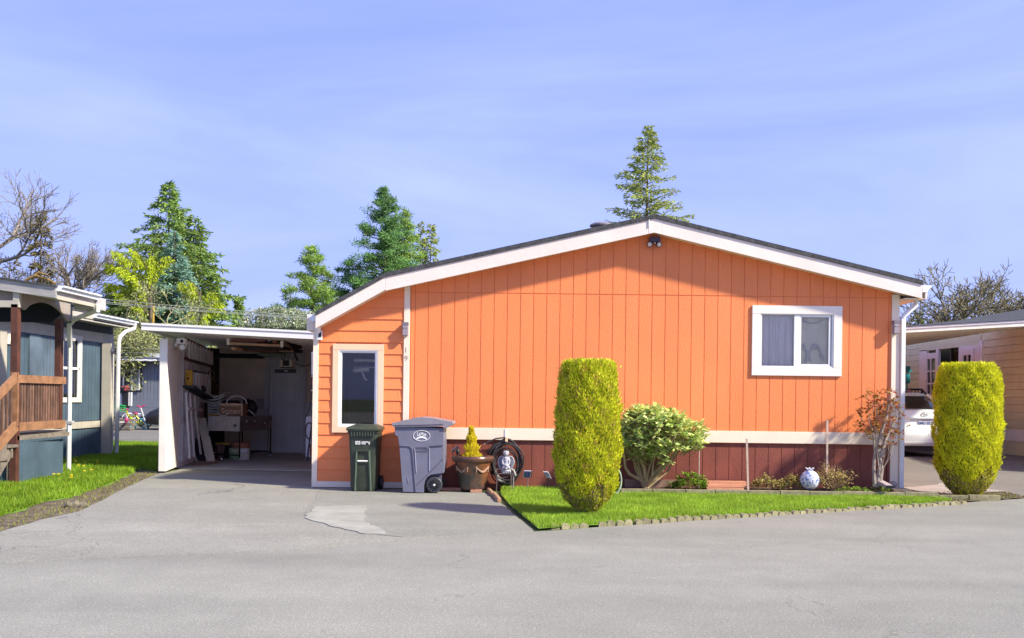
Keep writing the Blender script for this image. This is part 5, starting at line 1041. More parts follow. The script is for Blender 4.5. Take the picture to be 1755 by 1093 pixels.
for q in (((1108, 834), (1108, 822), (1104, 800), (1098, 785), (1086, 780), (1075, 766)), ((1108, 830), (1096, 820), (1080, 812), (1072, 800), (1069, 770)), ((1109, 826), (1120, 812), (1132, 800), (1140, 782), (1150, 755), (1160, 735)), ((1109, 824), (1106, 805), (1102, 780), (1103, 750), (1098, 720)), ((1120, 812), (1135, 806), (1137, 796), (1135, 775))):
    st.tube([at(a_, b_, -.38 - .03 * i) for i, (a_, b_) in enumerate(q)], [.03 - .0035 * i for i in range(len(q))], 7)
o = st.build('limbs', bpy.data.materials['tan_bark'], bpy.data.objects['rhododendron'], smooth=True)
# low plants in the bed
def mound(cx, w, h, y=-.4, zb=.09):
    def f(rg):
        a, r = rg.uniform(0, 6.283), math.sqrt(rg.random()); return (cx + w * r * math.cos(a), y + w * .55 * r * math.sin(a), zb + h * (1 - r * r * .75) * rg.uniform(.35, 1.05))
    return f
def bedx(px): return at(px, 828, -.4).x
gl_ = leafmat('small_green_leaf', [(.10, .22, .02), (.20, .34, .03), (.28, .40, .04), (.07, .15, .02)], .25); ol = leafmat('olive_leaf', [(.26, .24, .06), (.36, .30, .10), (.18, .18, .04), (.40, .24, .10)], .2); dry = leafmat('dry_leaf', [(.45, .33, .10), (.35, .30, .07), (.55, .42, .20)], .2)
tw_ = M('dry_twig', (.36, .24, .13), .8, .2, 12)
leafy('low bright green leafy plant between the rhododendron and the stacked planks', 'low_shrub', (bedx(1185), -.4, .09), mound(bedx(1184), .27, .26), 110, gl_, .05, .024, 12, 21, tw_, .006)
leafy('low olive leaved plant right of the first wooden stake', 'low_shrub', (bedx(1318), -.4, .09), mound(bedx(1318), .27, .24), 90, ol, .042, .022, 11, 22, tw_, .006)
leafy('low olive leaved plant just left of the round ceramic ornament', 'low_shrub', (bedx(1362), -.38, .09), mound(bedx(1362), .25, .23, -.38), 90, ol, .042, .022, 11, 23, tw_, .006)
leafy('tiny dark green seedling right of the timber board', 'seedling', (bedx(1152), -.3, .09), mound(bedx(1152), .08, .09, -.3), 14, gl_, .04, .02, 8, 24, tw_, .004)
leafy('flat green weeds around the foot of the tall stake shrub', 'weeds', (bedx(1455), -.4, .09), mound(bedx(1458), .3, .06), 50, gl_, .045, .02, 8, 28, tw_, .003)
leafy('small green weeds at the foot of the red leaved shrub', 'weeds', (bedx(1512), -.45, .09), mound(bedx(1510), .14, .08, -.45), 24, gl_, .045, .02, 8, 29, tw_, .003)
def fan(rg): a = rg.uniform(-.95, .95); r = rg.uniform(.25, .47); return (bedx(1430) + r * math.sin(a) * .95, -.42 + rg.uniform(-.14, .14), .09 + r * math.cos(a) * 1.0)
leafy('twiggy dry straw coloured shrub around the taller wooden stake', 'dry_shrub', (bedx(1428), -.42, .09), fan, 80, dry, .045, .02, 9, 25, tw_, .006, whorl=False, stemf=.8)
rl = leafmat('red_bronze_leaf', [(0.390, 0.068, 0.045), (0.540, 0.135, 0.060), (0.240, 0.240, 0.060), (0.480, 0.210, 0.060), (0.180, 0.180, 0.045)], .25, .4)
def rose(rg):
    while 1:
        px, py = rg.uniform(1472, 1548), rg.uniform(664, 790); u, v = (px - 1510) / 40, (py - 712) / 55
        if u * u + v * v < 1 and not (py > 750 and px < 1505): p = at(px, py, -.42); return (p.x, -.42 + rg.uniform(-.22, .2), p.z)
leafy('small tree like shrub with red bronze leaves and pale gnarled trunk at the house corner', 'red_shrub', (bedx(1505), -.42, .30), rose, 150, rl, .065, .036, 8, 26, M('pale_grey_bark', (.34, .27, .23), .8, .2, 10), .006, stemf=.05)
st = MB()
for q in (((1504, 832), (1507, 805), (1510, 780), (1506, 760)), ((1500, 832), (1498, 800), (1500, 770), (1496, 740), (1490, 710)), ((1508, 830), (1512, 800), (1504, 765), (1501, 735), (1504, 700)), ((1506, 760), (1512, 735), (1520, 710), (1525, 680)), ((1510, 780), (1518, 750), (1528, 728), (1538, 712))): st.tube([at(a_, b_, -.42) for a_, b_ in q], [.034 - .007 * i for i in range(len(q))], 7)
st.build('gnarled_trunk', bpy.data.materials['pale_grey_bark'], bpy.data.objects['red_shrub'], smooth=True)
# planks
cedar = M('red_cedar_plank', (.52, .25, .15), .7, .12, 5, .2, 60, st=(.5, 4, 4), rand=.08)
for k, (px0, px1, py, Y, lab) in enumerate(((1212, 1276, 836.5, -.56, 'bottom front cedar plank of the small stack in the bed'), (1213, 1277, 832, -.50, 'wide middle cedar plank of the small stack in the bed'), (1211, 1282, 826, -.34, 'thin cedar plank at the back of the small stack'), (1208, 1280, 823, -.22, 'rearmost cedar plank leaning on the skirting'))):
    a, b = at(px0, py, Y), at(px1, py, Y); z = (.125, .17, .155, .19)[k]; o = MB().box(a.x, b.x, Y - .0, Y + .14, z - .038, z).build('cedar_plank', cedar, None, bevel=.003); props(o, lab, 'plank', 'stacked cedar planks')
wsm = M('pale_stake_wood', (.55, .40, .33), .7, .12, 6)
for px0, py0, px1, py1, lab in ((1280, 750, 1283, 838, 'shorter thin wooden stake right of the stacked planks'), (1418, 718, 1418, 812, 'taller wooden stake standing in the dry twiggy shrub')):
    a, b = at(px0, py0, -.5 if px0 < 1300 else -.36), at(px1, py1, -.5 if px0 < 1300 else -.36); t_ = MB().bar((b.x, b.y, .05), a, .028, .018, (0, 1, 0)).build('wooden_stake', wsm, None); props(t_, lab, 'stake')
a = at(1199, 765, -.4); t_ = MB().tube([(a.x, -.4, .08), (a.x, -.4, a.z)], .0035, 5).build('wire_stake', alu, None); props(t_, 'thin silver wire stake beside the rhododendron', 'stake')
# ceramic ball
c = at(1388, 820.5, -.48); cer = M('blue_white_ceramic', (.13, .17, .42), .2, .1, 26, col2=(.62, .63, .70), lo=.42, hi=.50); t = thing('ceramic_ornament', 'round blue and white ceramic pomegranate ornament in the bed', 'ornament', (c.x, c.y, .09))
MB().ball(c, .142, 24, (1, 1, 1.05)).build('ball', cer, t, smooth=True); b = MB().lathe([(.03, .13), (.022, .15), (.035, .165), (.001, .165)], c, 12)
for k in range(6): a = k * math.pi / 3 + .3; b.tube([c + Vector((.02 * math.cos(a), .02 * math.sin(a), .15)), c + Vector((.065 * math.cos(a), .065 * math.sin(a), .18))], [.016, .008], 6)
b.build('crown', M('ceramic_white', (.66, .64, .70), .3), t, smooth=True)
# downspout extension, stone, ball
o = MB().bar(at(1508, 823, -.35), at(1524, 831.5, -.75), .10, .055).build('downspout_extension', M('dusty_pink_metal', (.46, .38, .38), .5), None, bevel=.006); props(o, 'short pale downspout extension lying beside the stone block', 'downspout')
o = MB().bar(at(1523.6, 831.6, -.74), at(1524.6, 832.2, -.765), .085, .04).build('dark_opening', dark, o)
a, b = at(1529, 834, -.5), at(1563, 834, -.5); o = MB().box(a.x, b.x, -.55, -.3, .02, .135).build('stone_block', M('grey_brown_stone', (.15, .115, .10), .9, .25, 12, .6, 30), None, bevel=.012); props(o, 'grey brown stone block at the foot of the right downspout', 'stone')
c = at(1532, 819, -.28); o = MB().ball((c.x, c.y, .135 + .05), .052, 14).build('stone_ball', M('grey_stone_ball', (.30, .26, .26), .8, .2, 20, .4), None, smooth=True); props(o, 'small grey stone ball resting on the stone block', 'ball')
# green garden hoop by the left column
hp = gr(1064, 846, .03); t_ = MB().tube([at(1053 + 12.5 * math.sin(q), 823 - 23 * math.cos(q), -1.0) for q in [i * .22 for i in range(14)]], .011, 6).build('garden_hoop', M('pale_green_tube', (.45, .55, .38), .4, .2, 6), None, smooth=True); props(t_, 'pale green bent hoop tube standing behind the left columnar shrub', 'hoop')
# broken curb piece at the verge
b = MB(); p0, p1 = gr(110, 869.5, .02), gr(150, 868, .02); b.tube([p0.lerp(p1, i / 8) + Vector((0, 0, .012 * math.sin(i * 2))) for i in range(9)], [.02, .05, .055, .05, .06, .05, .055, .045, .02], 8); o = b.build('broken_asphalt_chunk', M('rubble', (.15, .13, .09), .95, .3, 14, .8, 40), None); props(o, 'crumbled strip of old asphalt curb on the dirt verge', 'rubble')
# ------------------------------------------------------------------ blue house on the left
BH = thing('blue_house', 'slate blue manufactured house with cream trim and a covered wooden porch on the left', 'house', (-9.2, 4, 0))
WX = -9.17; y0w, y1w = 2.3, 6.99
def wy(px): return WX * F / (px - 877.5 + 0) - DIST
n = 0; Y = y0w
while Y < y1w - .05:
    l = .146; hi = min(l - .01, y1w - Y - .09)
    if hi <= 0: break
    yc = Y + hi / 2
    if 4.55 < yc < 5.36: zs = ((.80, 1.25), (2.58, 2.6))
    else: zs = ((.80, 2.52),)
    for z0, z1 in zs:
        if z1 - z0 > .1: piece('siding_board', (.014, round(hi, 3), z1 - z0), (WX, yc, (z0 + z1) / 2), blue, BH)
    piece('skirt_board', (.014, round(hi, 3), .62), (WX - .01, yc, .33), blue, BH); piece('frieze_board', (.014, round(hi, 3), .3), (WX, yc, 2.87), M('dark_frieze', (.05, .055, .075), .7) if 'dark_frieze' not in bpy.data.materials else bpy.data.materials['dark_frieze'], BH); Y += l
w = MB(); w.box(WX - .1, WX - .02, y0w, 4.62, 0, 3).box(WX - .1, WX - .02, 5.30, y1w, 0, 3).box(WX - .1, WX - .02, 4.62, 5.30, 0, 1.3).box(WX - .1, WX - .02, 4.62, 5.30, 2.58, 3); w.box(WX - 6, WX - .1, y1w - .1, y1w, 0, 3); w.box(WX - 6, WX - .1, y0w, y0w + .1, 0, 3.0); w.box(WX - 2.5, WX - 2.4, y0w, y1w, .7, 3); w.build('wall', blue, BH)
MB().box(WX - .01, WX + .025, y0w, y1w, 2.52, 2.73).build('header_trim', bluecream, BH); MB().box(WX - .01, WX + .03, y0w, y1w, .645, .785).build('belly_band', bluecream, BH)
MB().box(WX - .01, WX + .028, y1w - .09, y1w + .02, .02, 2.52).build('corner_board', bluecream, BH); MB().box(WX - 1.2, WX + .0, y1w + .001, y1w + .02, .02, 2.9).build('corner_return', bluecream, BH)
# eave, gutter and roof of the main body
EX = -8.68; ez = 3.0
MB().box(WX - .02, EX, 1.9, 6.96, ez - .10, ez - .08).build('soffit', bluecream, BH); MB().box(EX - .03, EX, 1.9, 6.96, ez - .13, ez + .02).build('fascia', bluecream, BH)
gutter(EX + .002, ez + .04, 1, y0=4.9, y1=6.95, par=BH, s=.85)
MB().poly([(EX + .01, ez + .03), (WX - 3.2, ez + .75), (WX - 3.2, ez + .8), (EX + .01, ez + .08)], 1.9, 6.98).build('roof', shingle, BH)
MB().poly([(EX, ez - .13), (EX, ez + .05), (WX - 3.2, ez + .77), (WX - 3.2, ez + .55)], 6.96, 7.0).build('rake_board', bluecream, BH)
# window in the wall
bw = MB().box(WX - .01, WX + .005, 4.60, 5.34, 1.28, 1.30).build('window', vinyl, BH)
for a, b, c, d in ((4.52, 5.43, 2.50, 2.60), (4.52, 5.43, 1.20, 1.30), (4.52, 4.62, 1.30, 2.50), (5.33, 5.43, 1.30, 2.50)): MB().box(WX - .01, WX + .035, a, b, c, d).build('trim', M('window_cream', (.66, .61, .54), .5) if 'window_cream' not in bpy.data.materials else bpy.data.materials['window_cream'], bw)
for a, b, c, d in ((4.62, 5.33, 1.88, 1.93), (4.62, 4.65, 1.3, 2.5), (5.30, 5.33, 1.3, 2.5)): MB().box(WX - .01, WX + .02, a, b, c, d).build('sash', vinyl, bw)
MB().box(WX - .03, WX - .025, 4.62, 5.33, 1.3, 2.5).build('pane', darkglass, bw)
cu_ = MB()
for k in range(10): cu_.box(WX - .18, WX - .15, 4.64 + k * .07, 4.69 + k * .07, 2.0, 2.5)
cu_.build('valance', sheer, bw); MB().tube([(WX - .12, 5.0 + .14 * math.cos(a), 1.62 + .2 * math.sin(a)) for a in [i * .4 for i in range(14)]], .02, 6).build('rattan_scroll', M('rattan', (.24, .19, .13), .7), bw, smooth=True)
# porch side wall features
MB().box(WX + .008, WX + .05, wy(46), wy(65), .85, 2.50).build('smooth_door_panel', bluedoor, BH)
for k in range(5): piece('door_board', (.03, (wy(92) - wy(66)) / 5 - .012, 1.62), (WX + .02, wy(66) + (k + .5) * (wy(92) - wy(66)) / 5, 1.66), bluedoor, BH)
MB().box(WX + .009, WX + .06, wy(93), wy(98), .8, 2.55).build('door_casing', bluecream, BH); MB().box(WX + .01, WX + .07, y0w - .05, wy(4.5), .0, 2.9).build('door_casing', bluecream, BH)
q = MB().box(WX + .01, WX + .04, wy(8), wy(27), 2.27, 2.52).build('small_window', bpy.data.materials['window_cream'], BH); MB().box(WX + .041, WX + .045, wy(10.5), wy(25), 2.31, 2.48).build('pane', sheer, q)
# porch
PX = -7.44; pz = .80
for k in range(9): Y = -.22 + k * .174; piece('porch_skirt_board', (.016, .160, .60), (PX - .02 - .008 * k, Y + .09, .33), blue, BH)
MB().box(PX - 1.7, PX - .10, -.24, 1.5, pz - .09, pz - .03).build('porch_floor', greywood, BH); MB().box(PX - .12, PX + .02, -.26, 1.36, pz - .12, pz - .055).build('deck_edge', greywood, BH)
for k in range(9): piece('skirt_board', (.18, .016, .62), (PX - .14 - k * .188, -.24, .33), blue, BH)
prt = MB().bar((PX, -.22, .88), (PX - .06, 1.34, .88), .04, .13).build('bottom_rail', handrail, BH); MB().bar((PX, -.24, 1.605), (PX - .06, 1.34, 1.605), .045, .12).build('top_rail', handrail, BH)
for k in range(17): u = (k + .5) / 17; piece('baluster', (.034, .042, .66), (PX - .03 - .06 * u, -.2 + 1.5 * u, 1.245), baluster, BH)
MB().box(PX - .08, PX + .02, -.30, -.2, .02, 2.72).build('porch_post', wooddark, BH); MB().box(PX - .06, PX + .055, -.33, -.3, .9, 1.7).build('newel', handrail, BH)
MB().box(PX - .15, PX - .05, 1.16, 1.26, .8, 2.62).build('porch_post', wooddark, BH); MB().box(PX - .12, PX - .02, -.29, -.21, .02, .78).build('porch_foot', greywood, BH)
# stairs going down towards the road
MB().bar((PX + .02, -.30, 1.64), (PX + .02, -1.62, .86), .045, .13).build('stair_rail', handrail, BH); MB().bar((PX + .02, -.30, .90), (PX + .02, -1.75, .06), .045, .15).build('stair_rail', handrail, BH)
for k in range(11): Y = -.38 - k * .115; zc = 1.20 - (k * .115 + .08) * .58; piece('baluster', (.034, .046, .72), (PX - .02, Y, zc), baluster, BH)
for k in range(9): piece('baluster_top', (.046, .05, .06), (PX - .9, -.42 - k * .14, 1.60 - k * .088), greywood, BH)
MB().bar((PX - .9, -.30, 1.5), (PX - .9, -1.62, .72), .045, .13).build('stair_rail', baluster, BH)
for k in range(4): piece('stair_tread', (1.0, .28, .04), (PX - .45, -.42 - k * .27, .60 - k * .18), greywood, BH); piece('riser', (.04, .05, .18), (PX + .01, -.42 - k * .27, .52 - k * .18), greywood, BH)
MB().bar((PX + .0, -.5, .55), (PX + .0, -1.1, .02), .05, .26).build('stringer', greywood, BH)
MB().bar((PX - 1.6, .4, 1.55), (PX - .95, .4, 1.55), .04, .12).build('far_rail', wooddark, BH); MB().box(PX - 1.22, PX - 1.15, .3, .36, .8, 1.5).build('far_rail_post', wooddark, BH)
# porch roof: rake facing the road, arched side valance, gutter
ra, rb_ = at(-60, 470, -.32), at(96, 492, -.32)
fz = lambda x: rb_.z + (ra.z - rb_.z) * (x - rb_.x) / (ra.x - rb_.x)
MB().poly([(ra.x, fz(ra.x) - .19), (rb_.x, rb_.z - .19), (rb_.x, rb_.z - .02), (ra.x, fz(ra.x) - .02)], -.34, -.29).build('porch_rake', oldwhite, BH)
MB().poly([(ra.x, fz(ra.x) - .025), (rb_.x + .02, rb_.z - .025), (rb_.x + .02, rb_.z + .0), (ra.x, fz(ra.x))], -.37, .95).build('porch_roof', shingle, BH)
MB().poly([(ra.x, fz(ra.x) - .185), (rb_.x - .02, rb_.z - .185), (rb_.x - .02, rb_.z - .165), (ra.x, fz(ra.x) - .165)], -.29, .93).build('porch_soffit', bluecream, BH)
MB().box(rb_.x - .03, rb_.x, -.29, .95, rb_.z - .2, rb_.z - .02).build('porch_fascia', bluecream, BH)
gutter(rb_.x + .002, rb_.z - .0, 1, y0=-.32, y1=.95, par=BH, s=.8)
MB().box(rb_.x - .35, rb_.x + .02, .96, 1.3, rb_.z - .23, rb_.z - .03).build('gutter_corner', oldwhite, BH)
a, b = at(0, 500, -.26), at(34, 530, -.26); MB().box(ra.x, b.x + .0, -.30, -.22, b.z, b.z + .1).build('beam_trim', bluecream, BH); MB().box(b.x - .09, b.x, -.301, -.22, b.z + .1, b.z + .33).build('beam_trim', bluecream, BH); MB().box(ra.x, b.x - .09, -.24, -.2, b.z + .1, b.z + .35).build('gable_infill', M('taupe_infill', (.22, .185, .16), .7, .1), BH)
# arched valance along the porch side
arch = [(-.2, 2.90), (1.42, 2.90), (1.42, 2.60), (1.34, 2.61)] + [(1.30 - i * .118, 2.63 + .19 * math.sin(min(1, i / 11) * math.pi) ** .7 + .003 * i) for i in range(12)] + [(-.08, 2.67), (-.2, 2.66)]
MB().poly(arch, PX - .06, PX - .02, 'x').build('arched_valance', M('taupe_valance', (.33, .28, .24), .6, .08), BH)
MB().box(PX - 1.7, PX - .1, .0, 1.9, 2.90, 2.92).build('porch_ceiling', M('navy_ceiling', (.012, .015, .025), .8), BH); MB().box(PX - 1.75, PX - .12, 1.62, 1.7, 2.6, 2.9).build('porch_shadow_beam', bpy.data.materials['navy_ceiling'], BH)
# downspouts
def down(pts, r, lab=None):
    MB().tube(pts, r, 8).build('downspout', oldwhite if lab else M('spout_white', (.66, .65, .62), .45, .1, 4) if 'spout_white' not in bpy.data.materials else bpy.data.materials['spout_white'], BH, smooth=True)
g1 = gr(118, 812); T_ = at(166, 524, .85); 
down([T_, (T_.x, .87, T_.z - .09), at(151, 540, 1.2), at(126, 550, 1.65), at(118, 560, 1.79), (g1.x + .0, g1.y, 2.2), (g1.x, g1.y, .02)], .042)
g2_ = gr(200, 783); T2 = at(230, 556, 6.8); down([T2, (T2.x, 6.8, T2.z - .12), at(214, 571, 6.6), at(205, 580, 6.3), at(203, 590, 6.25), (g2_.x, g2_.y, .02)], .045)
for p_ in ((g1.x, g1.y, .88), (g1.x, g1.y, 2.34)): piece('spout_strap', (.14, .10, .05), p_, oldwhite, BH)
piece('spout_strap', (.14, .12, .05), (g2_.x, 6.4, 2.3), oldwhite, BH); MB().box(g2_.x - .24, g2_.x - .04, 6.3, 6.4, .02, 2.5).build('post_trim', bluecream, BH)
# ------------------------------------------------------------------ far grey house, bikes, dark car
FY = 25.5; G = thing('grey_house', 'blue grey manufactured house with black framed window seen through the gap', 'house', (-15, FY, 0))
a, b = at(190, 622, FY), at(300, 735, FY)
k = 0; x = -19.5
while x < -11.0: piece('siding_board', (.135, .02, 1.62), (x, FY, 1.87), grey, G); x += .147
for k in range(3): piece('lap_board', (8.6, .03, .27), (-15.2, FY - .005, .925 - k * .28), grey, G)
MB().box(-19.6, -10.9, FY + .012, FY + .06, 0, 2.9).box(-19.6, -19.5, FY + .06, FY + 5, 0, 2.9).build('wall', grey, G)
MB().poly([(-20, 2.80), (-10.6, 2.80), (-10.6, 2.92), (-20, 2.92)], FY - .45, FY - .4).build('fascia', M('grey_fascia', (.30, .33, .38), .6, .1), G)
MB().box(-20, -10.6, FY - .45, FY, 2.79, 2.80).build('soffit', bpy.data.materials['grey_fascia'], G); MB().add([(-20, FY - .5, 2.92), (-10.6, FY - .5, 2.92), (-10.6, FY + 3.4, 3.5), (-20, FY + 3.4, 3.5)], [(0, 1, 2, 3)]).build('roof', M('pale_metal_roof', (.34, .36, .40), .6, .15, 1), G)
t_ = at(210, 619.5, FY - .5); MB().tube([(t_.x + i * .09, FY - .52, t_.z + .008 * math.sin(i * 1.3)) for i in range(17)], .035, 6).build('rolled_tarp', white, G, smooth=True)
a, b = at(208.5, 630, FY), at(243, 673.5, FY); wv_ = MB().box(a.x, b.x, FY - .03, FY - .012, b.z, a.z).build('window', black, G)
frame(a.x + .07, b.x - .07, b.z + .06, a.z - .12, .05, FY - .06, FY - .031, 'frame', vinyl, wv_); mid_ = (a.x + b.x) / 2 + .0; MB().box(mid_ - .03, mid_ + .03, FY - .055, FY - .031, b.z + .11, a.z - .17).build('mullion', vinyl, wv_)
MB().box(a.x + .12, mid_ - .03, FY - .04, FY - .032, b.z + .11, a.z - .17).build('pane', M('night_pane', (.03, .03, .035), .15), wv_); MB().box(mid_ + .03, b.x - .12, FY - .04, FY - .032, b.z + .11, a.z - .17).build('pane', M('curtain_pane', (.22, .25, .25), .3, .3, 5, st=(5, 1, .5)), wv_)
t = thing('porch_railing', 'black porch railing with white posts beside the far grey house', 'railing', at(212, 705, 21.2))
a, b = at(196, 672, 21.2), at(220, 700, 21.2); MB().box(a.x, b.x, 21.2, 21.26, a.z - .1, a.z).build('rail', black, t); MB().box(b.x - .22, b.x, 21.15, 21.3, b.z - .05, a.z).build('post', black, t); MB().box(a.x, b.x, 21.2, 21.26, b.z - .02, b.z + .05).build('rail', black, t)
for k in range(6): piece('baluster', (.05, .04, a.z - b.z - .1), (a.x + .12 + k * .105, 21.23, (a.z + b.z) / 2), vinyl, t)
t = thing('porch_steps', 'grey wooden steps of the far grey house', 'steps', gr(212, 733))
for k in range(3): a = at(203, 722 + k * 4.2, 21 - k * .2); piece('tread', (1.55, .4, .10), (at(207, 0, 21).x + .05 * k, 20.9 - k * .3, .36 - k * .14), greywood, t)
o = MB().ball(at(213, 667.5, 21.1), .17, 10, (1.5, .6, .6)).ball(at(216, 671, 21.0), .1, 8, (1.6, .6, .5)).build('piled_clothes', M('dark_red_blue_cloth', (.02, .02, .03), .8, .3, 8, col2=(.30, .05, .03), lo=.5, hi=.56), None, smooth=True); props(o, 'dark bundle with a red patch lying on the far porch railing', 'bundle')
t = thing('green_chair', 'bright green plastic chair in front of the far porch railing', 'chair', at(205, 707, 20.6)); grn = M('kelly_green_plastic', (.02, .36, .08), .4)
for k in range(4): p = at(205, 697 + k * 3.1, 20.6); MB().bar((p.x - .16, 20.6, p.z + .03), (p.x + .2, 20.6 + .03 * k, p.z - .02), .2, .035, (0, 0, 1)).build('slat', grn, t)
def bike(lab, x, y, s, rot, cf, cw, cs, lean_):
    t = thing('kids_bike', lab, 'bicycle', (x, y, 0)); R_ = Matrix.Rotation(rot, 3, 'Z') @ Matrix.Rotation(lean_, 3, 'X')
    def q(a, z): v = R_ @ Vector((a * s, 0, z * s)); return (x + v.x, y + v.y, max(.01, v.z))
    fm = M('bike_' + lab.split()[1], cf, .4)
    for cx in (-.38, .38):
        w_ = MB().tube([q(cx + .2 * math.cos(a), .2 + .2 * math.sin(a)) for a in [i * math.pi / 10 for i in range(20)]], .028 * s, 6, closed=True).build('wheel', cw, t, smooth=True)
        MB().tube([q(cx, .2), q(cx + .01, .2)], .04 * s, 6).build('hub', cs, w_)
    MB().tube([q(-.38, .2), q(-.08, .2), q(.26, .5), q(-.2, .5), q(-.38, .2)], .03 * s, 6).tube([q(-.08, .2), q(-.22, .62)], .03 * s, 6).tube([q(.38, .2), q(.24, .72)], .03 * s, 6).build('frame', fm, t, smooth=True)
    MB().bar(q(-.32, .63), q(-.1, .64), .1 * s, .05 * s).build('seat', cs, t); MB().tube([q(.14, .8), q(.24, .72), q(.36, .8)], .024 * s, 6).build('handlebar', cs, t, smooth=True)
pinkm = M('pink_plastic', (.42, .04, .13), .4); teal = M('teal_plastic', (.04, .35, .45), .4); yelm = M('lime_yellow', (.55, .55, .04), .4)
b1, b2 = gr(226, 735), gr(238, 737)
bike('small white child bicycle with pink grips tipped over by the far steps', b1.x, b1.y, 1.3, .4, (.7, .7, .72), black, pinkm, .5); bike('small yellow child bicycle with teal parts tipped over in front of the white one', b2.x + .1, b2.y - .1, 1.15, 2.5, (.55, .55, .04), teal, pinkm, -.55)
o = MB().tube([gr(217, 724, .5), gr(216, 727, .05)], .05, 6).ball(gr(217, 722, .55), .07, 8).build('toy_scooter', pinkm, None, smooth=True); props(o, 'pink toy scooter bar left of the tipped bicycles', 'scooter')
def rings_mesh(rings, close=True):
    return rings
def car(name, lab, loc, rotz, paint, tailm, plate=None, rearx=None):
    t = thing(name, lab, 'car', (0, 0, 0))
    t.location = (0, 0, 0); OFF[t] = Vector((0, 0, 0))
    def ring(y, w, zb, zm, zs, zt): 
        return [(0, y, zb), (w - .10, y, zb), (w, y, zb + .12), (w + .01, y, zm), (w - .02, y, zs), (w - .10, y, zt), (w * .5, y, zt + .02), (0, y, zt + .03), (-w * .5, y, zt + .02), (-w + .10, y, zt), (-w + .02, y, zs), (-w - .01, y, zm), (-w, y, zb + .12), (-w + .10, y, zb)]
    R_ = [ring(.0, .72, .34, .46, .55, .58), ring(.04, .80, .26, .46, .60, .63), ring(.10, .83, .24, .5, .64, .665), ring(.115, .80, .24, .5, .68, .70), ring(.14, .80, .24, .55, .86, .92), ring(.20, .82, .24, .6, .95, 1.01), ring(.5, .86, .22, .62, .95, 1.03), ring(1.0, .88, .2, .62, .94, 1.03), ring(3.2, .88, .2, .62, .92, .98), ring(4.1, .86, .2, .58, .78, .84), ring(4.42, .80, .22, .5, .64, .69), ring(4.55, .68, .28, .44, .54, .58)]
    body = loft(R_, paint, 'body', t, smooth=True)
    def gh(z, y0, y1, w, r=.12): return [(-w + r, y0, z), (w - r, y0, z), (w, y0 + r, z), (w, y1 - r, z), (w - r, y1, z), (-w + r, y1, z), (-w, y1 - r, z), (-w, y0 + r, z)]
    loft([gh(.99, .72, 3.42, .80), gh(1.18, 1.0, 3.0, .73), gh(1.37, 1.32, 2.55, .62)], M('car_glass_' + lab[:5].strip(), (.012, .013, .016), .08, spec=.6), 'windows', t, smooth=True)
    loft([gh(1.355, 1.28, 2.6, .635), gh(1.41, 1.36, 2.5, .60), gh(1.435, 1.5, 2.3, .5)], paint, 'roof', t, smooth=True)
    for sx in (-1, 1):
        MB().tube([(sx * .755, .80, 1.02), (sx * .70, 1.06, 1.2), (sx * .60, 1.34, 1.38)], .045, 6).build('pillar', paint, t, smooth=True); MB().tube([(sx * .77, 3.30, 1.02), (sx * .60, 2.54, 1.38)], .035, 6).build('pillar', paint, t, smooth=True); MB().tube([(sx * .80, 2.1, 1.0), (sx * .63, 2.05, 1.38)], .03, 6).build('pillar', black, t, smooth=True)
        MB().box(sx * .95 - .07, sx * .95 + .07, 2.85, 2.98, .98, 1.1).build('mirror', paint, t, bevel=.02)
        for yy in (.85, 3.62):
            w_ = MB().lathe([(.20, -.09), (.30, -.095), (.325, -.07), (.325, .08), (.30, .10), (.20, .10)], (sx * .78, yy, .325), 28, (sx, 0, 0)).build('wheel', black, t, smooth=True)
            rm_ = MB().lathe([(.2, .06), (.195, .085), (.06, .075), (.001, .085)], (sx * .78, yy, .325), 20, (sx, 0, 0)).build('rim', M('rim_' + lab[:5].strip(), (.05, .05, .055) if 'dark' in lab else (.5, .5, .5), .4, metal=.5) if 'rim_' + lab[:5].strip() not in bpy.data.materials else bpy.data.materials['rim_' + lab[:5].strip()], w_, smooth=True)
            MB().lathe([(.375, .075), (.38, .115), (.34, .118)], (sx * .78, yy, .34), 28, (sx, 0, 0), cap=False).build('wheel_arch', paint if 'white' in lab else black, t, smooth=True); MB().lathe([(.35, .09), (.001, .088)], (sx * .78, yy, .34), 24, (sx, 0, 0), cap=False).build('wheel_well', black, t)
        # tail lamp
        q_ = [(sx * .82, .17, .70), (sx * .60, .105, .72), (sx * .70, .125, .86), (sx * .80, .22, .90)]
        v = [Vector(p_) + Vector((0, -.03, 0)) for p_ in q_] + [Vector(p_) + Vector((-sx * .02, .06, 0)) for p_ in q_]
        MB().add(v, [(0, 1, 2, 3), (7, 6, 5, 4), (0, 4, 5, 1), (1, 5, 6, 2), (2, 6, 7, 3), (3, 7, 4, 0)]).build('tail_lamp', tailm, t, bevel=.01)
        MB().box(sx * .6 - .13, sx * .6 + .13, 4.36, 4.47, .56, .67).build('headlight', alu, t, bevel=.03)
    if plate:
        MB().box(-.34, .34, .125, .15, .66, .84).build('plate_recess', M('recess_shadow_white', (.45, .44, .44), .5), t, bevel=.015)
        MB().box(-.40, .40, .075, .15, .84, .885).build('trunk_garnish', paint, t, bevel=.015)
        pl = MB().box(-.155, .155, .105, .118, .685, .83).build('licence_plate', M('plate_white', (.50, .54, .60), .4, .15, 30), t)
        text('plate_state', 'WASHINGTON', (0, .103, .808), .022, M('plate_red', (.35, .08, .10), .5), pl); text('plate_number', 'BME1853', (0, .103, .745), .062, M('plate_blue', (.04, .08, .22), .5), pl, bold=.02)
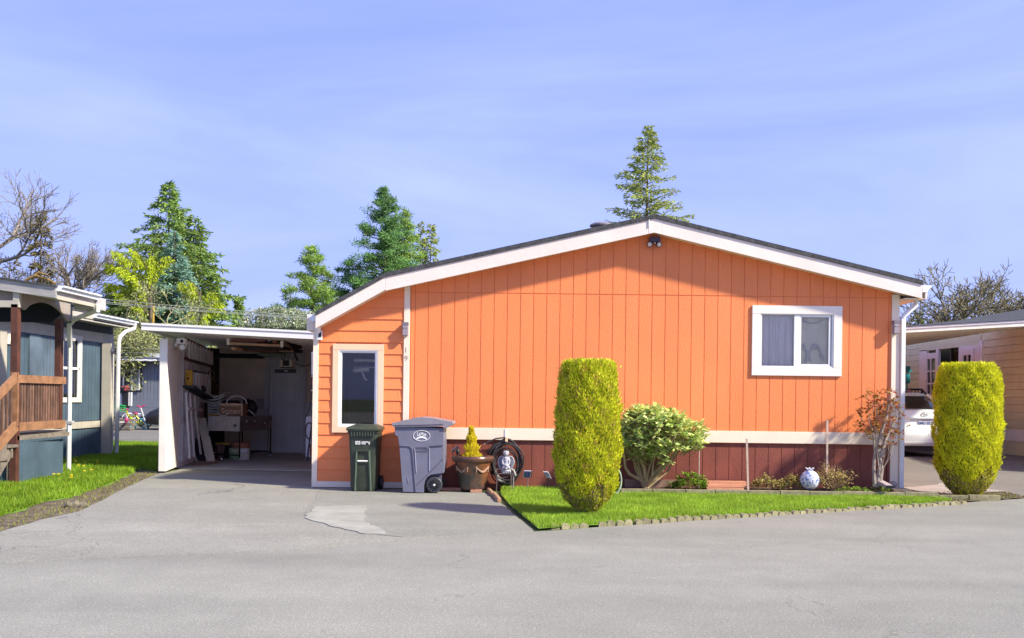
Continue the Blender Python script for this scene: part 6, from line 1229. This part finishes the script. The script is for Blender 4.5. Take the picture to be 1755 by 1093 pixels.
        em = [(.075 * math.cos(a), .125, .945 + .048 * math.sin(a)) for a in [i * math.pi / 10 for i in range(20)]]; MB().tube(em, .007, 6, closed=True).tube([(.03 * math.cos(a), .122, .945 + .045 * math.sin(a)) for a in [i * math.pi / 8 for i in range(16)]], .005, 5, closed=True).tube([(.06 * math.cos(a), .122, .96 + .018 * math.sin(a)) for a in [i * math.pi / 8 for i in range(16)]], .005, 5, closed=True).build('emblem', chrome, t, smooth=True)
        MB().box(-.74, .74, -.012, .1, .30, .33).build('bumper_line', M('bumper_line', (.4, .4, .4), .5), t); MB().box(-.6, .6, .25, .9, .12, .22).build('exhaust_box', M('underbody', (.05, .045, .045), .8), t)
    t.location = loc; t.rotation_euler = (0, 0, rotz); return t
wp_ = M('white_car_paint', (.78, .86, .80), .25, .02, 3); tail = M('tail_lamp_red', (.45, .012, .012), .2)
cx_ = at(1586, 728, 6.2).x
car('white_sedan', 'white sedan parked rear first in the neighbour driveway behind the house corner', (cx_, 6.1, .21), 0, wp_, tail, plate=True)
p = gr(262, 742); car('black_sedan', 'dark sedan parked at the far grey house, nose towards the tipped bicycles', (p.x + 3.45, 22.4, 0), math.radians(104), M('black_car_paint', (.02, .02, .024), .2), tail)
# ------------------------------------------------------------------ beige house on the right
BX = 11.9; E_ = thing('beige_house', 'tan house with white french doors and a carport roof on the right', 'house', (12, 8, .1)); gz = .15
dY = lambda px: BX * F / (px - 877.5) - DIST
d0, d1 = dY(1682), dY(1577)
z = .85
for k in range(13):
    zz = .86 + k * .178; 
    piece('lap_board', (.03, d0 - 3.0, .168), (BX, (3.0 + d0) / 2, zz + .084), tan, E_, (0, math.radians(2), 0))
    piece('lap_board', (.03, 14.2 - d1, .168), (BX, (d1 + 14.2) / 2, zz + .084), tan, E_, (0, math.radians(2), 0))
MB().box(BX + .016, BX + .1, 2.9, d0, .0, 3.2).box(BX + .016, BX + .1, d1, 14.4, 0, 3.2).box(BX - .04, BX + .1, d0, d1, 2.90, 3.2).box(BX + .4, BX + 6, 2.9, 3.0, 0, 3.3).box(BX + 1.8, BX + 1.85, d0 - 1, d1 + 1, .5, 3.2).build('wall', tan, E_)
MB().box(BX - .02, BX + .02, 2.9, d0 + .0, .20, .52).build('skirting', tan, E_); MB().box(BX - .03, BX + .015, 2.9, 14.4, .53, .80).build('belly_band', white, E_); MB().box(BX - .05, BX + .012, d0 - .1, d0 + .05, .5, 3.0).build('corner_board', white, E_)
dwh = M('shaded_white_door', (.74, .70, .68), .45, .03)
def fdoor(Ya, Yb, rows, xoff=0, name='french_door'):
    f = MB().box(BX - .03 + xoff, BX + .03 + xoff, Ya, Ya + .12, .55, 2.82).box(BX - .03 + xoff, BX + .03 + xoff, Yb - .12, Yb, .55, 2.82).box(BX - .03 + xoff, BX + .03 + xoff, Ya + .12, Yb - .12, 2.66, 2.82).box(BX - .03 + xoff, BX + .03 + xoff, Ya + .12, Yb - .12, .55, .9).build(name, dwh, E_)
    n = rows; h = (2.66 - .9) / n; m_ = (Ya + Yb) / 2
    for k in range(1, n): MB().box(BX - .025 + xoff, BX + .02 + xoff, Ya + .12, Yb - .12, .9 + k * h - .02, .9 + k * h + .02).build('muntin', dwh, f)
    MB().box(BX - .026 + xoff, BX + .021 + xoff, m_ - .02, m_ + .02, .9, 2.66).build('muntin', dwh, f); MB().box(BX + xoff, BX + .005 + xoff, Ya + .12, Yb - .12, .9, 2.66).build('pane', darkglass, f); return f
MB().box(BX - .06, BX + .0, d0, dY(1650), .55, 2.9).build('door_frame_panel', dwh, E_)
fdoor(d0 + .25, dY(1652), 5, -.07); fdoor(dY(1607), dY(1585), 5)
MB().box(BX - .05, BX + .02, dY(1651), dY(1645), .5, 2.92).build('door_post', dwh, E_); MB().box(BX - .05, BX + .02, dY(1610), dY(1606), .5, 2.92).build('door_post', dwh, E_); MB().box(BX - .04, BX + .02, dY(1590), d1, .5, 2.92).build('door_post', dwh, E_)
MB().box(BX + .03, BX + .05, dY(1645), dY(1628), .5, 2.9).build('screen_door', darkglass, E_); MB().box(BX - .01, BX + .03, dY(1629.5), dY(1628), .5, 2.9).build('screen_frame', black, E_)
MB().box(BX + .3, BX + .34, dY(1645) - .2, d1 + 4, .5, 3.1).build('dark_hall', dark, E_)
# far end wall of the covered area
for k in range(14): piece('lap_board', (4.6, .03, .175), (BX - 2.1, 14.3, .55 + k * .185), M('shaded_tan', (.62, .56, .44), .7, .06) if k == 0 else bpy.data.materials['shaded_tan'], E_)
MB().box(BX - 4.4, BX, 14.33, 14.4, 0, 3.1).build('end_wall', tan, E_)
# carport roof: fascia, ceiling, shingles
ft = lambda px, py, Y: at(px, py, Y)
A1, B1, A2, B2 = ft(1490, 561.5, 5), ft(1790, 543, 5), ft(1490, 571, 5), ft(1790, 553.5, 5)
MB().poly([(A2.x, A2.z), (B2.x, B2.z), (B1.x, B1.z), (A1.x, A1.z)], 4.96, 5.0).build('fascia', M('chalky_white_fascia', (.76, .75, .66), .6, .08, 5), E_); A3 = (A1.x, A1.z + .0); MB().poly([(A1.x, A1.z - .04), (B1.x, B1.z - .04), (B1.x, B1.z), (A1.x, A1.z)], 4.94, 4.9595).build('fascia_lip', white, E_)
MB().add([(A2.x, 5, A2.z + .03), (B2.x, 5, B2.z + .03), (B2.x, 14.5, 2.98), (A2.x, 14.5, 2.98)], [(0, 1, 2, 3)]).build('ceiling', M('tan_ceiling', (.76, .76, .60), .6, .06), E_)
ridge = [at(1560, 557, 8.6), at(1640, 546, 8.6), at(1800, 518, 8.6)]
vs = [(A1.x, 4.93, A1.z + .01), (B1.x, 4.93, B1.z + .01), tuple(ridge[2]), tuple(ridge[1]), (at(1500, 560, 8.6).x, 8.6, at(1500, 562, 8.6).z)]
MB().add(vs, [(0, 1, 2, 3, 4)]).build('roof', shingle, E_); MB().add([(v[0], v[1], v[2] - .02) for v in vs], [(0, 1, 2, 3, 4)]).build('roof_deck', dark, E_)
for k in range(3): u = (k + 1) / 4
t = thing('porch_handrail', 'black metal handrail of the steps by the french doors', 'railing', at(1570, 700, 10.5)); 
a, b, c = at(1540, 664, 10.5), at(1580, 664.5, 10.5), at(1598, 685, 9.6)
MB().tube([a, b, c], .028, 6).build('rail', black, t, smooth=True)
for k in range(7): u = k / 7; q = a.lerp(b, u); MB().tube([q, (q.x, q.y, .7)], .014, 5).build('baluster', black, t)
MB().tube([b, (b.x, b.y, .2)], .03, 6).build('post', black, t); MB().box(a.x - .2, BX, 10.6, 13.9, .15, .62).build('porch_deck', greywood, t)
t = thing('wind_chime', 'turquoise hanging wind chime under the tan house roof', 'wind chime', at(1552, 626, 9.5)); tq = M('turquoise', (.02, .20, .24), .35, .2, 10)
p0 = at(1552, 625, 9.5); MB().lathe([(.10, 0), (.14, -.12), (.13, -.16)], p0, 14).lathe([(.10, -.18), (.12, -.40), (.10, -.44)], p0, 14).build('lantern', tq, t, smooth=True)
for k in range(5): q = p0 + Vector((.05 * math.cos(k * 1.26), .05 * math.sin(k * 1.26), -.44)); MB().tube([q, q - Vector((0, 0, .22 + .03 * k))], .012, 6).ball(q - Vector((0, 0, .25 + .03 * k)), .028, 6).build('chime', tq, t, smooth=True)
MB().ball(p0 - Vector((0, 0, .72)), .035, 8).build('gold_ball', M('gold_ball', (.6, .4, .12), .4), t, smooth=True); MB().tube([p0, p0 + Vector((0, 0, .6))], .005, 4).build('string', black, t)
t = thing('porch_bulb', 'glowing round bulb under the tan house carport roof', 'lamp', at(1547, 580, 11)); em_ = bpy.data.materials.new('warm_bulb'); em_.use_nodes = True; pb = em_.node_tree.nodes['Principled BSDF']; pb.inputs['Emission Color'].default_value = (1, .72, .35, 1); pb.inputs['Emission Strength'].default_value = 2.5
MB().ball(at(1547, 580, 11), .045, 10).build('bulb', em_, t, smooth=True); q = at(1547, 577, 11); MB().lathe([(.05, 0), (.03, .08)], q, 10).build('socket', white, t)
a, b = at(1543, 594, 13.8), at(1569, 599, 13.8); o = MB().box(a.x, b.x, 13.8, 14.2, b.z, a.z).build('wall_shelf', white, None); props(o, 'white wall shelf or air unit under the tan house carport', 'shelf')
a = at(1556, 668, 10.2); o = MB().lathe([(.08, -.14), (.10, -.08), (.02, .09)], a, 12).build('pink_pot', M('pink_glaze', (.5, .12, .16), .5), None, smooth=True); props(o, 'small pink ornament on the porch by the black handrail', 'ornament')
# ------------------------------------------------------------------ trees behind
def treeat(px, py, Y): return at(px, py, Y)
fg = leafmat('fir_green', [(0.110, 0.212, 0.055), (0.241, 0.366, 0.079), (0.154, 0.270, 0.071), (0.372, 0.462, 0.095), (0.076, 0.154, 0.047)], .25, .6, .35, .5)
fy = leafmat('fir_yellowgreen', [(0.239, 0.350, 0.064), (0.405, 0.497, 0.092), (0.294, 0.368, 0.092), (0.515, 0.478, 0.129), (0.166, 0.258, 0.055)], .25, .6, .3, .6)
bsp = leafmat('blue_spruce', [(0.160, 0.290, 0.217), (0.246, 0.420, 0.319), (0.189, 0.334, 0.246), (0.334, 0.493, 0.362)], .2, .6, .25, .8)
gcy = leafmat('golden_cedar', [(0.340, 0.420, 0.020), (0.527, 0.600, 0.030), (0.255, 0.360, 0.020), (0.442, 0.500, 0.030)], .3, .6, .2, .8)
png = leafmat('pine_green', [(0.091, 0.221, 0.065), (0.169, 0.351, 0.091), (0.117, 0.260, 0.078), (0.260, 0.416, 0.117), (0.065, 0.156, 0.052)], .25, .6, .3, .5)
pny = leafmat('pine_lime', [(0.163, 0.288, 0.050), (0.275, 0.425, 0.075), (0.200, 0.325, 0.062), (0.350, 0.450, 0.100)], .25, .6, .3, .5)
ivy = leafmat('dull_olive_foliage', [(0.140, 0.126, 0.042), (0.238, 0.196, 0.070), (0.112, 0.098, 0.042)], .15, .8, .3, .6)
mossy = leafmat('moss_twig_leaf', [(0.242, 0.275, 0.088), (0.352, 0.374, 0.154), (0.187, 0.209, 0.077)], .2, .8, .2, .8)
def X_(px, Y): return at(px, 560, Y).x
def Zt(px, py, Y): return at(px, py, Y).z
# big fir cluster on the left
conifer('tallest dark green fir of the left cluster, behind the golden cypress', X_(287, 36), 36, Zt(289, 313, 36), [(0, 3.9), (.2, 3.7), (.45, 3.1), (.62, 2.5), (.75, 1.55), (.88, .75), (1, .06)], .8, fg, 230, .30, .06, .32, 62, 31, .3, 'fir_tree')
conifer('second fir leaning right of the tallest one in the left cluster', X_(330, 37), 37, Zt(333, 372, 37), [(0, 2.9), (.3, 2.7), (.6, 1.9), (.85, .9), (1, .1)], 1.0, fg, 160, .30, .06, .3, 60, 32, .3, 'fir_tree')
conifer('pale blue green spruce in front of the tallest fir', X_(297, 33), 33, Zt(296, 398, 33), [(0, 2.2), (.3, 1.8), (.6, 1.2), (.85, .55), (1, .05)], .8, bsp, 170, .24, .055, .25, 66, 33, .15, 'spruce_tree')
conifer('lower bluish spruce above the carport roof, left of the golden branches', X_(318, 32), 32, Zt(318, 470, 32), [(0, 1.4), (.5, 1.0), (1, .1)], .6, bsp, 110, .24, .055, .3, 60, 38, .2, 'spruce_tree')
def arms(label, tx, Y, ztop_px, specs, m, seed, per=520):
    global RNG
    RNG = np.random.default_rng(seed); X = X_(tx, Y); t = thing('golden_cypress_tree', label, 'tree', (X, Y, 0)); sg = Segs(); zt_ = Zt(tx, ztop_px, Y)
    sg.add((X, Y, 0), (X, Y, zt_), .14, .04); sg.build('trunk', bark, t, 7); br_ = Segs(); Cs, Ds = [], []
    for (px0, py0, px1, py1, dy) in specs:
        a = at(px0, py0, Y); a.x = X; b = at(px1, py1, Y) + Vector((0, dy, 0)); L_ = (b - a).length; c = (a + b) / 2 + Vector((0, 0, L_ * .30)); P = lambda u: a * (1 - u) ** 2 + c * 2 * u * (1 - u) + b * u * u
        for k in range(5): br_.add(P(k / 5), P((k + 1) / 5), .05 * (1 - k / 6), .05 * (1 - (k + 1) / 6))
        n = int(per * L_ / 2); u = RNG.uniform(.15, 1, n); p = np.array([tuple(P(v)) for v in u]); nb2 = 9; seg = np.round(u * nb2) / nb2; side = RNG.uniform(-1, 1, n); hangd = RNG.random(n) ** 1.2 * .55 * (1.15 - .6 * np.abs(u - .5))
        p += np.stack([(seg - u) * L_ * .55, side * .35, -hangd * (.5 + .5 * np.abs(np.sin(u * 31)))], 1); D = np.array([tuple((b - a).normalized())]) * .55 + np.stack([RNG.normal(size=n) * .3, side * .5, -.5 - RNG.random(n)], 1); Cs.append(p); Ds.append(D)
    C, D = np.concatenate(Cs), np.concatenate(Ds); V, Fc = rhombs(C, D, unit(len(C)), .24 * RNG.uniform(.5, 1.2, len(C)), .05); br_.build('branches', bark, t, 3); fast('crown', V, Fc, m, t)
arms('golden weeping cypress with arching branches at the left of the fir cluster', 258, 31, 440, ((0, 520, 182, 452, 0), (0, 500, 200, 432, -.3), (0, 480, 222, 426, .3), (0, 535, 178, 486, .3), (0, 490, 268, 436, -.6), (0, 470, 285, 438, .4), (0, 545, 205, 505, -.3), (0, 510, 215, 462, -.7), (0, 520, 240, 478, -.6)), gcy, 34)
arms('golden weeping cypress low at the right of the fir cluster', 342, 30, 500, ((0, 520, 308, 484, 0), (0, 515, 372, 503, -.3), (0, 530, 378, 520, .2), (0, 510, 330, 484, -.4), (0, 545, 360, 540, -.4), (0, 540, 328, 536, -.3)), gcy, 35)
conifer('dark fir filling the right foot of the left cluster', X_(362, 38), 38, Zt(358, 455, 38), [(0, .95), (.5, .9), (.8, .5), (1, .1)], .8, fg, 130, .3, .08, .3, 60, 36, .2, 'fir_tree')
bare('pale mossy leafless tree in front of the left fir cluster', X_(228, 28), 28, M('pale_moss_bark', (.27, .26, .14), .9, .3, 8), [((X_(232, 28), 28, .6), (-.1, 0, 1), 1.8, .11, 6), ((X_(245, 28), 28, .6), (.35, 0, 1), 1.6, .1, 5), ((X_(215, 28), 28, 0), (-.4, .1, 1), 1.7, .1, 5)], 41, r0=.13, spread=.8, shrink=.76, up=.05, twig=.014, wob=.3, maxseg=60000, leafm=mossy)
# bare oaks on the far left
bare('large leafless oak at the far left edge, trunk out of view', X_(-30, 34), 34, barkgrey, [((X_(-45, 34), 34, 2), (.2, 0, 1), 2.35, .22, 5), ((X_(-25, 34), 34, 8.4), (1, 0, .8), 1.6, .13, 5), ((X_(-25, 34), 34, 8.0), (1, -.1, .1), 1.85, .11, 5), ((X_(-30, 34), 34, 6.2), (1, .1, .0), 1.9, .11, 5), ((X_(-25, 34), 34, 4), (.1, 0, 1), 4.2, .2, 0)], 42, r0=.3, spread=.7, shrink=.78, up=.10, twig=.012, name='oak_tree', maxseg=60000)
bare('leafless oak with upswept limbs between the dark conifer and the firs', X_(85, 32), 32, barkgrey, [((X_(92, 32), 32, 3.2), (1, 0, .12), 1.3, .12, 5), ((X_(98, 32), 32, 5.3), (.45, 0, .9), 1.35, .10, 5), ((X_(118, 32), 32, 5.6), (.8, 0, .7), 1.3, .08, 5), ((X_(92, 32), 32, 5.3), (.15, .2, .9), 1.2, .08, 5), ((X_(90, 32), 32, 0), (0, 0, 1), 5, .2, 0)], 47, spread=.65, shrink=.78, up=.14, twig=.011, name='oak_tree', maxseg=60000)
MB().tube([at(35, 500, 31), at(45, 482, 31), at(60, 476, 31), at(78, 480, 31), at(95, 489, 31)], [.04, .08, .09, .07, .04], 8).tube([at(50, 480, 31), at(66, 470, 31), at(84, 476, 31)], [.04, .07, .04], 6).build('mossy_limb', M('orange_moss', (.30, .19, .06), .9, .3, 8), bpy.data.objects['oak_tree.001'], smooth=True)
conifer('narrow dull olive conifer between the two leafless oaks', X_(68, 33), 33, Zt(68, 362, 33), [(0, .7), (.35, .7), (.5, .8), (.75, .5), (.92, .32), (1, .1)], 2.0, ivy, 80, .28, .065, .5, 42, 43, .1, 'olive_conifer', hang=1.0)
conifer('low brownish brush at the far left roof line', X_(15, 36), 36, Zt(10, 445, 36), [(0, 1.6), (.5, 1.3), (1, .3)], 2.0, ivy, 60, .3, .05, .2, 30, 44, .6, 'brush', hang=-.6)
# middle group
conifer('small dark fir alone above the carport roof', X_(408, 40), 40, Zt(407, 511, 40), [(0, .95), (.4, .75), (.75, .35), (1, .05)], .8, fg, 140, .26, .08, .2, 60, 51, .2, 'fir_tree')
pine('airy lime green pine left of the roof knee', X_(535, 36), 36, Zt(534, 426, 36), [(0, 2.9), (.25, 2.7), (.5, 2.0), (.75, 1.2), (.92, .6), (1, .15)], 1.4, pny, 100, 52, .34, 80)
pine('tallest broad green pine behind the roof knee', X_(657, 38), 38, Zt(658, 324, 38), [(0, 2.9), (.3, 2.9), (.5, 2.3), (.65, 2.0), (.8, 1.2), (.93, .55), (1, .15)], 1.6, png, 140, 53, .40, 90)
pine('shorter green pine touching the right side of the tallest pine', X_(692, 39), 39, Zt(692, 364, 39), [(0, 2.3), (.4, 2.0), (.7, 1.2), (.93, .5), (1, .15)], 1.8, pny, 95, 58, .38, 80)
pine('low spreading pine between the lime pine and the tallest pine', X_(603, 40), 40, Zt(600, 452, 40), [(0, 2.4), (.5, 1.9), (1, .4)], 1.2, png, 65, 54, .38, 80)
pine('low pine at the left foot of the lime green pine', X_(497, 39), 39, Zt(494, 494, 39), [(0, 2.1), (.5, 1.6), (1, .3)], 1.0, pny, 50, 59, .36, 75)
conifer('yellow green cedar with two tips right of the pines', X_(736, 40), 40, Zt(733, 384, 40), [(0, 1.5), (.4, 1.3), (.7, .75), (.9, .3), (1, .05)], 2.0, fy, 120, .26, .055, .3, 60, 55, .25, 'cedar_tree')
conifer('slender cedar tip between the tallest pine and the yellow green cedar', X_(719, 41), 41, Zt(716, 380, 41), [(0, .8), (.5, .55), (.8, .3), (1, .05)], 2.0, fy, 90, .24, .055, .3, 60, 56, .2, 'cedar_tree')
bare('small round leafless tree above the roof slope', X_(797, 44), 44, M('violet_grey_bark', (.25, .20, .22), .9), [((X_(797, 44), 44, 5.2), (0, 0, 1), 1.5, .07, 5), ((X_(797, 44), 44, 4.9), (-.5, .1, 1), 1.2, .05, 5), ((X_(797, 44), 44, 4.9), (.5, -.1, 1), 1.2, .05, 5), ((X_(797, 44), 44, 0), (0, 0, 1), 5, .09, 0)], 57, spread=.5, shrink=.72, up=.12, twig=.010, maxseg=60000)
wh_ = leafmat('white_blossom', [(.50, .50, .44), (.26, .34, .14), (.62, .60, .54), (.20, .28, .10), (.34, .40, .22)], .3)
for px, py, r_, lab in ((445, 532, 1.1, 'left white blossoming tree above the carport roof'), (480, 524, 1.4, 'middle white blossoming tree above the carport roof'), (520, 536, 1.0, 'right white blossoming tree by the gutter end')):
    RNG = np.random.default_rng(px); X, Y = X_(px, 33), 33; t = thing('blossom_tree', lab, 'tree', (X, Y, 0)); zt_ = Zt(px, py, Y); n = 5200
    C = unit(n) * np.array([[r_, r_, .8]]) * RNG.random((n, 1)) ** .4 + np.array([[X, Y, zt_ - .8]]); C += .12 * np.sin(C * 7.1); k = RNG.random(n) < .8; C = C[k]
    V, Fc = rhombs(C, unit(len(C)), unit(len(C)), .10, .075); fast('crown', V, Fc, wh_, t); MB().tube([(X, Y, 0), (X, Y, zt_ - .8)], .1, 7).tube([(X, Y, 1.4), (X + .6, Y, zt_ - .4)], .05, 6).tube([(X, Y, 1.6), (X - .7, Y, zt_ - .5)], .05, 6).build('trunk', bark, t)
# fir rising behind the ridge
conifer('tall airy fir rising behind the roof ridge of the orange house', X_(1106, 30), 30, Zt(1106, 214, 30), [(0, 2.0), (.5, 1.55), (.66, 1.35), (.74, 1.15), (.84, .8), (.92, .45), (.97, .16), (1, .04)], 3.5, fy, 230, .24, .05, .25, 46, 61, .42, 'fir_tree', flat=.12)
# oaks on the right
for (px, Y, top, sd, dx, lab) in ((1672, 34, 458, 71, -.2, 'mossy leafless oak above the tan house roof, left one'), (1735, 33, 450, 72, .25, 'mossy leafless oak above the tan house roof, right one'), (1800, 35, 452, 74, 0, 'mossy leafless oak cut by the right picture edge')):
    bare(lab, X_(px, Y), Y, barkmoss, [((X_(px, Y), Y, .5), (dx, 0, 1), 2.35, .2, 7), ((X_(px, Y), Y, 1.6), (dx - .8, 0, .9), 2.0, .13, 6), ((X_(px, Y), Y, 1.6), (dx + .7, 0, .8), 2.0, .13, 6)], sd, spread=.72, shrink=.76, up=.10, twig=.018, wob=.24, name='oak_tree', maxseg=60000)
bare('small leafless tree between the orange house corner and the tan roof', X_(1612, 36), 36, barkmoss, [((X_(1612, 36), 36, 1), (-.3, 0, 1), 1.45, .1, 5), ((X_(1625, 36), 36, 1), (-.7, 0, .8), 1.45, .09, 5)], 73, spread=.7, shrink=.76, up=.08, twig=.012, maxseg=60000)
conifer('tiny distant fir beside the right downspout', X_(1576, 60), 60, Zt(1576, 531, 60), [(0, .9), (.6, .6), (1, .05)], 1.5, fg, 60, .35, .1, .2, 40, 75, .2, 'fir_tree')
conifer('tiny distant brown bush left of the tiny fir', X_(1556, 62), 62, Zt(1556, 542, 62), [(0, 1.6), (.6, 1.2), (1, .4)], 1.5, ivy, 40, .35, .1, .1, 30, 76, .3, 'brush')
# hedge masses closing the gap behind the far house
for px, lab in ((150, 'dark background fir left of the fir cluster foot'), (205, 'background fir behind the pale mossy tree'), (255, 'dark background fir behind the far grey house')):
    conifer(lab, X_(px, 39), 39, Zt(px, 505 if px > 160 else 560, 39), [(0, 2.0), (.6, 1.6), (1, .2)], .3, fg, 150, .38, .11, .3, 40, 80 + px, .2, 'fir_tree')
# wires and the yellow pole
t = thing('utility_lines', 'pale overhead wires crossing in front of the fir cluster', 'wires', at(180, 515, 26)); wm_ = M('pale_cable', (.35, .38, .33), .6)
for (y0_, y1_) in ((515, 543), (519.5, 546.5), (522, 548)): MB().tube([at(120 + i * 44, y0_ + (y1_ - y0_) * (i * 44 - 60) / 360 + 1.5 * math.sin(i / 10 * math.pi), 26) for i in range(11)], .015, 4).build('wire', wm_, t)
for y_ in (598, 606): MB().tube([at(150, y_ - 3, 25), at(200, y_, 25), at(280, y_ + 2, 25)], .014, 4).build('wire', wm_, t)
t = thing('yellow_pole', 'thin yellow wooden pole rising behind the carport', 'pole', at(262, 612, 24)); MB().tube([(at(262, 560, 30).x, 30, 0), at(262.5, 526, 30)], .05, 7).build('pole', M('yellow_pole', (.52, .34, .06), .7, .1), t, smooth=True); MB().bar(at(261, 556, 29.9), at(266, 560, 29.9), .06, .05).build('crosspiece', bpy.data.materials['yellow_pole'], t)

for o_ in list(bpy.data.objects):
    if o_.name.split('.')[0] == 'trunk' and len(o_.data.polygons) > 60: o_['kind'] = 'stuff'
    if o_.name.split('.')[0] in ('stems', 'branches', 'twigs', 'leaves', 'crown', 'foliage', 'bronzed_foliage', 'dry_foliage'): o_['kind'] = 'stuff'
